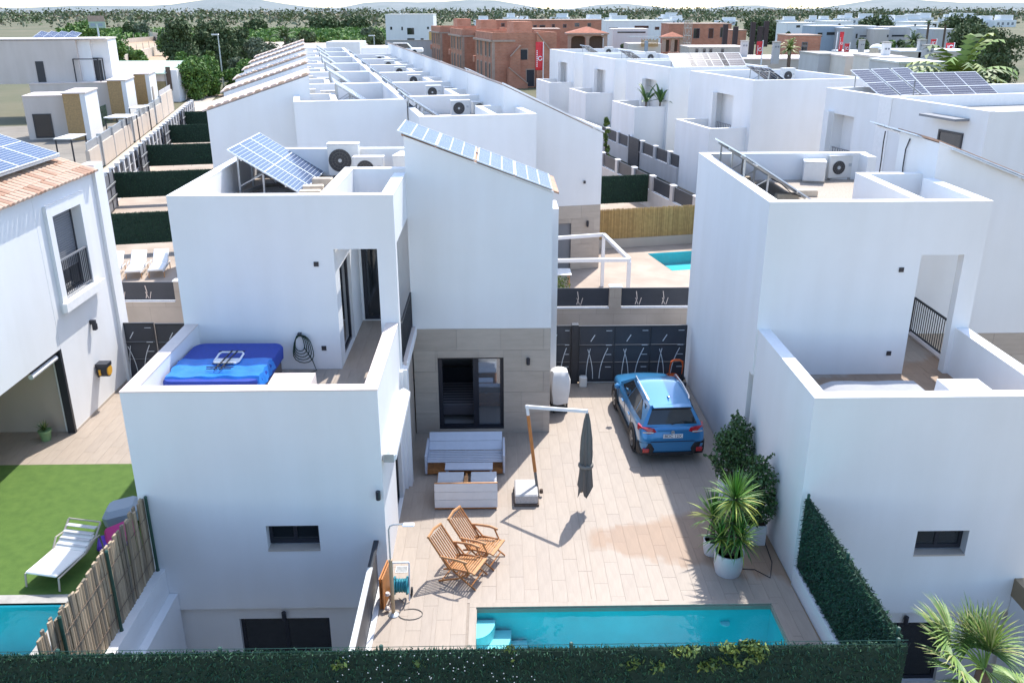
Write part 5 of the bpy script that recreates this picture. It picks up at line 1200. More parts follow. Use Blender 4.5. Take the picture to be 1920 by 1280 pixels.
    if first and not mir:
        m = MB(); m.plate('y', gx, 0, -0.1, 2.998, 0.03, 0.25, [(-2.15, -1.38, 0.0, 2.2)]); m.plate('x', 0.25, gd, -0.1, 2.998, -0.25, -0.02); m.build('wall', 'room', h)
        clad(h, 'y', gx, 0, 0, 2.995, 0.03, 0.03, 1.2, 0.6, ST, [(-2.15, -1.38, 0.0, 2.2)])
        MB().box(-2.15, -1.38, 0.1, 0.16, 0, 2.2).build('door', 'shutter_grey', h)
        l = MB(); l.lathe([(0.05, -0.14), (0.06, 0), (0.05, 0.14)], (-0.62, -0.08, 2.15), 8); l.build('wall_lamp', 'dark_frame', h)
        f = MB(); f.plate('y', -4.35, -4.02, 5.0, 5.5, -0.02, -0.002, [(-4.30, -4.07, 5.05, 5.45)]); w_ = f.build('window', 'dark_frame', h); MB().box(-4.30, -4.07, -0.012, -0.006, 5.05, 5.45).build('pane', 'dark_glass', w_)
        MB().box(-0.85, -0.78, -0.12, -0.0, 4.0, 4.12).build('wall_camera', 'dark_frame', h)
    if first and mir:
        f = MB(); f.plate('y', xa+1.0, xa+1.95, 3.2, 5.55, y0+0.10, y0+0.16, [(xa+1.13, xa+1.88, 3.2, 5.45)]); w_ = f.build('window', 'dark_frame', h); MB().box(xa+1.13, xa+1.88, y0+0.12, y0+0.14, 3.2, 5.45).build('blind', 'rattan_grey', w_)
    return h
GR, GL = 'right-hand halves of the white terraced row', 'left-hand halves of the white terraced row'
NR, NL = 6, 6
SR, SLF = 8.9, 9.5
for i in range(NR):
    a = 'with a stone-tiled ground floor, nearest, behind the near villa gable' if i == 0 else '%s from the front on the right side of the row' % ORD[i]
    row_house('white terraced house %s' % a, 0, i*SR, False, 0, SR, i == 0, 6.19, 8.3, -8.5, GR)
for i in range(NL):
    a = 'with a dark framed upper window, nearest, behind the near solar array' if i == 0 else '%s from the front on the left side of the row' % ORD[i]
    row_house('white terraced house %s' % a, -17.05, 3.8+i*SLF, True, 0.33, SLF, i == 0, 6.85, 8.27, -8.5, GL, 4.2)
# roof equipment of the row
ac0 = None
for side, n, s_, u0, v0, dz in (('right', NR, SR, 0.0, 0.0, 0.0), ('left', NL, SLF, -17.05, 3.8, 0.33)):
    for i in range(n):
        du = -5.4 if side == 'right' else 5.2
        for j, (du, dv, ww, hh) in enumerate(((-6.1 if side == 'right' else 3.95, 4.9, 0.85, 0.72), (-5.0 if side == 'right' else 5.05, 5.25, 0.8, 0.60))):
            p = UV(u0+du, v0+i*s_+dv-0.6, 6.6+dz)
            lab = '%s air-conditioning unit on the %s house of the row, %s side' % (('larger', 'smaller')[j], ORD[i]+' nearest', side)
            if ac0 is None: ac0 = [make_ac('air_conditioner', lab, p, PHI, 0.9, 0.72, 0.36, 0.27, ACG), None]
            else: dup(ac0[0], p, PHI+R(rnd.uniform(-6, 6)), lab, (ww/0.9, 1, hh/0.72))
        sgn = 1
        lo = (-6.75, 0.9) if side == 'right' else (7.45, 0.4)
        L0 = UV(u0+lo[0], v0+i*s_+lo[1]-0.2, 6.75+dz); L1 = UV(u0+lo[0], v0+i*s_+lo[1]+3.2, 6.75+dz); H0 = UV(u0+lo[0]-1.85, v0+i*s_+lo[1]-0.2, 7.95+dz)
        frame_array('tilted solar array on the roof of the %s nearest row house, %s side' % (ORD[i], side), L0, L1, H0, 3, MOD_A, 1.13, 'tilted solar arrays on the row roofs', True, 6.6+dz)
slope_array('pale solar panels along the left tiled slope of the third house of the row', UV(-16.9, 3.8+2*SLF+0.5, 7.28), UX*4.3+Vector((0, 0, 1.35)), VY, 4, MOD_B, 1.0)
slope_array('pale solar panels along the top of the second row house gable, right side', UV(-4.3, SR+0.4, 8.32), UX*4.3-Vector((0, 0, 2.0)), VY, 4, MOD_B, 1.0)
# white plain end walls beyond the last houses
for (pa, pb, Y, lab) in (((612, 96), (674, 79), 118, 'plain white end building beyond the left half of the row'), ((678, 112), (735, 90), 96, 'plain white end building beyond the right half of the row')):
    a, b = GY(*pa, Y), GY(*pb, Y); o = MB().box(a.x, b.x, Y, Y+6, 0, b.z).build('end_building', 'white_render'); tag(o, lab, 'building')

# plots of the row: paving, hedge fences, loungers, pergola, bamboo screen
m = MB(); m.plate('z', -25, 7.4, -9.3, 75, -0.05, -0.012, [(3.18, 6.62, -1.22, 1.92)])
pv = m.build('yard_paving', 'paving'); pv.location = O2; pv.rotation_euler = (0, 0, PHI); struct(pv)
p2 = thing('swimming_pool', 'turquoise pool corner glimpsed beyond the gap beside the right-hand villa', 'swimming pool', O2, PHI)
m = MB(); m.add([(3.2, -1.2, -0.6), (6.6, -1.2, -0.6), (6.6, 1.9, -0.6), (3.2, 1.9, -0.6), (3.2, -1.2, -0.013), (6.6, -1.2, -0.013), (6.6, 1.9, -0.013), (3.2, 1.9, -0.013)], [(0, 1, 2, 3), (0, 1, 5, 4), (1, 2, 6, 5), (2, 3, 7, 6), (3, 0, 4, 7)]); m.build('basin', 'pool_tile', p2)
MB().add([(3.2, -1.2, -0.045), (6.6, -1.2, -0.045), (6.6, 1.9, -0.045), (3.2, 1.9, -0.045)], [(0, 1, 2, 3)]).build('water', 'pool_water', p2)
for i, (ua, ub, v) in enumerate(((-25.0, -16.2, 7.9), (-25.0, -16.2, 20.3), (-25.0, -16.2, 32.4), (-25.0, -16.2, 44.8), (-25.0, -16.2, 56.0))):
    a, b = UV(ua, v), UV(ub, v)
    hedge_fence(('dark green hedge fence behind the three white loungers, left of the row' if i == 0 else 'dark green hedge fence, %s nearest of those stacked left of the row' % ORD[i]), (a.x, a.y), (b.x, b.y), 0.45, 2.0, (190, 150, 110, 80, 60)[i], (), 0.0, 'beige_wall', 'hedge fences left of the row', 0.075+0.02*i)
a, b = UV(3.2, 12.2), UV(7.1, 12.2)
hedge_fence('dark green hedge fence behind the bamboo screen right of the row', (a.x, a.y), (b.x, b.y), 0.35, 2.0, 160, (), 0.0, 'beige_wall', None, 0.08)
bf = thing('bamboo_fence', 'golden bamboo screen on a low wall in the gap beside the right-hand villa', 'fence', UV(0.3, 3.35), PHI)
MB().box(0, 6.9, -0.1, 0.1, 0, 0.47).build('low_wall', 'beige_wall', bf); MB().box(0, 6.9, 0.02, 0.05, 0.47, 1.9).build('backing', 'bamboo_2', bf)
m = MB(); x = 0.0
while x < 6.9:
    w_ = rnd.uniform(0.018, 0.034); m.cur = rnd.randrange(3); m.tube([(x+w_/2, -0.01, 0.46), (x+w_/2+rnd.uniform(-.008, .008), -0.01, 2.0+rnd.uniform(-.03, .03))], w_/2, 5); x += w_
m.build('bamboo_canes', ['bamboo_0', 'bamboo_1', 'bamboo_2'], bf, kind='stuff')
pg = thing('pergola', 'white open pergola frame on the sunny patio behind the gate', 'pergola', (0, 0, 0))
q1, q2 = G(1132, 440, 2.3), G(1180, 487, 2.3); q3, q4 = G(1020, 448, 2.3), G(1020, 489, 2.3)
for p in (q1, q2): MB().box(p.x-0.07, p.x+0.07, p.y-0.07, p.y+0.07, 0, 2.24).build('post', 'white_metal', pg)
for p, q in ((q1, q2), (q3, q1), (q4, q2)): MB().bar(p, q, 0.14, 0.13).build('beam', 'white_metal', pg)
tt_ = thing('garden_table', 'white table half hidden behind the gable, beside the pergola', 'table', GY(1045, 478, 36.2)*1.0)
tt_.location = (2.55, 36.4, 0); MB().box(-0.6, 0.62, -0.5, 0.5, 0.72, 0.75).build('table_top', 'cushion_white', tt_)
for x in (-0.5, 0.55):
    for y in (-0.42, 0.42): MB().bar((x, y, 0), (x*0.95, y*0.95, 0.72), 0.04).build('leg', 'teak_light', tt_)
bp = thing('potted_bush', 'small yellow-green bush behind the dark panels under the pergola', 'bush', G(1050, 540, 0.3)); bp.location.z = 0
m = MB(); leaf_cloud(m, (0, 0, 0.45), (0.45, 0.4, 0.42), 420, 0.09, shell=0.0); m.build('foliage', ['vine_0', 'vine_1', 'vine_2'], bp, kind='stuff'); MB().lathe([(0.2, 0), (0.24, 0.2)], (0, 0, 0), 10).build('pot', 'terracotta', bp)
LG = None
for i, (ux, l) in enumerate(((-21.95, 'leftmost'), (-20.95, 'middle one'), (-19.98, 'rightmost'))):
    p = UV(ux, 3.0)
    if LG is None:
        LG = thing('sun_lounger', '', 'sun lounger', p, PHI-R(2), 'white loungers on the tiled yard')
        MB().bbox(-0.34, 0.34, -0.1, 1.15, 0.33, 0.43, 0.03).build('seat_cushion', 'cushion_white', LG)
        o = MB().bbox(-0.34, 0.34, 0, 0.85, -0.05, 0.05, 0.03).build('back_cushion', 'cushion_white', LG, loc=(0, 1.13, 0.40)); o.rotation_euler = (R(33), 0, 0)
        for x in (-0.33, 0.33):
            MB().bar((x, -0.1, 0.30), (x, 1.7, 0.30), 0.04).build('side_rail', 'sofa_white', LG)
            for y in (0.0, 1.5): MB().bar((x, y, 0), (x, y+0.05, 0.30), 0.035).build('leg', 'teak_light', LG)
            MB().tube([(x*1.1, 0.75, 0.30), (x*1.15, 0.8, 0.52), (x*1.15, 1.15, 0.54)], 0.018, 5).build('armrest', 'sofa_white', LG)
        r_ = LG
    else: r_ = dup(LG, p, PHI-R(2))
    r_['label'] = 'white sun lounger, %s of the three on the tiled yard at left' % l
# lane-side walls right of the row
def fr(a, b, n): return [a+(b-a)*i/(n-1) for i in range(n)]
pA, pB = UV(7.25, 27.5), UV(7.25, -2.0)
panel_wall('pale wall with dark panels and capped pillars along the near side of the lane', (pA.x, pA.y), (pB.x, pB.y), 1.05, fr(0.10, 0.96, 9), 0.85, 0.42, wm='grey_render', lit_reeds=False)
pA, pB = UV(11.75, 40), UV(11.75, 18.6)
panel_wall('grey wall with dark panels and capped pillars across the lane, below the stepped villas', (pA.x, pA.y), (pB.x, pB.y), 1.15, fr(0.30, 0.93, 6), 0.85, 0.42, wm='grey_render', lit_reeds=False)
gp = UV(11.55, 27.9); g = thing('garage_gate', 'tall dark gate in the white wall across the lane, between the houses at right', 'gate', gp, PHI-R(90))
for k in range(9): MB().box(0.02+0.0, 2.2, -0.03, 0.0, 0.05+k*0.235, 0.275+k*0.235).build('slat', 'anthracite_panel', g)
MB().box(-0.08, 0.0, -0.05, 0.05, 0, 2.25).build('post', 'grey_render', g)
# street fence of the row at the far left, low wall, white posts and dark panels
t = thing('street_fence', 'long white-posted fence with dark panels along the sandy street at left', 'fence', UV(-25.0, 9.0), PHI)
pm = MB().box(-0.13, 0.13, -0.13, 0.13, 0, 2.1).mesh('post', 'white_render'); cm = MB().bbox(-0.17, 0.17, -0.17, 0.17, 2.1, 2.17, 0.02).mesh('post_cap', 'white_coping')
dm = MB().box(-0.03, 0.03, 0.14, 1.66, 0.75, 1.95).mesh('dark_panel', 'anthracite_panel'); wm_ = MB().box(-0.1, 0.1, 0.14, 1.66, 0, 0.74).mesh('base_wall', 'white_render'); rm = MB().box(0.03, 0.06, 0.14, 1.66, 1.3, 1.36).mesh('panel_rail', 'galv_steel')
for k in range(33):
    y = k*1.8
    inst(pm, 'post', t, (0, y, 0)); inst(cm, 'post_cap', t, (0, y, 0)); inst(dm, 'dark_panel', t, (0, y, 0)); inst(wm_, 'base_wall', t, (0, y, 0)); inst(rm, 'panel_rail', t, (0, y, 0))
GG = 'dark framed gates along the sandy street'
g0 = None
for k, v in enumerate((17.2, 29.7, 41.9, 54.0)):
    lab = 'dark gate with pale crossbars at the left end of the %s hedge fence' % ORD[k+1] if k else 'dark gate with pale crossbars just behind the left house corner'
    if g0 is None:
        g0 = thing('yard_gate', lab, 'gate', UV(-24.6, v), PHI, GG)
        f = MB()
        for y in (0, 1.3, 2.6): f.box(-0.05, 0.05, y-0.05, y+0.05, 0.05, 2.3)
        f.build('frame', 'anthracite', g0)
        for y in (0.05, 1.35):
            for j in range(3): MB().box(-0.015, 0.015, y+0.02, y+1.2, 0.1+j*0.74, 0.76+j*0.74).build('panel', 'shutter_grey', g0)
        for z in (0.8, 1.54): MB().box(0.052, 0.10, -0.05, 2.65, z-0.04, z+0.04).build('crossbar', 'galv_steel', g0)
    else: dup(g0, UV(-24.6, v), PHI, lab)
# wall on the other side of the street with steel gates
t = thing('street_wall', 'sandy boundary wall with grey metal strip fence along the far left street', 'wall', UV(-28.6, 32.0), PHI)
for k in range(10):
    y = k*4.6; gate_ = k in (0, 3, 6)
    MB().box(-0.14, 0.14, y, y+(3.5 if gate_ else 4.45), 0, 1.75 if k < 8 else 2.5).build('wall', 'beige_light', t)
    MB().box(-0.03, 0.03, y, y+(3.5 if gate_ else 4.45), 1.751 if k < 8 else 2.501, 2.35 if k < 8 else 3.0).build('metal_strip', 'galv_steel' if k < 8 else 'grey_render', t)
    MB().box(-0.17, 0.17, y+4.45, y+4.6, 0, 2.45).build('post', 'galv_steel', t)
    if gate_: MB().box(-0.04, 0.06, y+3.52, y+4.44, 0.05, 2.3).build('steel_gate', 'galv_steel', t)

# ================================================================== LEFT NEIGHBOUR
ln = thing('side_house', 'white house with clay tile eaves and sunlit side wall at the left edge', 'house', (-12.12, 22.5, 0))
Wm = 'white_render'
m = MB(); m.plate('x', 0.35, 4.0, 0, 6.80, -0.30, 0, [(1.05, 2.75, 3.75, 6.10)]); m.build('wall', Wm, ln)
m = MB(); m.plate('x', -9.0, 0.35, 2.55, 6.80, -0.30, -0.004); m.build('wall', Wm, ln)
m = MB(); m.box(-8, -0.3, 4.0, 4.6, 0, 6.9); m.box(-0.3, 0.10, 4.005, 4.6, 0, 7.02); m.build('wall', Wm, ln)
m = MB(); m.plate('x', -9, 4, 0, 2.6, -2.6, -2.4); m.box(-2.4, -0.31, 0.36, 0.6, 0, 2.6); m.build('wall', 'beige_wall', ln)
m = MB(); m.box(-8.0, -0.31, -9, 4, 2.62, 2.9); m.build('ceiling', Wm, ln)
# architrave round the window, sill
m = MB(); m.plate('x', 0.78, 3.05, 3.42, 6.42, 0.001, 0.10, [(1.05, 2.75, 3.75, 6.10)]); m.build('window_surround', Wm, ln)
MB().box(0.101, 0.22, 0.70, 3.22, 3.48, 3.73).build('window_sill', 'white_coping', ln)
w_ = MB().plate('x', 1.05, 2.75, 3.75, 6.10, -0.24, -0.20, [(1.12, 2.68, 3.82, 6.03)]).build('window', 'dark_frame', ln)
for k in range(24): MB().box(-0.235, -0.215, 1.12, 2.68, 4.4+k*0.068, 4.4+k*0.068+0.058).build('shutter_slat', 'shutter_grey', w_)
MB().box(-0.24, -0.23, 1.12, 2.68, 3.82, 6.03).build('pane', 'dark_glass', w_)
rl = MB(); rl.bar((0.06, 1.07, 4.85), (0.06, 2.73, 4.85), 0.045); rl.bar((0.06, 1.07, 3.85), (0.06, 2.73, 3.85), 0.03); rl.bar((0.06, 2.72, 3.80), (0.06, 2.72, 4.85), 0.035); rl.bar((0.06, 1.09, 3.80), (0.06, 1.09, 4.85), 0.035); rail = rl.build('balcony_rail', 'shutter_grey', ln)
bmx = MB().box(0.052, 0.068, -0.008, 0.008, 3.86, 4.84).mesh('baluster', 'dark_frame')
for k in range(15): inst(bmx, 'baluster', rail, (0, 1.17+k*0.106, 0))
m = MB(); m.plate('x', -1.2, 0.35, 0.0, 2.549, -0.20, -0.06, [(-1.2, 0.25, 0.0, 2.45)]); m.box(-0.2, 0.01, 0.352-0.1, 0.349, 0, 2.549); m.build('porch_frame', 'anthracite', ln)
MB().tube([(-0.10, -1.2, 2.35), (-0.10, 0.2, 2.35)], 0.07, 8).build('rolled_blind', 'white_metal', ln, True)
l = MB(); l.box(0.0, 0.16, 2.22, 2.32, 2.60, 2.72); l.box(0.07, 0.17, 2.2, 2.34, 2.42, 2.60); l.build('wall_lamp', 'dark_frame', ln)
MB().box(0, 0.012, 0.36, 4.0, 0.0, 0.07).build('skirting', 'stone_tile_1', ln)
# tiled roof: rows of curved tiles along the eaves
RM = MB(); RM.prism([(-8, 9.6), (0.10, 6.80), (0.10, 6.88), (-8, 9.68)], 'y', -9, 4.0); RM.build('roof', 'terracotta', ln)
tm = []
for c in ('terracotta', 'terracotta_pale', 'terracotta_pale'):
    m = MB(); N = 5; vs = []
    for y_ in (0, -0.52):
        for k in range(N+1): a = math.pi*k/N; rr = 0.105 if y_ == 0 else 0.085; vs.append((y_, rr*math.cos(a), rr*0.75*math.sin(a)))
    m.add(vs, [(k, k+1, N+2+k, N+1+k) for k in range(N)]+[tuple(range(N+1))]); tm.append(m.mesh('roof_tile', c))
sla = math.atan2(2.8, 8.1)
for r_ in range(5):
    for k in range(26 if r_ < 3 else 20):
        d = 0.24-r_*0.42
        inst(rnd.choice(tm), 'roof_tile', ln, (d*math.cos(sla), 3.88-k*0.232, 6.90-d*math.sin(sla)+rnd.uniform(0, .012)), (0, sla, rnd.gauss(0, .012)))
t = thing('solar_array', 'blue solar panels on the tiled roof of the left house', 'solar panels', (-12.75, 26.0, 7.32))
a, s_ = Vector((0, -1, 0)), Vector((-math.cos(sla), 0, math.sin(sla))); nn = Vector((math.sin(sla), 0, math.cos(sla)))
for k in range(5):
    o = bpy.data.objects.new('panel', MOD_A); COL.objects.link(o); o.parent = t; o.matrix_local = Matrix.Translation(a*(k*1.14+1.13)+nn*0.12) @ Matrix((-a, s_, nn)).transposed().to_4x4()
MB().bar(nn*0.04, a*5.7+nn*0.04, 0.05).build('rail', 'aluminium', t)
# yellow hose box on the wall, taps
hb = thing('hose_box', 'black and yellow wall hose reel on the sunlit wall of the left house', 'hose reel', (-12.10, 24.7, 1.15), 0)
m = MB(); m.tube([(0.03, 0, 0), (0.33, 0, 0)], 0.20, 14); m.build('drum', 'black_plastic', hb, True)
m = MB(); m.tube([(0.332, 0, 0), (0.36, 0, 0)], [0.17, 0.15], 14); m.build('side_cover', 'yellow_case', hb, True)
MB().box(0.0, 0.36, -0.16, 0.16, 0.13, 0.24).build('housing', 'dark_frame', hb); MB().box(0.1, 0.16, -0.215, -0.19, -0.1, 0.08).build('hose_end', 'yellow_case', hb); MB().box(0, 0.05, -0.1, 0.1, -0.2, 0.2).build('bracket', 'dark_frame', hb)
tp = thing('plant_pot', 'green pot with a small spiky plant standing in the porch of the left house', 'plant pot', (-12.75, 22.35, 0.0))
MB().lathe([(0.12, 0), (0.165, 0.26), (0.18, 0.26), (0.18, 0.31), (0.155, 0.31)], (0, 0, 0), 16).build('pot', 'pot_green', tp, True)
m = MB()
for k in range(60): a = k*2.4; e = R(rnd.uniform(15, 85)); m.cur = k % 3; blade(m, (0, 0, 0.3), (math.cos(a)*math.cos(e), math.sin(a)*math.cos(e), math.sin(e)), rnd.uniform(0.18, 0.36), 0.013, 0.3, 3)
m.build('plant', ['palm_0', 'shrub_1', 'palm_2'], tp)
# yard: tiles, turf, pool, lounger, toys
sy = struct(MB().plate('z', -20, -7.46, 20.9, 26.5, -0.05, -0.018).build('side_patio', 'grout'))
planks(sy, -15.0, -7.46, 20.9, 26.5, 0.0, 0.30, 1.2, PM)
m = MB(); m.plate('z', -20, -7.40, 15.3, 20.9, -0.05, -0.002); tf = struct(m.build('turf', 'turf'))
m = MB(); m.plate('z', -20, -7.40, 11.4, 15.3, -0.05, -0.003, [(-14.0, -8.85, 11.9, 15.02)]); struct(m.build('pool_surround', 'concrete'))
p3 = thing('swimming_pool', 'turquoise pool corner at the lower left edge beyond the cane fence', 'swimming pool', (0, 0, 0))
m = MB(); X0, X1, Y0, Y1, ZB = -14.0, -8.85, 11.9, 15.02, -1.3
m.add([(X0, Y0, -0.004), (X1, Y0, -0.004), (X1, Y1, -0.004), (X0, Y1, -0.004), (X0, Y0, ZB), (X1, Y0, ZB), (X1, Y1, ZB), (X0, Y1, ZB)], [(4, 5, 6, 7), (0, 1, 5, 4), (1, 2, 6, 5), (2, 3, 7, 6), (3, 0, 4, 7)]); m.build('basin', 'pool_tile', p3)
MB().add([(X0, Y0, -0.10), (X1, Y0, -0.10), (X1, Y1, -0.10), (X0, Y1, -0.10)], [(0, 1, 2, 3)]).build('water', 'pool_water', p3)
_h, _t = G(172, 1000, 0.6), G(118, 1064, 0.4); _d = (_h-_t).to_2d().normalized(); LA = math.atan2(-_d.x, _d.y); _m = (_h+_t)*0.5; LP = (_m.x-_d.y*0.34-_d.x*0.3, _m.y+_d.x*0.34-_d.y*0.3, 0)
lo = thing('sun_lounger', 'white lounger with curved metal frame on the artificial turf at left', 'sun lounger', LP, LA)
lo.scale = (1.2, 0.78, 0.85)
for s_ in (-0.33, 0.33):
    MB().tube([(s_, -0.6, 0.02), (s_, -0.55, 0.36), (s_, 0.6, 0.40), (s_, 1.0, 0.55), (s_, 1.35, 0.86)], 0.022, 6).build('frame', 'scaffold', lo, True)
    MB().tube([(s_, 0.55, 0.40), (s_*1.1, 0.8, 0.62), (s_*1.1, 1.15, 0.60), (s_, 1.3, 0.02)], 0.02, 6).build('frame', 'scaffold', lo, True)
MB().tube([(-0.33, 1.36, 0.87), (0.33, 1.36, 0.87)], 0.022, 6).build('head_bar', 'scaffold', lo, True)
MB().bbox(-0.31, 0.31, -0.58, 0.58, 0.39, 0.45, 0.02).build('seat_pad', 'cushion_white', lo)
o = MB().bbox(-0.31, 0.31, 0, 0.55, -0.03, 0.03, 0.02).build('back_pad', 'cushion_white', lo, loc=(0, 0.58, 0.42)); o.rotation_euler = (R(24), 0, 0)
for k in range(4): MB().box(-0.30, 0.30, 0.66+k*0.16, 0.79+k*0.16, 0.50+k*0.09, 0.52+k*0.09).build('head_slat', 'rattan_grey', lo)
o = MB().bbox(-0.42, 0.42, -0.38, 0.38, 0.0, 0.42, 0.12).build('floor_cushion', 'grey_cushion', None, loc=tuple(G(238, 972, 0.05))); o.rotation_euler = (0, R(-10), R(10)); tag(o, 'blue-grey cushion leaning against the near villa wall on the turf', 'cushion')
for nm, c, x, y, l in (('float', 'pink_cloth', *G(226, 1000, 0.2).to_2d(), 'pink float propped behind the cane fence on the turf'), ('float', 'purple_cloth', *G(212, 1016, 0.05).to_2d(), 'violet float lying behind the cane fence on the turf')):
    o = MB().bbox(-0.32, 0.32, -0.28, 0.28, 0.0, 0.12, 0.05).build(nm, c, None, loc=(x, y, 0.18 if c == 'pink_cloth' else 0.02)); o.rotation_euler = (R(20 if c == 'pink_cloth' else 0), R(-15 if c == 'pink_cloth' else 0), R(20)); tag(o, l, 'float')
MB().tube([(-7.44, 16.1, 0.0), (-7.44, 16.1, 3.0)], 0.035, 8).build('drain_pipe', 'white_metal', None, True); tag(bpy.data.objects['drain_pipe'], 'pale drain pipe down the left corner of the near villa', 'pipe')
# ================================================================== WHITE VILLAS ACROSS THE LANE
for k, (lab) in enumerate(('white villa across the lane with a grey railing beside its terrace pillar, nearest of the stepped group', 'white villa across the lane with palms on its terrace and solar panels on the roof', 'white villa across the lane with a small bare corner terrace, third of the stepped group', 'white villa across the lane next to the red brick building, farthest of the stepped group')):
    v0 = (14.2, 27.6, 40.2, 52.8)[k]; p = UV(11.8, v0); h = thing('stepped_villa', ' '.join(lab.split()[:16]), 'house', p, PHI, 'stepped white villas across the lane')
    zl, zu = 4.3, 7.2
    m = MB(); m.plate('y', 0, 2.5, -0.1, zl, 0, 0.22); m.build('wall', 'white_render', h)
    m = MB(); m.plate('x', 0.22, 5.4, -0.1, zl, 0, 0.22); m.plate('y', 0.22, 2.9, -0.1, zl, 5.18, 5.4); m.build('wall', 'white_render', h)
    c = MB(); c.box(-0.01, 2.5, -0.01, 0.24, zl, zl+0.03); c.box(-0.01, 0.24, 0.241, 5.42, zl, zl+0.03); c.box(0.241, 2.6, 5.16, 5.42, zl, zl+0.03); c.build('parapet_coping', 'white_coping', h)
    MB().box(0.22, 3.4, 0.22, 5.18, 3.0, 3.2).build('terrace_floor', 'beige_wall', h)
    ux0, ux1, uy0, uy1 = 2.5, 10.6, -0.45, 9.2
    m = MB(); m.plate('y', ux0, ux1, -0.1, zu, uy0, uy0+0.25); m.build('wall', 'white_render', h)
    m = MB(); m.plate('x', uy0+0.25, uy1, -0.1, zu, ux0, ux0+0.25, [(2.1, 4.9, 3.2, 6.1)]); m.plate('y', ux0+0.25, ux1, -0.1, zu, uy1-0.25, uy1); m.plate('x', uy0+0.25, uy1-0.25, -0.1, zu, ux1-0.25, ux1); m.build('wall', 'white_render', h)
    MB().box(ux0+0.55, ux0+0.75, 1.6, 5.4, 3.2, 6.15).build('inner_wall', 'white_render', h); MB().box(ux0+0.251, ux0+0.549, 4.905, 5.1, 3.2, 6.15).build('inner_wall', 'white_render', h)
    MB().box(ux0-0.32, ux0-0.004, 4.5, 4.95, -0.1, 6.1).build('pillar', 'white_render', h)
    m = MB(); m.box(ux0+0.25, ux1-0.25, uy0+0.25, uy1-0.25, 6.3, 6.5); m.build('roof_deck', 'roof_membrane', h)
    c = MB(); c.box(ux0-0.01, ux1+0.01, uy0-0.01, uy0+0.26, zu, zu+0.03); c.box(ux0-0.01, ux0+0.26, uy0+0.261, uy1, zu, zu+0.03); c.box(ux0+0.27, ux1, uy1-0.26, uy1+0.01, zu, zu+0.03); c.build('parapet_coping', 'white_coping', h)
    if k == 0:
        r_ = MB(); r_.bar((ux0+0.05, 2.2, 4.2), (ux0+0.05, 4.4, 4.2), 0.05); rl = r_.build('railing', 'shutter_grey', h)
        bb = MB().box(-0.015, 0.015, -0.015, 0.015, 3.2, 4.2).mesh('baluster', 'shutter_grey')
        for j in range(9): inst(bb, 'baluster', rl, (ux0+0.05, 2.3+j*0.25, 0))
    lo = UV(11.8+ux0+4.2, v0+2.0, 6.65); lo1 = UV(11.8+ux0+4.2, v0+6, 6.65); hi = UV(11.8+ux0+2.4, v0+2.0, 7.75)
    if k != 1: frame_array('tilted solar array on the roof of the %s stepped villa across the lane' % ORD[k], lo, lo1, hi, 3, MOD_A, 1.13, 'solar arrays on the stepped villas', True, 6.5)
    make_ac('air_conditioner', 'air-conditioning unit on the roof of the %s stepped villa across the lane' % ORD[k], UV(11.8+ux0+5.3, v0+5.5, 6.5), PHI, 0.9, 1.0, 0.5, 0.3, ACG)
def upright_array(label, a, b, zt, tilt, n, me, w_, l_, group=None):
    a = Vector(a); b = Vector(b); al = (b-a).normalized(); back = Vector((-al.y, al.x, 0)); s_ = (back*math.cos(tilt)+Vector((0, 0, 1))*math.sin(tilt)); nn = al.cross(s_)
    t = thing('solar_array', label, 'solar panels', a, 0, group)
    for k in range(n):
        o = bpy.data.objects.new('panel', me); COL.objects.link(o); o.parent = t; o.matrix_local = Matrix.Translation(al*(k*(w_+0.12))) @ Matrix((al, s_, nn)).transposed().to_4x4(); o.scale = (1, l_, 1)
    L = n*(w_+0.12)
    for q in (0.05, 0.95): MB().bar(al*L*q+s_*1.75*l_*0.9-nn*0.05, al*L*q+back*1.75*l_*0.9*math.cos(tilt)+Vector((0, 0, -0.3)), 0.05).build('support_leg', 'galv_steel', t)
    return t
MOD_D = solar_module(1.9, 1.75, 2, 3, 'solar_cell_dark')
a, b = G(1265, 126, 7.25), G(1388, 124, 7.25); upright_array('four blue solar panels in a row on the roof of the villa with terrace palms', a, b, 7.3, R(32), 4, MOD_D, (b-a).length/4-0.12, 1.0)
for o in bpy.data.objects['solar_array.%03d' % 0].children if 'solar_array.000' in bpy.data.objects else []: pass
# two palms on the second villa's terrace
def small_palm(label, loc, hgt, n, L, seed):
    r_ = random.Random(seed); t = thing('potted_palm', label, 'palm', loc, 0, 'palms on the white terrace across the lane')
    MB().lathe([(0.28, 0), (0.34, 0.45)], (0, 0, 0), 10).build('pot', 'canopy_grey', t)
    MB().tube([(0, 0, 0.4), (0.05, 0, 0.4+hgt)], 0.07, 6).build('trunk', 'bark', t); m = MB()
    for k in range(n):
        a = k*2.4+seed; e = R(r_.uniform(15, 75)); d = Vector((math.cos(a)*math.cos(e), math.sin(a)*math.cos(e), math.sin(e))); m.cur = k % 3; blade(m, (0.05, 0, 0.4+hgt), d, L*r_.uniform(0.7, 1.2), 0.16, 0.7, 6)
    m.build('fronds', ['shrub_1', 'yucca_3', 'shrub_0'], t)
p = UV(13.3, 29.3, 3.2); small_palm('wide-leaved palm, left of two on the white terrace across the lane', p, 0.9, 13, 2.0, 1)
p = UV(13.95, 28.0, 3.2); small_palm('upright palm, right of two on the white terrace across the lane', p, 1.0, 11, 1.7, 5)
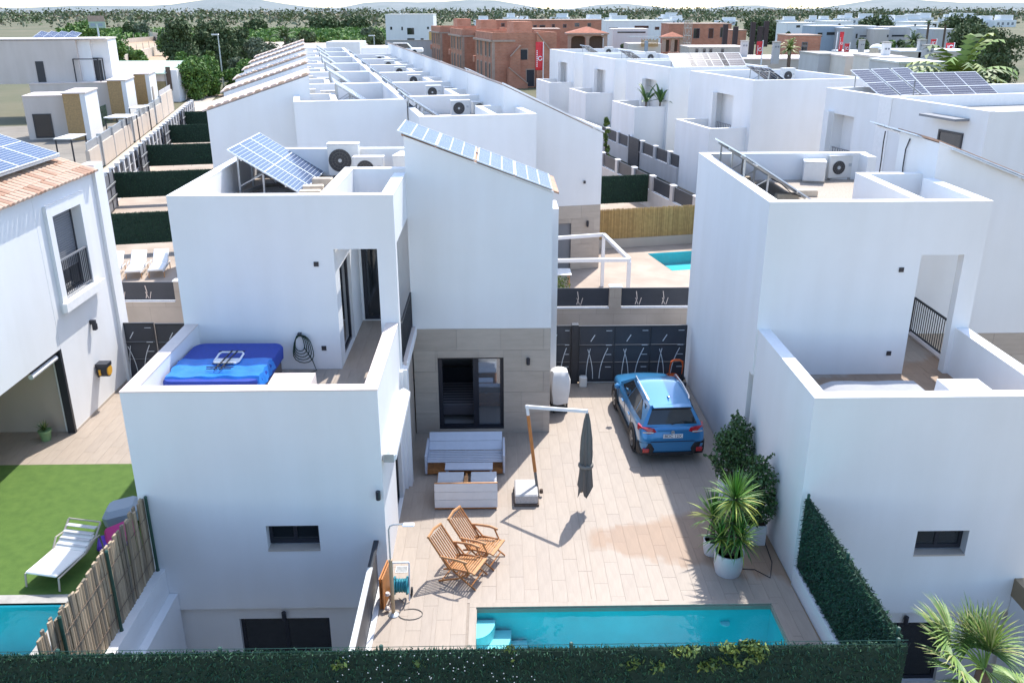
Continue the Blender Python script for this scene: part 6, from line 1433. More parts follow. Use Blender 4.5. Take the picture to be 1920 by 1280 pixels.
# villa farther right: long left face, roof panels, recess with pillar and railing, canopy window
h = thing('corner_villa', 'white villa at the upper right with two rows of blue solar panels on its roof', 'house', UV(15.35, 7.3), PHI)
m = MB(); m.plate('x', -12.5, 0, -0.1, 7.25, 0, 0.25, [(-2.9, -1.0, 3.2, 6.0)]); m.build('wall', 'white_render', h)
m = MB(); m.plate('y', 0.25, 14, -0.1, 7.25, -0.25, 0); m.build('wall', 'white_render', h); m = MB(); m.plate('y', 0.25, 14, -0.1, 7.25, -12.5, -12.25); m.build('wall', 'white_render', h)
m = MB(); m.box(-0.04, -0.003, -5.9, -4.9, 3, 7.25); m.build('wall_pier', 'white_coping', h)
m = MB(); m.box(0.25, 14, -12.25, -0.25, 6.5, 6.7); m.build('roof_deck', 'roof_membrane', h); MB().box(0.6, 0.8, -3.3, -0.6, 3.2, 6.05).build('inner_wall', 'white_render', h); MB().box(0.251, 0.599, -0.998, -0.8, 3.2, 6.05).build('inner_wall', 'white_render', h)
MB().box(-0.3, -0.004, -0.95, -0.45, 0, 6.1).build('pillar', 'white_render', h)
c = MB(); c.box(-0.01, 0.27, -12.51, 0.01, 7.25, 7.28); c.box(0.271, 14, -0.27, 0.01, 7.25, 7.28); c.box(0.271, 14, -5.6, -5.35, 6.71, 7.28); c.build('parapet_coping', 'white_coping', h)
r_ = MB(); r_.bar((0.1, -2.85, 4.2), (0.1, -1.05, 4.2), 0.05); rl = r_.build('railing', 'shutter_grey', h)
bb = MB().box(-0.014, 0.014, -0.014, 0.014, 3.2, 4.2).mesh('baluster', 'shutter_grey')
for j in range(8): inst(bb, 'baluster', rl, (0.1, -2.75+j*0.23, 0))
w_ = MB().plate('x', -11.2, -9.6, 4.6, 6.2, -0.06, -0.004, [(-11.1, -9.7, 4.7, 6.1)]).build('window', 'dark_frame', h); MB().box(-0.03, -0.02, -11.1, -9.7, 4.7, 6.1).build('pane', 'dark_glass', w_)
MB().box(-0.75, -0.01, -11.4, -9.0, 6.75, 6.85).build('window_canopy', 'shutter_grey', h)
for y in (-8.3, -8.8): MB().box(-0.02, -0.001, y-0.05, y+0.05, 5.5, 5.6).build('wall_vent', 'dark_frame', h)
MS = solar_module(1.4, 1.75, 2, 6, 'solar_cell_dark')
a, b = G(1652, 181, 6.95), G(1765, 174, 6.95); upright_array('upper left row of three big blue solar panels on the villa at the upper right', a, b, 7, R(28), 3, MS, (b-a).length/3-0.12, 1.5, 'blue solar panels on the upper right villa')
a, b = G(1757, 190, 6.95), G(1882, 186, 6.95); upright_array('nearer right-hand row of three big blue solar panels on the villa at the upper right', a, b, 7, R(28), 3, MS, (b-a).length/3-0.12, 1.5, 'blue solar panels on the upper right villa')

# ================================================================== HOUSES BEYOND THE STREET AT LEFT
def px_box(m, xl, xr, yt, Y, depth, z0=-0.1, zt=None):
    a, b = GY(xl, yt, Y), GY(xr, yt, Y); m.box(a.x, b.x, Y, Y+depth, z0, zt if zt is not None else a.z); return a.x, b.x, a.z
def stone_house(label, ybase, pxl, pxr, pyt, left, stm, depth=5.5):
    g = G((pxl+pxr)/2, ybase); Y = g.y; a, b = GY(pxl, pyt, Y), GY(pxr, pyt, Y); zt = a.z; w_ = (b.x-a.x)/math.cos(PHI)*0.92
    h = thing('cream_house', label, 'house', (b.x, Y, 0), PHI, 'cream houses across the sandy street'); lx = -(b.x-GY(left, pyt, Y).x)
    MB().box(lx, -w_-0.02, 1.4, depth, -0.1, zt-0.3).build('wall', 'cream_render', h); MB().box(lx, -w_-0.02, 1.35, depth, zt-0.299, zt-0.2).build('parapet_coping', 'beige_coping', h)
    MB().box(-w_, 0, 0, 1.8, -0.1, zt).build('stone_pier', stm, h); MB().box(-w_-0.1, 0.55, -0.1, depth, zt+0.001, zt+0.12).build('pier_coping', 'beige_coping', h)
    MB().box(0.003, 0.45, 0.02, depth-0.1, -0.1, zt).build('side_wall', 'white_render', h)
    wf = MB().plate('y', -w_-3.2, -w_-1.6, 0.1, 2.3, 1.33, 1.39, [(-w_-3.1, -w_-1.7, 0.2, 2.2)]).build('window', 'dark_frame', h); MB().box(-w_-3.1, -w_-1.7, 1.35, 1.36, 0.2, 2.2).build('pane', 'dark_glass', wf)
    return h, Y, a, b
h1, Y1, a1, b1 = stone_house('cream house with a golden stone pier, nearest across the sandy street', 262, 116, 148, 176, 40, 'stone_gold')
h2, Y2, a2, b2 = stone_house('cream house with a golden stone pier and roof pergola, middle one across the sandy street', 225, 200, 226, 152, 60, 'stone_gold')
h3, Y3, a3, b3 = stone_house('cream house with a golden stone pier beside the green-roofed hall', 205, 250, 271, 140, 150, 'stone_gold')
zt = GY(120, 74, Y2+5).z; zt2_ = b2.z
MB().box(-14, -4.6, 3.0, 9, zt2_-0.35, zt).build('upper_storey', 'cream_render', h2); MB().box(-4.59, -3.3, 3.6, 9, zt2_-0.35, zt).build('upper_storey', 'white_render', h2); MB().box(-3.29, -1.5, 4.2, 9, zt2_-0.35, zt+0.05).build('upper_storey', 'white_render', h2)
MB().box(-14.1, -1.4, 2.9, 9.1, zt+0.051, zt+0.17).build('parapet_coping', 'beige_coping', h2)
for x_ in (-8.6, -2.9): MB().box(x_-0.4, x_+0.4, 2.93 if x_ < -5 else 4.13, 2.99 if x_ < -5 else 4.19, zt2_-0.2, zt2_+2.0).build('door', 'dark_frame', h2)
pg = thing('roof_pergola', 'dark thin-framed pergola on the roof of the middle cream house', 'pergola', (0, 0, 0)); zt2 = a2.z
for px_, dy in ((143, 1.6), (160, 3.4), (189, 1.6), (198, 3.4)):
    a = GY(px_, 150, Y2+dy); MB().bar((a.x, Y2+dy, zt2-0.2), (a.x, Y2+dy, zt2+2.2), 0.10).build('post', 'dark_frame', pg)
for (p, q) in (((143, 1.6), (189, 1.6)), ((160, 3.4), (198, 3.4)), ((143, 1.6), (160, 3.4)), ((189, 1.6), (198, 3.4))):
    a, b = GY(p[0], 150, Y2+p[1]), GY(q[0], 150, Y2+q[1]); MB().bar((a.x, Y2+p[1], zt2+2.2), (b.x, Y2+q[1], zt2+2.2), 0.10).build('beam', 'dark_frame', pg)
a, b = GY(60, 70, Y2+5), GY(140, 70, Y2+5); t = thing('solar_array', 'blue solar panels on the roof of the tall cream house at the left edge', 'solar panels', (a.x, Y2+5, zt+0.2))
for k in range(4):
    o = bpy.data.objects.new('panel', MOD_A); COL.objects.link(o); o.parent = t; o.location = (k*1.16, 0, 0); o.rotation_euler = (R(18), R(12), 0)
# shade canopies and courtyard things by those houses
for (x0, x1, yy, lab) in ((100, 134, 262, 'white shade canopy beside the nearest golden stone pier'), (194, 237, 222, 'white shade canopy behind the steel street fence'), (240, 262, 204, 'small white shade canopy beside the farthest stone pier')):
    c0, c1 = G(x0, yy, 2.4), G(x1, yy, 2.4); t = thing('shade_canopy', lab, 'canopy', c0, 0, 'white shade canopies across the street'); L = (c1-c0).length
    MB().box(0, L, 0, 2.6, 0, 0.08).build('canopy_top', 'cushion_white', t)
    for x in (0.1, L-0.1):
        for y in (0.1, 2.5): MB().box(x-0.04, x+0.04, y-0.04, y+0.04, -2.4, 0).build('post', 'dark_frame', t)
a, b = G(160, 255), G(196, 235); hedge_fence('green hedge fence in the courtyard of the cream houses', (a.x, a.y), (b.x, b.y+1), 0.1, 2.0, 90, (), None, group=None, ln=0.12)
# hall with pale green roof
Yh = 121.0; h = thing('green_roofed_hall', 'long hall with a pale green roof and stone base beyond the sandy street', 'building', (0, 0, 0))
a, b = GY(190, 140, Yh), GY(306, 138, Yh); c = GY(325, 117, Yh+9)
MB().box(a.x, b.x, Yh, Yh+9, 2.6, a.z).build('wall', 'cream_render', h); MB().box(a.x+4, b.x, Yh-0.01, Yh+9, -0.1, 2.6).build('stone_base', 'stone_tan', h)
zr = GY(250, 116, Yh+9).z
MB().prism([(Yh-0.4, a.z+0.02), (Yh+9.2, zr), (Yh+9.2, zr+0.12), (Yh-0.4, a.z+0.14)], 'x', a.x-4, b.x+0.3).build('roof', 'pale_roof', h)
MB().box(b.x+0.02, b.x+1.6, Yh+0.5, Yh+9, -0.1, a.z+0.5).build('end_wall', 'white_render', h)
MB().box(b.x+0.2, b.x+0.8, Yh+0.40, Yh+0.49, 1.4, 4.4).build('shutter', 'bark', h)
MB().box(b.x-6.5, b.x+1.5, Yh-8.5, Yh-8.1, -0.1, 2.6).build('yard_wall', 'beige_wall', h)

# ================================================================== TREES, FIELDS, ROADS BEYOND
for i, c in enumerate(((0.055, 0.085, 0.030), (0.085, 0.120, 0.042), (0.105, 0.140, 0.055))): mat('pine_%d' % i, c, 0.8)
for i, c in enumerate(((0.15, 0.175, 0.105), (0.20, 0.225, 0.14), (0.115, 0.14, 0.08))): mat('olive_%d' % i, c, 0.8)
for i, c in enumerate(((0.105, 0.20, 0.035), (0.16, 0.27, 0.05), (0.07, 0.14, 0.028))): mat('lush_%d' % i, c, 0.7)
mat('dry_scrub', (0.30, 0.25, 0.17), 0.9)
PAL = {'pine': ['pine_0', 'pine_1', 'pine_2'], 'olive': ['olive_0', 'olive_1', 'olive_2'], 'lush': ['lush_0', 'lush_1', 'lush_2'], 'vine': ['vine_0', 'vine_1', 'vine_2']}
TG = 'trees beyond the street and the row'
def tree(label, x, yb, yt, wpx, pal, seed, dens=1.0, group=TG, name='tree', squash=1.0, Y=None):
    r_ = random.Random(seed); b = G(x, yb) if Y is None else GY(x, yb, Y); b.z = 0
    hgt = max(1.2, GY(x, yt, b.y).z); wd = wpx*b.y/1700.0
    t = thing(name, label, 'tree', b, r_.uniform(0, 6), group)
    MB().tube([(0, 0, -0.1), (wd*0.02, 0, hgt*0.35), (wd*0.03, wd*0.02, hgt*0.6)], [hgt*0.035, hgt*0.026, hgt*0.014], 7).build('trunk', 'bark', t, True)
    m = MB()
    for k in range(3): a = r_.uniform(0, 6.28); m.tube([(0, 0, hgt*(0.3+0.1*k)), (math.cos(a)*wd*0.25, math.sin(a)*wd*0.25, hgt*(0.5+0.1*k))], [hgt*0.014, hgt*0.006], 5)
    m.build('limbs', 'bark', t)
    m = MB(); ncl = int(14+8*dens)
    lf = max(0.10, 0.0022*b.y)
    for k in range(ncl):
        f = r_.random(); zz = hgt*(0.10+0.83*f); rr = wd*0.55*(1-0.5*abs(f-0.4)/0.6)
        a = r_.uniform(0, 6.28); d = rr*math.sqrt(r_.random())*0.75; cr = wd*r_.uniform(0.16, 0.28)
        leaf_cloud(m, (math.cos(a)*d, math.sin(a)*d, zz), (cr, cr, cr*0.8*squash), int(150*dens), lf*1.5, r_, 0.25)
    m.build('crown', PAL[pal], t, kind='stuff')
    return t
T_ = [('big dark pine left of the street lamp, its crown reaching the top of the view', 345, 158, 38, 80, 'pine', 1.6), ('dark pine behind the street lamp', 424, 150, 50, 62, 'pine', 1.4), ('dark round pine between the two pines left of the row', 388, 150, 58, 46, 'pine', 1.2), ('grey-green olive tree left of the row, below the palm', 492, 146, 78, 74, 'olive', 1.6), ('pale olive tree nearer the lamp, left of the row', 450, 170, 110, 44, 'olive', 1.1), ('bright green fruit tree at the end of the sandy street, left of the lamp', 365, 186, 112, 70, 'lush', 1.5), ('bright green bush right of the street lamp', 440, 178, 130, 44, 'lush', 1.0), ('tall bright shrub at the left of the fruit tree', 350, 176, 95, 26, 'lush', 0.8), ('dark round tree standing alone in the sandy lot at upper left', 243, 70, 48, 26, 'pine', 0.9), ('grey bush beside the lone dark tree at upper left', 268, 70, 46, 30, 'olive', 0.8), ('green bank of creeper behind the cream houses at upper left', 205, 112, 62, 66, 'lush', 1.3), ('green bank of creeper above the hall roof at upper left', 238, 114, 92, 46, 'lush', 1.0), ('creeper clump by the tall sign mast', 160, 82, 46, 60, 'lush', 1.0), ('green clump left of the white block at the top', 705, 84, 62, 34, 'pine', 0.8), ('broad dark pine behind the lamp, filling the gap between pine and olive', 405, 135, 44, 70, 'pine', 1.5), ('dark tree at the left of the olive above the row', 455, 130, 56, 52, 'pine', 1.3), ('green thicket at the foot of the olive above the row', 470, 172, 118, 60, 'lush', 1.3), ('bright thicket left of the street lamp foot', 395, 180, 108, 50, 'lush', 1.4), ('yellow-green poplar between fruit tree and lamp', 402, 172, 92, 20, 'vine', 0.8), ('grey-green bush behind the feathery palm', 548, 96, 76, 34, 'olive', 0.9), ('dark scrub tree right of the feathery palm', 575, 80, 62, 34, 'pine', 0.8), ('low dark tree left of the big pine', 318, 104, 62, 40, 'lush', 1.0), ('creeper mass behind the upper storey of the middle cream house', 185, 92, 54, 44, 'lush', 1.2), ('low creeper mass along the sandy lot edge', 222, 126, 80, 40, 'lush', 1.2), ('creeper mass above the green-roofed hall, right end', 258, 120, 100, 40, 'lush', 1.0), ('dark scrub in the field at the top, left of the feathery palm', 478, 60, 42, 44, 'pine', 0.9), ('dark trees in the field at the top, above the row', 610, 58, 40, 60, 'pine', 1.0), ('dark field tree at the top right of the row end', 668, 56, 38, 50, 'pine', 0.9), ('pale field bush beside the tall white block', 692, 76, 56, 30, 'olive', 0.8), ('low tree by the far road in the middle of the top', 627, 78, 62, 20, 'lush', 0.6)]
for i, (l, x, yb, yt, w_, pal, d) in enumerate(T_): tree(l, x, yb, yt, w_, pal, 40+i, d)
# tall feathery palm left of the row
def far_palm(label, x, yb, yt, wpx, seed, pal=('pine_1', 'lush_2', 'olive_0'), Y=None, droop=0.8):
    b = G(x, yb) if Y is None else GY(x, yb, Y); b.z = 0; hgt = GY(x, yt, b.y).z; r_ = random.Random(seed); t = thing('palm_tree', label, 'palm tree', b, 0); wd = wpx*b.y/1700
    hc = max(0.6, hgt-wd*0.35)
    MB().tube([(0, 0, 0), (0.1, 0, hc*0.5), (0, 0, hc)], [0.25, 0.2, 0.2], 7).build('trunk', 'bark', t); m = MB()
    for k in range(34):
        a = k*2.4; e = R(r_.uniform(-15, 80)); d = Vector((math.cos(a)*math.cos(e), math.sin(a)*math.cos(e), math.sin(e))); m.cur = k % 3
        L = wd*0.55*r_.uniform(0.8, 1.1); side = d.cross(Vector((0, 0, 1))).normalized(); p = Vector((0, 0, hc)); N = 9
        for j in range(N):
            f = j/N; dd = (d+Vector((0, 0, -droop*f*f*1.5))).normalized(); q = p+dd*L/N
            for s_ in (-1, 1):
                tip = p+side*s_*L*0.28*(1-f*0.7)+dd*L*0.14-Vector((0, 0, L*0.06)); m.add([p, q, tip], [(0, 1, 2)])
            p = q
    m.build('fronds', list(pal), t)
far_palm('feathery palm standing above the olive tree left of the row', 536, 100, 55, 44, 3)
far_palm('big yellow-green palm at the upper right edge beside the flags', 1795, 175, 76, 190, 8, ('vine_1', 'vine_0', 'lush_1'), Y=70)
far_palm('small yellow palm among the roofs at upper right', 1478, 118, 78, 40, 11, ('vine_1', 'palm_2', 'vine_0'), Y=100)
far_palm('dark palm in the middle of the far right roofs', 1706, 115, 62, 44, 12, ('pine_2', 'lush_2', 'pine_1'), Y=125)
for i, (l, x, yb, yt, w_, pal, d, Y) in enumerate((('dark green tree left of the grey chimney at upper right', 1610, 112, 70, 42, 'pine', 1.0, 125), ('bushy green tree behind the beige dome at upper right', 1662, 108, 68, 34, 'lush', 0.9, 128), ('dark conifer right of the bushy tree at upper right', 1690, 110, 64, 26, 'pine', 0.8, 128), ('large dark tree at the upper right edge', 1805, 130, 50, 84, 'pine', 1.5, 135), ('yellowish bush below the palm at upper right', 1700, 120, 84, 40, 'vine', 0.9, 112), ('dark bush beside the pavilion on the white roofs', 1168, 100, 74, 22, 'pine', 0.7, 150), ('green bush left of the far white villas', 1475, 90, 60, 22, 'pine', 0.6, 190), ('dark tree beyond the frame right of the big palm', 1862, 150, 48, 100, 'pine', 1.4, 120), ('green tree behind the big palm at the right edge', 1835, 120, 58, 70, 'lush', 1.2, 150), ('green tree on the far slope left of the skyline palms', 1722, 60, 40, 34, 'pine', 0.8, 300), ('dark trees on the far slope above the flags', 1640, 52, 34, 70, 'pine', 1.0, 340), ('dark trees on the far slope right of the skyline palms', 1800, 56, 36, 80, 'pine', 1.1, 320), ('dark trees far behind the building site', 1430, 60, 38, 80, 'pine', 1.0, 330), ('palm-like green shrub in the gap beside the second stepped villa', 1138, 222, 212, 14, 'vine', 0.6, 66))): tree(l, x, yb, yt, w_, pal, 80+i, d, 'trees among the far right roofs', Y=Y)
# fields: orchard rows, scrub strip, sandy lots, far road
m = MB(); m.add([G(300, 82, -0.05), G(745, 82, -0.05), G(745, 58, -0.05), G(300, 58, -0.05)], [(0, 1, 2, 3)]); struct(m.build('field', 'orchard'))
m = MB(); m.add([G(100, 80, -0.05), G(300, 80, -0.05), G(320, 62, -0.05), G(100, 62, -0.05)], [(0, 1, 2, 3)]); struct(m.build('field', 'orchard'))
m = MB(); m.add([G(180, 128, -0.045), G(345, 128, -0.045), G(330, 74, -0.045), G(175, 80, -0.045)], [(0, 1, 2, 3)]); struct(m.build('sandy_lot', 'sand_lot'))
m = MB(); m.add([G(470, 92, -0.04), G(760, 90, -0.04), G(760, 78, -0.04), G(470, 79, -0.04)], [(0, 1, 2, 3)]); struct(m.build('dirt_road', 'sand_road'))
m = MB(); r_ = random.Random(5)
for k in range(2600):
    x = r_.uniform(110, 750); y = r_.uniform(56, 80) if x > 310 else r_.uniform(58, 74); p = G(x, y)
    sz = r_.uniform(1.2, 2.4); leaf_cloud(m, (p.x, p.y, sz*0.5), (sz, sz, sz*0.6), 9, 1.5, r_, 0.1)
m.build('orchard_rows', PAL['lush'], None, kind='stuff')
m = MB(); m2 = MB()
for k in range(3000):
    x = r_.uniform(-100, 1950); y = 26+abs(r_.gauss(0, 1))*(12 if x < 900 else 8)
    if y > 57: continue
    p = G(x, y); sz = r_.uniform(1.5, 4.0)*(1+p.y/700); leaf_cloud(m if r_.random() < 0.55 else m2, (p.x, p.y, sz*0.5), (sz, sz, sz*0.7), 9, 1.4+p.y/500, r_, 0.1)
m.build('far_scrub', PAL['pine'], None, kind='stuff'); m2.build('far_scrub', ['olive_0', 'dry_scrub', 'olive_2'], None, kind='stuff')
m = MB(); vs = []; n = 80
for k in range(n+1):
    a = -1.1+2.2*k/n; d = 3200; hz = 18+34*abs(math.sin(k*0.37))*abs(math.sin(k*0.11+1))+8*math.sin(k*1.3)
    for dd, z in ((0, -2), (350, hz), (900, -2)): vs.append(((d+dd)*math.sin(a), (d+dd)*math.cos(a), z))
m.add(vs, [(k*3+j, k*3+3+j, k*3+4+j, k*3+1+j) for k in range(n) for j in (0, 1)]); struct(m.build('hills', 'hill', None, True))
# low walls and fence round the sandy lot
for (p, q, hh, lab) in (((232, 124), (318, 94), 2.2, 'pale retaining wall round the sandy lot, right-hand stretch at upper left'), ((205, 84), (318, 74), 1.6, 'white low wall with posts along the back of the sandy lot'), ((282, 74), (316, 82), 3.0, 'grey-blue wall at the corner of the sandy lot')):
    a, b = G(*p), G(*q); t = thing('lot_wall', lab, 'wall', a, math.atan2(b.y-a.y, b.x-a.x)); L = (b-a).length
    MB().box(0, L, -0.15, 0.15, -0.1, hh).build('wall', 'beige_light', t); pp = MB().box(-0.06, 0.06, -0.06, 0.06, hh, hh+1.6).mesh('post', 'scaffold')
    for k in range(9): inst(pp, 'post', t, (L*k/8, 0, 0))
a, b = G(368, 172), G(470, 168); t = thing('mesh_fence', 'white-railed mesh fence below the trees at the end of the sandy street', 'fence', a, math.atan2(b.y-a.y, b.x-a.x)); L = (b-a).length
MB().box(0, L, -0.03, 0.03, 2.5, 2.58).build('top_rail', 'white_metal', t)
for k in range(6): MB().box(L*k/5-0.04, L*k/5+0.04, -0.04, 0.04, 0, 2.55).build('post', 'white_metal', t)
# street lamps and sign mast
def lamp_post(label, x, yb, yt, Y=None, group='street lamps'):
    b = G(x, yb) if Y is None else GY(x, yb, Y); b.z = 0; hgt = GY(x, yt, b.y).z; t = thing('street_lamp', label, 'street lamp', b, 0, group)
    MB().tube([(0, 0, 0), (0, 0, hgt)], [0.13, 0.07], 8).build('pole', 'galv_steel', t, True); MB().bbox(-0.9, 0.15, -0.16, 0.16, hgt-0.05, hgt+0.14, 0.05).build('lamp_head', 'galv_steel', t)
lamp_post('grey street lamp in front of the trees at the end of the sandy street', 421, 176, 66)
lamp_post('white street lamp pole behind the middle of the row', 703, 104, 68, Y=150)
t = thing('sign_mast', 'white mast with a faded red and white hoarding at upper left', 'sign', (0, 0, 0)); Ys = 150; a, b = GY(193, 120, Ys), GY(182, 45, Ys)
MB().tube([(a.x, Ys, 0), (a.x*0.6+b.x*0.4, Ys, b.z*0.5), (b.x, Ys, b.z)], [0.22, 0.18, 0.14], 8).build('mast', 'white_metal', t, True)
c, d = GY(168, 53, Ys), GY(197, 41, Ys); MB().box(c.x, d.x, Ys-0.12, Ys-0.05, c.z, d.z).build('board', 'pale_roof', t); MB().box(c.x, d.x, Ys-0.13, Ys-0.121, d.z+0.01, d.z+0.9).build('red_band', 'brick_pale', t)
for k in range(2): MB().box(c.x+0.3+k*1.2, c.x+1.0+k*1.2, Ys-0.135, Ys-0.121, c.z+0.25, c.z+0.7).build('blue_print', 'tank_blue', t)

# ================================================================== RED BRICK TERRACES
Yb = 141.0; GB = 'unfinished red brick blocks'
def brick_unit(label, v, full):
    base = Vector((-0.5, 141.6, 0))+VY*v; t = thing('brick_block', label, 'building', base, PHI, GB)
    H = 8.1; dpt = 14.0; wid = 10.2 if full else 10
    mm = MB(); mm.box(0, wid, 0, dpt, -0.1, H-1.0); mm.build('wall', 'red_brick', t); mm = MB(); mm.plate('z', 0, wid, 0, dpt, H-0.999, H, [(0.3, wid-0.3, 0.3, dpt-0.3)]); mm.build('parapet', 'red_brick', t); MB().box(0.3, wid-0.3, 0.3, dpt-0.3, H-0.998, H-0.93).build('roof_slab', 'concrete', t); MB().box(wid*0.45, wid*0.75, dpt*0.4, dpt*0.75, H-0.92, H+1.5).build('stair_head', 'red_brick', t)
    MB().box(-0.15, wid*0.35, -0.15, 0.4, H-1.35, H-1.05).build('cornice', 'brick_pale', t); MB().box(-0.45, -0.002, -0.15, dpt, H-1.35, H-1.05).build('cornice', 'brick_pale', t)
    for fl in (1.3, 4.55):
        for k in range(4):
            y = 1.4+k*3.0+(0.9 if k > 1 else 0)
            f = MB().plate('x', y-0.15, y+1.25, fl-0.15, fl+2.35, -0.10, -0.003, [(y, y+1.1, fl, fl+2.2)]).build('window', 'brick_pale', t); MB().box(-0.05, -0.02, y, y+1.1, fl, fl+2.2).build('opening', 'ink', f)
    MB().box(-0.12, 0.35, -0.06, -0.004, 0, H-1.36).build('quoin_strip', 'brick_pale', t)
    MB().box(2.2, 9.6, dpt+0.01, dpt+13, -0.1, H-0.6).build('wall', 'red_brick', t); MB().box(0.2, 2.19, dpt+2.5, dpt+4, 3.0, 4.0).build('balcony', 'red_brick', t)
    return t
b0 = brick_unit('unfinished red brick block with outside stairs behind the red flag, nearest of three', 0, True)
for (x0, x1, z0, z1) in ((5.4, 6.6, 0.1, 2.6), (7.6, 8.5, 0.1, 2.7), (4.4, 5.5, 4.1, 5.6), (7.4, 8.2, 3.3, 6.2)):
    f = MB().plate('y', x0-0.12, x1+0.12, z0, z1+0.15, -0.06, -0.003, [(x0, x1, z0, z1)]).build('doorway', 'brick_pale', b0); MB().box(x0, x1, -0.03, -0.02, z0, z1).build('opening', 'ink', f)
def stair(x0, z0, x1, z1, w_, parent):
    n = max(4, int(abs(x1-x0)/0.3)); m = MB(); m.prism([(x0, -0.1), (x1, -0.1), (x1, z1), (x0, z0)], 'y', -w_, -0.07); m.build('stair_wall', 'red_brick', parent); MB().bar((x0, -w_-0.02, z0+0.08), (x1, -w_-0.02, z1+0.08), 0.3, 0.14).build('stair_coping', 'brick_pale', parent)
stair(2.2, 3.0, 5.2, 0.6, 1.6, b0); stair(2.6, 4.6, 4.2, 6.2, 1.0, b0); stair(6.9, 8.0, 10.1, 4.2, 0.5, b0)
brick_unit('unfinished red brick block, middle one of the three along the row', 27, False)
brick_unit('unfinished red brick block, farthest left of the three along the row', 54, False)
# pavilion with hipped clay roof on arches
def pavilion(label, xl, xr, ybase, yeave, ypeak, Y, nb, wallm):
    a, b = GY(xl, yeave, Y), GY(xr, yeave, Y); zb = GY(xl, ybase, Y).z; t = thing('roof_pavilion', label, 'pavilion', (0, 0, 0)); W_ = b.x-a.x; D = W_*0.7; zp = GY((xl+xr)/2, ypeak, Y+D/2).z
    MB().box(a.x, b.x, Y+0.3, Y+D, -0.1, zb).build('base', wallm, t); ar = MB()
    for k in range(nb+1): x = a.x+W_*k/nb; MB().box(x-0.28, x+0.28, Y, Y+0.5, zb-0.02, a.z).build('column', 'brick_pale', t)
    for k in range(nb):
        x0, x1 = a.x+W_*k/nb+0.28, a.x+W_*(k+1)/nb-0.28; m = MB(); N = 8; r_ = (x1-x0)/2; zt = a.z-0.1; zs = zt-r_*0.55
        pts = [((x0+x1)/2-r_*math.cos(math.pi*i/N), zs+r_*0.5*math.sin(math.pi*i/N)) for i in range(N+1)]
        m.prism([(x0, zt)]+pts+[(x1, zt)], 'y', Y+0.05, Y+0.45); m.build('arch', 'brick_pale', t); MB().box(x0, x1, Y+1.6, Y+1.7, zb, a.z-0.3).build('back_wall', 'bark', t)
    MB().box(a.x-0.5, b.x+0.5, Y-0.5, Y+D+0.5, a.z+0.001, a.z+0.22).build('eave', 'brick_pale', t)
    m = MB(); e = 0.4; vs = [(a.x-e, Y-e, a.z+0.23), (b.x+e, Y-e, a.z+0.23), (b.x+e, Y+D+e, a.z+0.23), (a.x-e, Y+D+e, a.z+0.23), ((a.x+b.x)/2, Y+D/2, zp)]; m.add(vs, [(0, 1, 4), (1, 2, 4), (2, 3, 4), (3, 0, 4), (3, 2, 1, 0)]); m.build('roof', 'red_brick_plain', t)
    return t
pavilion('hipped-roof pavilion with cream arches on top of the red brick houses', 1068, 1136, 92, 65, 50, 152, 2, 'red_brick')
pavilion('small hipped-roof pavilion with cream arches left of the scaffolding', 1246, 1278, 98, 72, 60, 150, 2, 'red_brick')
def block(label, xl, xr, yt, Y, depth, m_, z0=-0.1, name='building', wins=(), cat='building', coping='white_coping', group=None, yb=None):
    a, b = GY(xl, yt, Y), GY(xr, yt, Y); zb = z0 if yb is None else GY(xl, yb, Y).z
    t = thing(name, label, cat, (a.x, Y, 0), 0, group); W_ = b.x-a.x
    MB().box(0, W_, 0, depth, zb, a.z).build('wall', m_, t)
    if coping: MB().box(-0.08, W_+0.08, -0.08, depth+0.08, a.z+0.001, a.z+0.16).build('parapet_coping', coping, t)
    for (x0, x1, y0, y1) in wins:
        p, q = GY(x0, y1, Y), GY(x1, y0, Y); f = MB().plate('y', p.x-a.x-0.05, q.x-a.x+0.05, p.z-0.05, q.z+0.05, -0.05, -0.003, [(p.x-a.x, q.x-a.x, p.z, q.z)]).build('window', 'shutter_grey', t); MB().box(p.x-a.x, q.x-a.x, -0.03, -0.02, p.z, q.z).build('pane', 'dark_glass', f)
    return t
# brick walls of the building site behind
block('long unfinished red brick block at the top behind the nearest brick terraces', 930, 1128, 39, 190, 10, 'red_brick', wins=((940, 946, 44, 50), (958, 964, 44, 50), (1000, 1006, 48, 58), (1012, 1022, 48, 58), (1035, 1040, 46, 58), (1056, 1062, 46, 52), (1078, 1086, 44, 50), (1102, 1108, 44, 50)), coping='brick_pale')
block('low unfinished brick volume with a stair tower behind the first brick block', 990, 1050, 56, 165, 8, 'red_brick', coping='brick_pale', wins=((978, 984, 46, 58),))
block('unfinished red brick house among the scaffolding at top right of centre', 1255, 1372, 46, 185, 9, 'red_brick', wins=((1300, 1312, 54, 72), (1328, 1338, 54, 72), (1350, 1358, 52, 70)), coping='brick_pale')
block('dark red brick stair block beside the red flags at upper right', 1482, 1540, 68, 130, 6, 'red_brick', wins=((1502, 1514, 80, 100),), coping='brick_pale')
block('small brick parapet house at the far end of the scaffolding', 1372, 1400, 58, 170, 6, 'red_brick', coping='brick_pale')
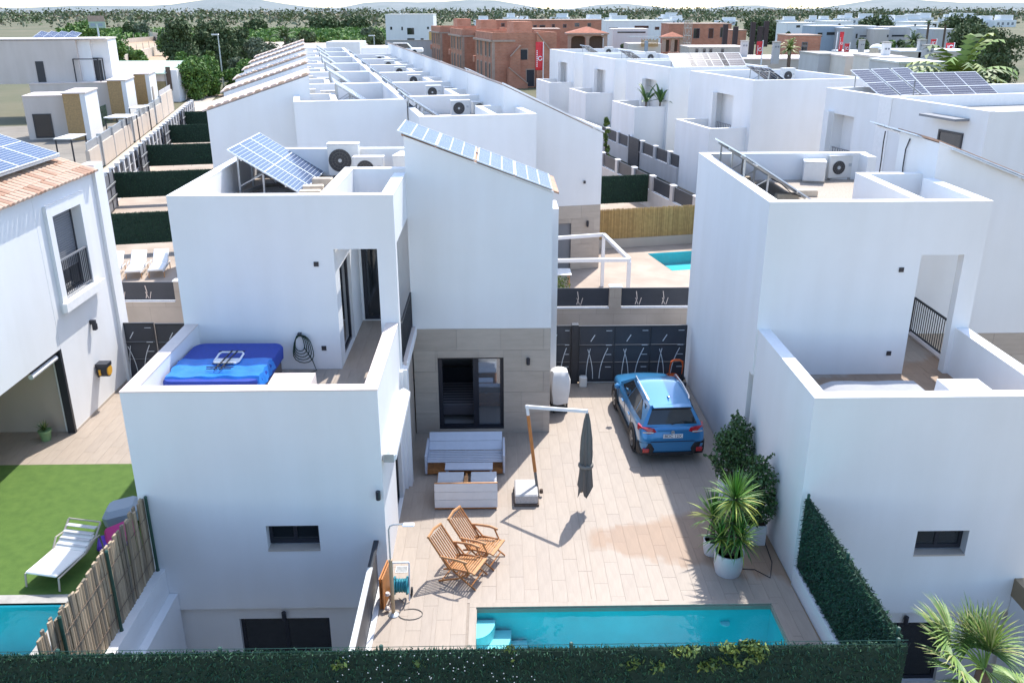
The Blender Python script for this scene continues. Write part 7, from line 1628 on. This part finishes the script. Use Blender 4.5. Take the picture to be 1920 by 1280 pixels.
# white block behind the bank wall and other far houses
block('tall white block with a big square window behind the grey bank wall', 722, 812, 28, 262, 14, 'white_render', wins=((764, 776, 53, 65), (732, 735, 51, 56), (753, 755, 51, 57), (801, 804, 51, 55), (764, 777, 72.5, 76), (789, 794, 72.5, 75.5)))
block('grey concrete bank wall in front of the tall white block', 722, 818, 77, 215, 0.5, 'grey_render', name='bank_wall', cat='wall', coping='concrete')
block('yellow-walled low house right of the tall white block', 804, 816, 60, 240, 8, 'yellow_wall', wins=(), coping='white_coping')
block('pale white house behind the pavilion at the top', 1137, 1262, 40, 230, 10, 'white_render', wins=((1142, 1158, 52, 56), (1190, 1216, 49, 53), (1228, 1236, 51, 56)))
block('low white house right of the pavilion with a dark canopy line', 1150, 1215, 56, 205, 8, 'white_render', wins=((1158, 1210, 60, 62),))
for i, (xl, xr, yt, Y, m_, wins, lab) in enumerate((
    (1476, 1530, 44, 240, 'white_render', ((1493, 1500, 48, 52), (1518, 1524, 48, 52)), 'white far house with two small windows left of the blue-grey wall'),
    (1530, 1582, 50, 205, 'tank_wall', ((1533, 1542, 62, 69), (1550, 1566, 61, 66)), 'blue-grey far house left of the tall red flag'),
    (1582, 1600, 54, 200, 'grey_render', (), 'narrow grey far house behind the tall red flag'),
    (1600, 1642, 50, 225, 'grey_render', ((1604, 1608, 64, 72), (1612, 1641, 67, 69)), 'grey far terrace with a dark balcony line behind the trees'),
    (1642, 1668, 56, 220, 'cream_render', ((1663, 1666, 66, 70),), 'cream far house between the grey terraces'),
    (1668, 1708, 52, 222, 'grey_render', ((1672, 1700, 66, 69),), 'grey far terrace with a dark band left of the leaning palm'),
    (1708, 1752, 50, 228, 'white_render', ((1714, 1718, 46, 50),), 'white far house with a dark band right of the leaning palm'),
    (1752, 1790, 56, 210, 'grey_render', (), 'grey far house behind the right-hand flags'),
    (1706, 1760, 42, 260, 'white_render', ((1716, 1722, 48, 51), (1730, 1734, 48, 51), (1748, 1756, 45, 51)), 'white far house on the skyline at the right'),
    (1548, 1600, 41, 270, 'white_render', ((1572, 1576, 45, 48), (1588, 1592, 48, 51)), 'white far house on the skyline above the flags'))):
    block(lab, xl, xr, yt, Y, 9, m_, wins=wins, group='far houses at the upper right')
# beige flat roofs just behind the stepped villas
block('long beige flat-roofed house behind the stepped villas', 1232, 1542, 113, 112, 9, 'beige_pale', coping='beige_coping')
block('beige upper floor with openings on the long flat-roofed house', 1292, 1398, 90, 128, 6, 'beige_pale', wins=((1304, 1309, 92, 100), (1318, 1323, 92, 100), (1330, 1335, 92, 100), (1352, 1357, 92, 100)), coping='beige_coping')
block('grey rendered end wall left of the cream house with a fan unit', 1536, 1586, 104, 92, 6, 'grey_render', coping='concrete')
block('cream house with a round fan unit on its wall at the upper right', 1586, 1662, 108, 88, 7, 'cream_pale', coping='beige_coping')
block('white-topped cream house below the white chimney', 1650, 1700, 110, 80, 6, 'cream_pale', coping='beige_coping')
block('grey flat-roofed house with a metal roof edge left of the big palm', 1686, 1770, 120, 74, 6, 'grey_render', coping='galv_steel')
block('grey flat-roofed house between the chimneys at the upper right', 1592, 1668, 100, 118, 6, 'grey_render', coping='white_coping')
block('low pale roof behind the white chimney at the upper right', 1690, 1830, 98, 100, 6, 'beige_pale', coping='white_coping')
make_ac('air_conditioner', 'fan unit standing against the cream house at the upper right', GY(1611, 138, 87), 0, 0.8, 1.5, 0.4, 0.3, ACG)
def chimney(label, xl, xr, yt, yb, Y, m_):
    a, b = GY(xl, yt, Y), GY(xr, yt, Y); zb = GY(xl, yb, Y).z; t = thing('chimney', label, 'chimney', (a.x, Y, 0), 0, 'rooftop chimneys at the upper right'); W_ = b.x-a.x; MB().box(0, W_, 0, W_, zb-0.5, a.z).build('shaft', m_, t); MB().box(-0.06, W_+0.06, -0.06, W_+0.06, a.z+0.001, a.z+0.10).build('cap', 'concrete', t)
    for k in range(2): MB().tube([(W_*(0.3+0.4*k), -0.03, a.z-0.5), (W_*(0.3+0.4*k), -0.004, a.z-0.5)], W_*0.14, 10).build('vent_hole', 'shutter_grey', t)
chimney('grey chimney left of the beige dome at the upper right', 1614, 1623, 76, 98, 115, 'grey_render'); chimney('white chimney with two round vents at the upper right', 1659, 1672, 81, 110, 82, 'white_render'); chimney('grey chimney beside the small red flags at the right', 1726, 1738, 76, 100, 100, 'grey_render'); chimney('broad grey chimney below the small red flags at the right', 1737, 1753, 86, 112, 92, 'grey_render')
chimney('grey chimney on the long beige roof left of the tall flag', 1452, 1464, 80, 112, 110, 'grey_render'); chimney('grey chimney left of the lower red flag', 1392, 1404, 78, 106, 116, 'grey_render')
t = thing('roof_dome', 'shallow beige dome on a round drum among the roofs at the upper right', 'dome', GY(1643, 100, 112)); r0 = 0.85
MB().lathe([(r0, -0.8), (r0, 0.55), (r0*1.05, 0.56), (r0*1.05, 0.62)], (0, 0, 0), 18).build('drum', 'cream_block', t); MB().lathe([(r0*1.04, 0.62), (r0*0.9, 0.82), (r0*0.6, 0.98), (r0*0.25, 1.06), (0.02, 1.08)], (0, 0, 0), 18).build('dome', 'cushion_white', t, True)
# building-site columns and scaffold
for i, (x, yt, yb) in enumerate(((1362, 46, 76), (1381, 50, 82), (1414, 42, 80), (1427, 50, 78), (1439, 40, 64))):
    a = GY(x, yt, 150); zb = GY(x, yb, 150).z; o = MB().box(a.x-0.36, a.x+0.36, 150, 150.7, zb-2, a.z).build('site_column', 'site_dark', None); tag(o, '%s of the dark shuttered columns rising from the building site' % ('leftmost', 'second from left', 'third from left', 'second from right', 'rightmost')[i], 'column', 'dark columns of the building site')
sc = thing('scaffold', 'grey scaffold tower left of the brick house on the building site', 'scaffold', (0, 0, 0)); a, b = GY(1283, 96, 146), GY(1298, 40, 146)
for x in (a.x, (a.x+b.x)/2, b.x):
    for y in (146, 147.2): MB().bar((x, y, a.z-1.5), (x, y, b.z), 0.10).build('upright', 'scaffold', sc)
for k in range(5):
    z = a.z+(b.z-a.z)*k/4; MB().box(a.x, b.x, 146, 147.2, z, z+0.1).build('deck', 'scaffold', sc)
for k in range(4): z = a.z+(b.z-a.z)*k/4; MB().bar((a.x, 146, z), (b.x, 146, z+(b.z-a.z)/4), 0.07).build('brace', 'scaffold', sc)
# roof terraces with screens left of the small pavilion
block('straw-screened roof terrace left of the small pavilion', 1178, 1240, 82, 140, 5, 'cream_pale', coping=None); t = thing('reed_screen', 'straw reed screen under a thin frame on the roof terrace left of the small pavilion', 'screen', (0, 0, 0))
a, b = GY(1202, 88, 139.5), GY(1234, 70, 139.5); m = MB(); x = a.x
while x < b.x: m.box(x, x+0.09, 139.5, 139.55, a.z, b.z-0.3+rnd.uniform(-.15, .1)); x += 0.13
m.build('reeds', 'bamboo_2', t, kind='stuff'); MB().box(a.x-2, b.x, 139.4, 139.6, b.z, b.z+0.12).build('frame', 'galv_steel', t)
o = MB().box(-0.25, 0.25, -0.2, 0.2, 0, 1.6).build('water_drum', 'tank_blue', None, loc=GY(1211, 98, 138)); tag(o, 'small blue upright drum on the roof terrace left of the small pavilion', 'drum')
# flags with white ring emblem
def flag(label, xp, yt, yb, xl, xr, fy0, fy1, Y):
    a = GY(xp, yt, Y); zb = GY(xp, yb, Y).z; t = thing('banner_flag', label, 'flag', (a.x, Y, 0), 0, 'red advertising flags'); MB().tube([(0, 0, zb-2), (0, 0, a.z)], 0.07, 6).build('pole', 'white_metal', t)
    p, q = GY(xl, fy1, Y), GY(xr, fy0, Y); W_ = q.x-p.x; H_ = q.z-p.z; m = MB(); N = 8; vs = []
    for i in range(N+1):
        z = p.z+H_*i/N
        for j in range(3): vs.append((p.x-a.x+W_*j/2, -0.02+0.05*math.sin(i*1.1+j), z))
    m.add(vs, [(i*3+j, i*3+j+1, i*3+4+j, i*3+3+j) for i in range(N) for j in (0, 1)]); o = m.build('cloth', 'red_banner', t, True); md = o.modifiers.new('s', 'SOLIDIFY'); md.thickness = 0.02
    m = MB(); r_ = W_*0.26; c = (p.x-a.x+W_*0.62, -0.11, p.z+H_*0.42); m.tube([(c[0]+r_*math.cos(R(40+i*20)), -0.11, c[2]+r_*math.sin(R(40+i*20))) for i in range(17)], W_*0.07, 6); m.build('ring_emblem', 'banner_white', t, True)
    m = MB()
    for k in range(9): m.box(p.x-a.x+W_*0.14, p.x-a.x+W_*0.27, -0.10, -0.09, p.z+H_*(0.12+0.068*k), p.z+H_*(0.12+0.068*k+0.045))
    m.build('vertical_print', 'banner_white', t, kind='stuff')
    return t
flag('tall red flag with a white ring in front of the red brick block', 1019, 79, 146, 1004, 1018, 79, 132, 118)
flag('red flag with a white ring low in the middle right of the top', 1431, 76, 112, 1417, 1430, 78, 104, 108)
flag('tall red flag at the upper right beside the grey far house', 1571, 60, 100, 1571, 1583, 60, 97, 120)
flag('short red flag just right of the tall one at the upper right', 1594, 80, 100, 1582, 1593, 82, 98, 118)
flag('small red flag on the roofs, left of the last two at the right', 1757, 73, 95, 1744, 1756, 74, 87, 110)
flag('square red flag, rightmost on the roofs at the upper right', 1790, 80, 100, 1772, 1789, 81, 95, 105)
# small white houses of the distant town
r_ = random.Random(21); fh = None
for k in range(34):
    x = r_.uniform(1120, 1900) if k % 6 else r_.uniform(860, 1120); y = r_.uniform(36, 46); p = G(x, y+6); p.z = 0
    if fh is None:
        fh = thing('distant_house', 'small pale flat-roofed house of the distant town along the top right', 'house', p, 0.1, 'houses of the distant town')
        MB().box(-6, 6, -4, 4, -0.5, 4.2).build('wall', 'white_render', fh); MB().box(-2, 5, -2, 3.5, 4.2, 7.2).build('upper_storey', 'white_render', fh)
        for xx in (-4, -1.5, 1.5, 4): MB().box(xx-0.6, xx+0.6, -4.05, -4.001, 1.2, 2.8).build('window', 'shutter_grey', fh)
    else: dup(fh, p, r_.uniform(-0.5, 0.5), None, (r_.uniform(0.8, 1.7), 1, r_.uniform(0.8, 1.25)))
# leaning bare palms on the skyline
for (x, yt, yb, l) in ((1736, 38, 80, 'tall thin dark palm trunk rising above the far right houses, left one'), (1766, 40, 92, 'tall thin palm right of the far white houses, slightly leaning')): far_palm(l, x, yb, yt, 16, int(x), Y=170, droop=1.2)
# parked vehicles far off
def far_car(label, x, y, m_, z=0.0, L=4.4, Y=None):
    p = G(x, y, 0) if Y is None else GY(x, y, Y); t = thing('parked_car', label, 'car', p, 0); MB().bbox(-L/2, L/2, -0.85, 0.85, 0.3, 0.85, 0.15).build('body', m_, t); MB().prism([(-L*0.32, 0.851), (L*0.22, 0.851), (L*0.12, 1.4), (-L*0.25, 1.4)], 'y', -0.75, 0.75).build('cabin', 'dark_glass', t); MB().box(-L*0.24, L*0.11, -0.7, 0.7, 1.401, 1.44).build('roof', m_, t)
    for xx in (-L*0.3, L*0.3):
        for yy in (-0.8, 0.8):
            m = MB(); m.tube([(xx, yy-0.1, 0.32), (xx, yy+0.1, 0.32)], 0.32, 12); m.build('wheel', 'tyre', t)
far_car('white car on the dirt road in the middle of the far field', 610, 75, 'ac_white')
far_car('white van glimpsed beyond the right half of the row roofs', 756, 103, 'cushion_white', Y=120, L=5.2)
far_car('white car beside the sandy lot at upper left', 232, 66, 'ac_white')
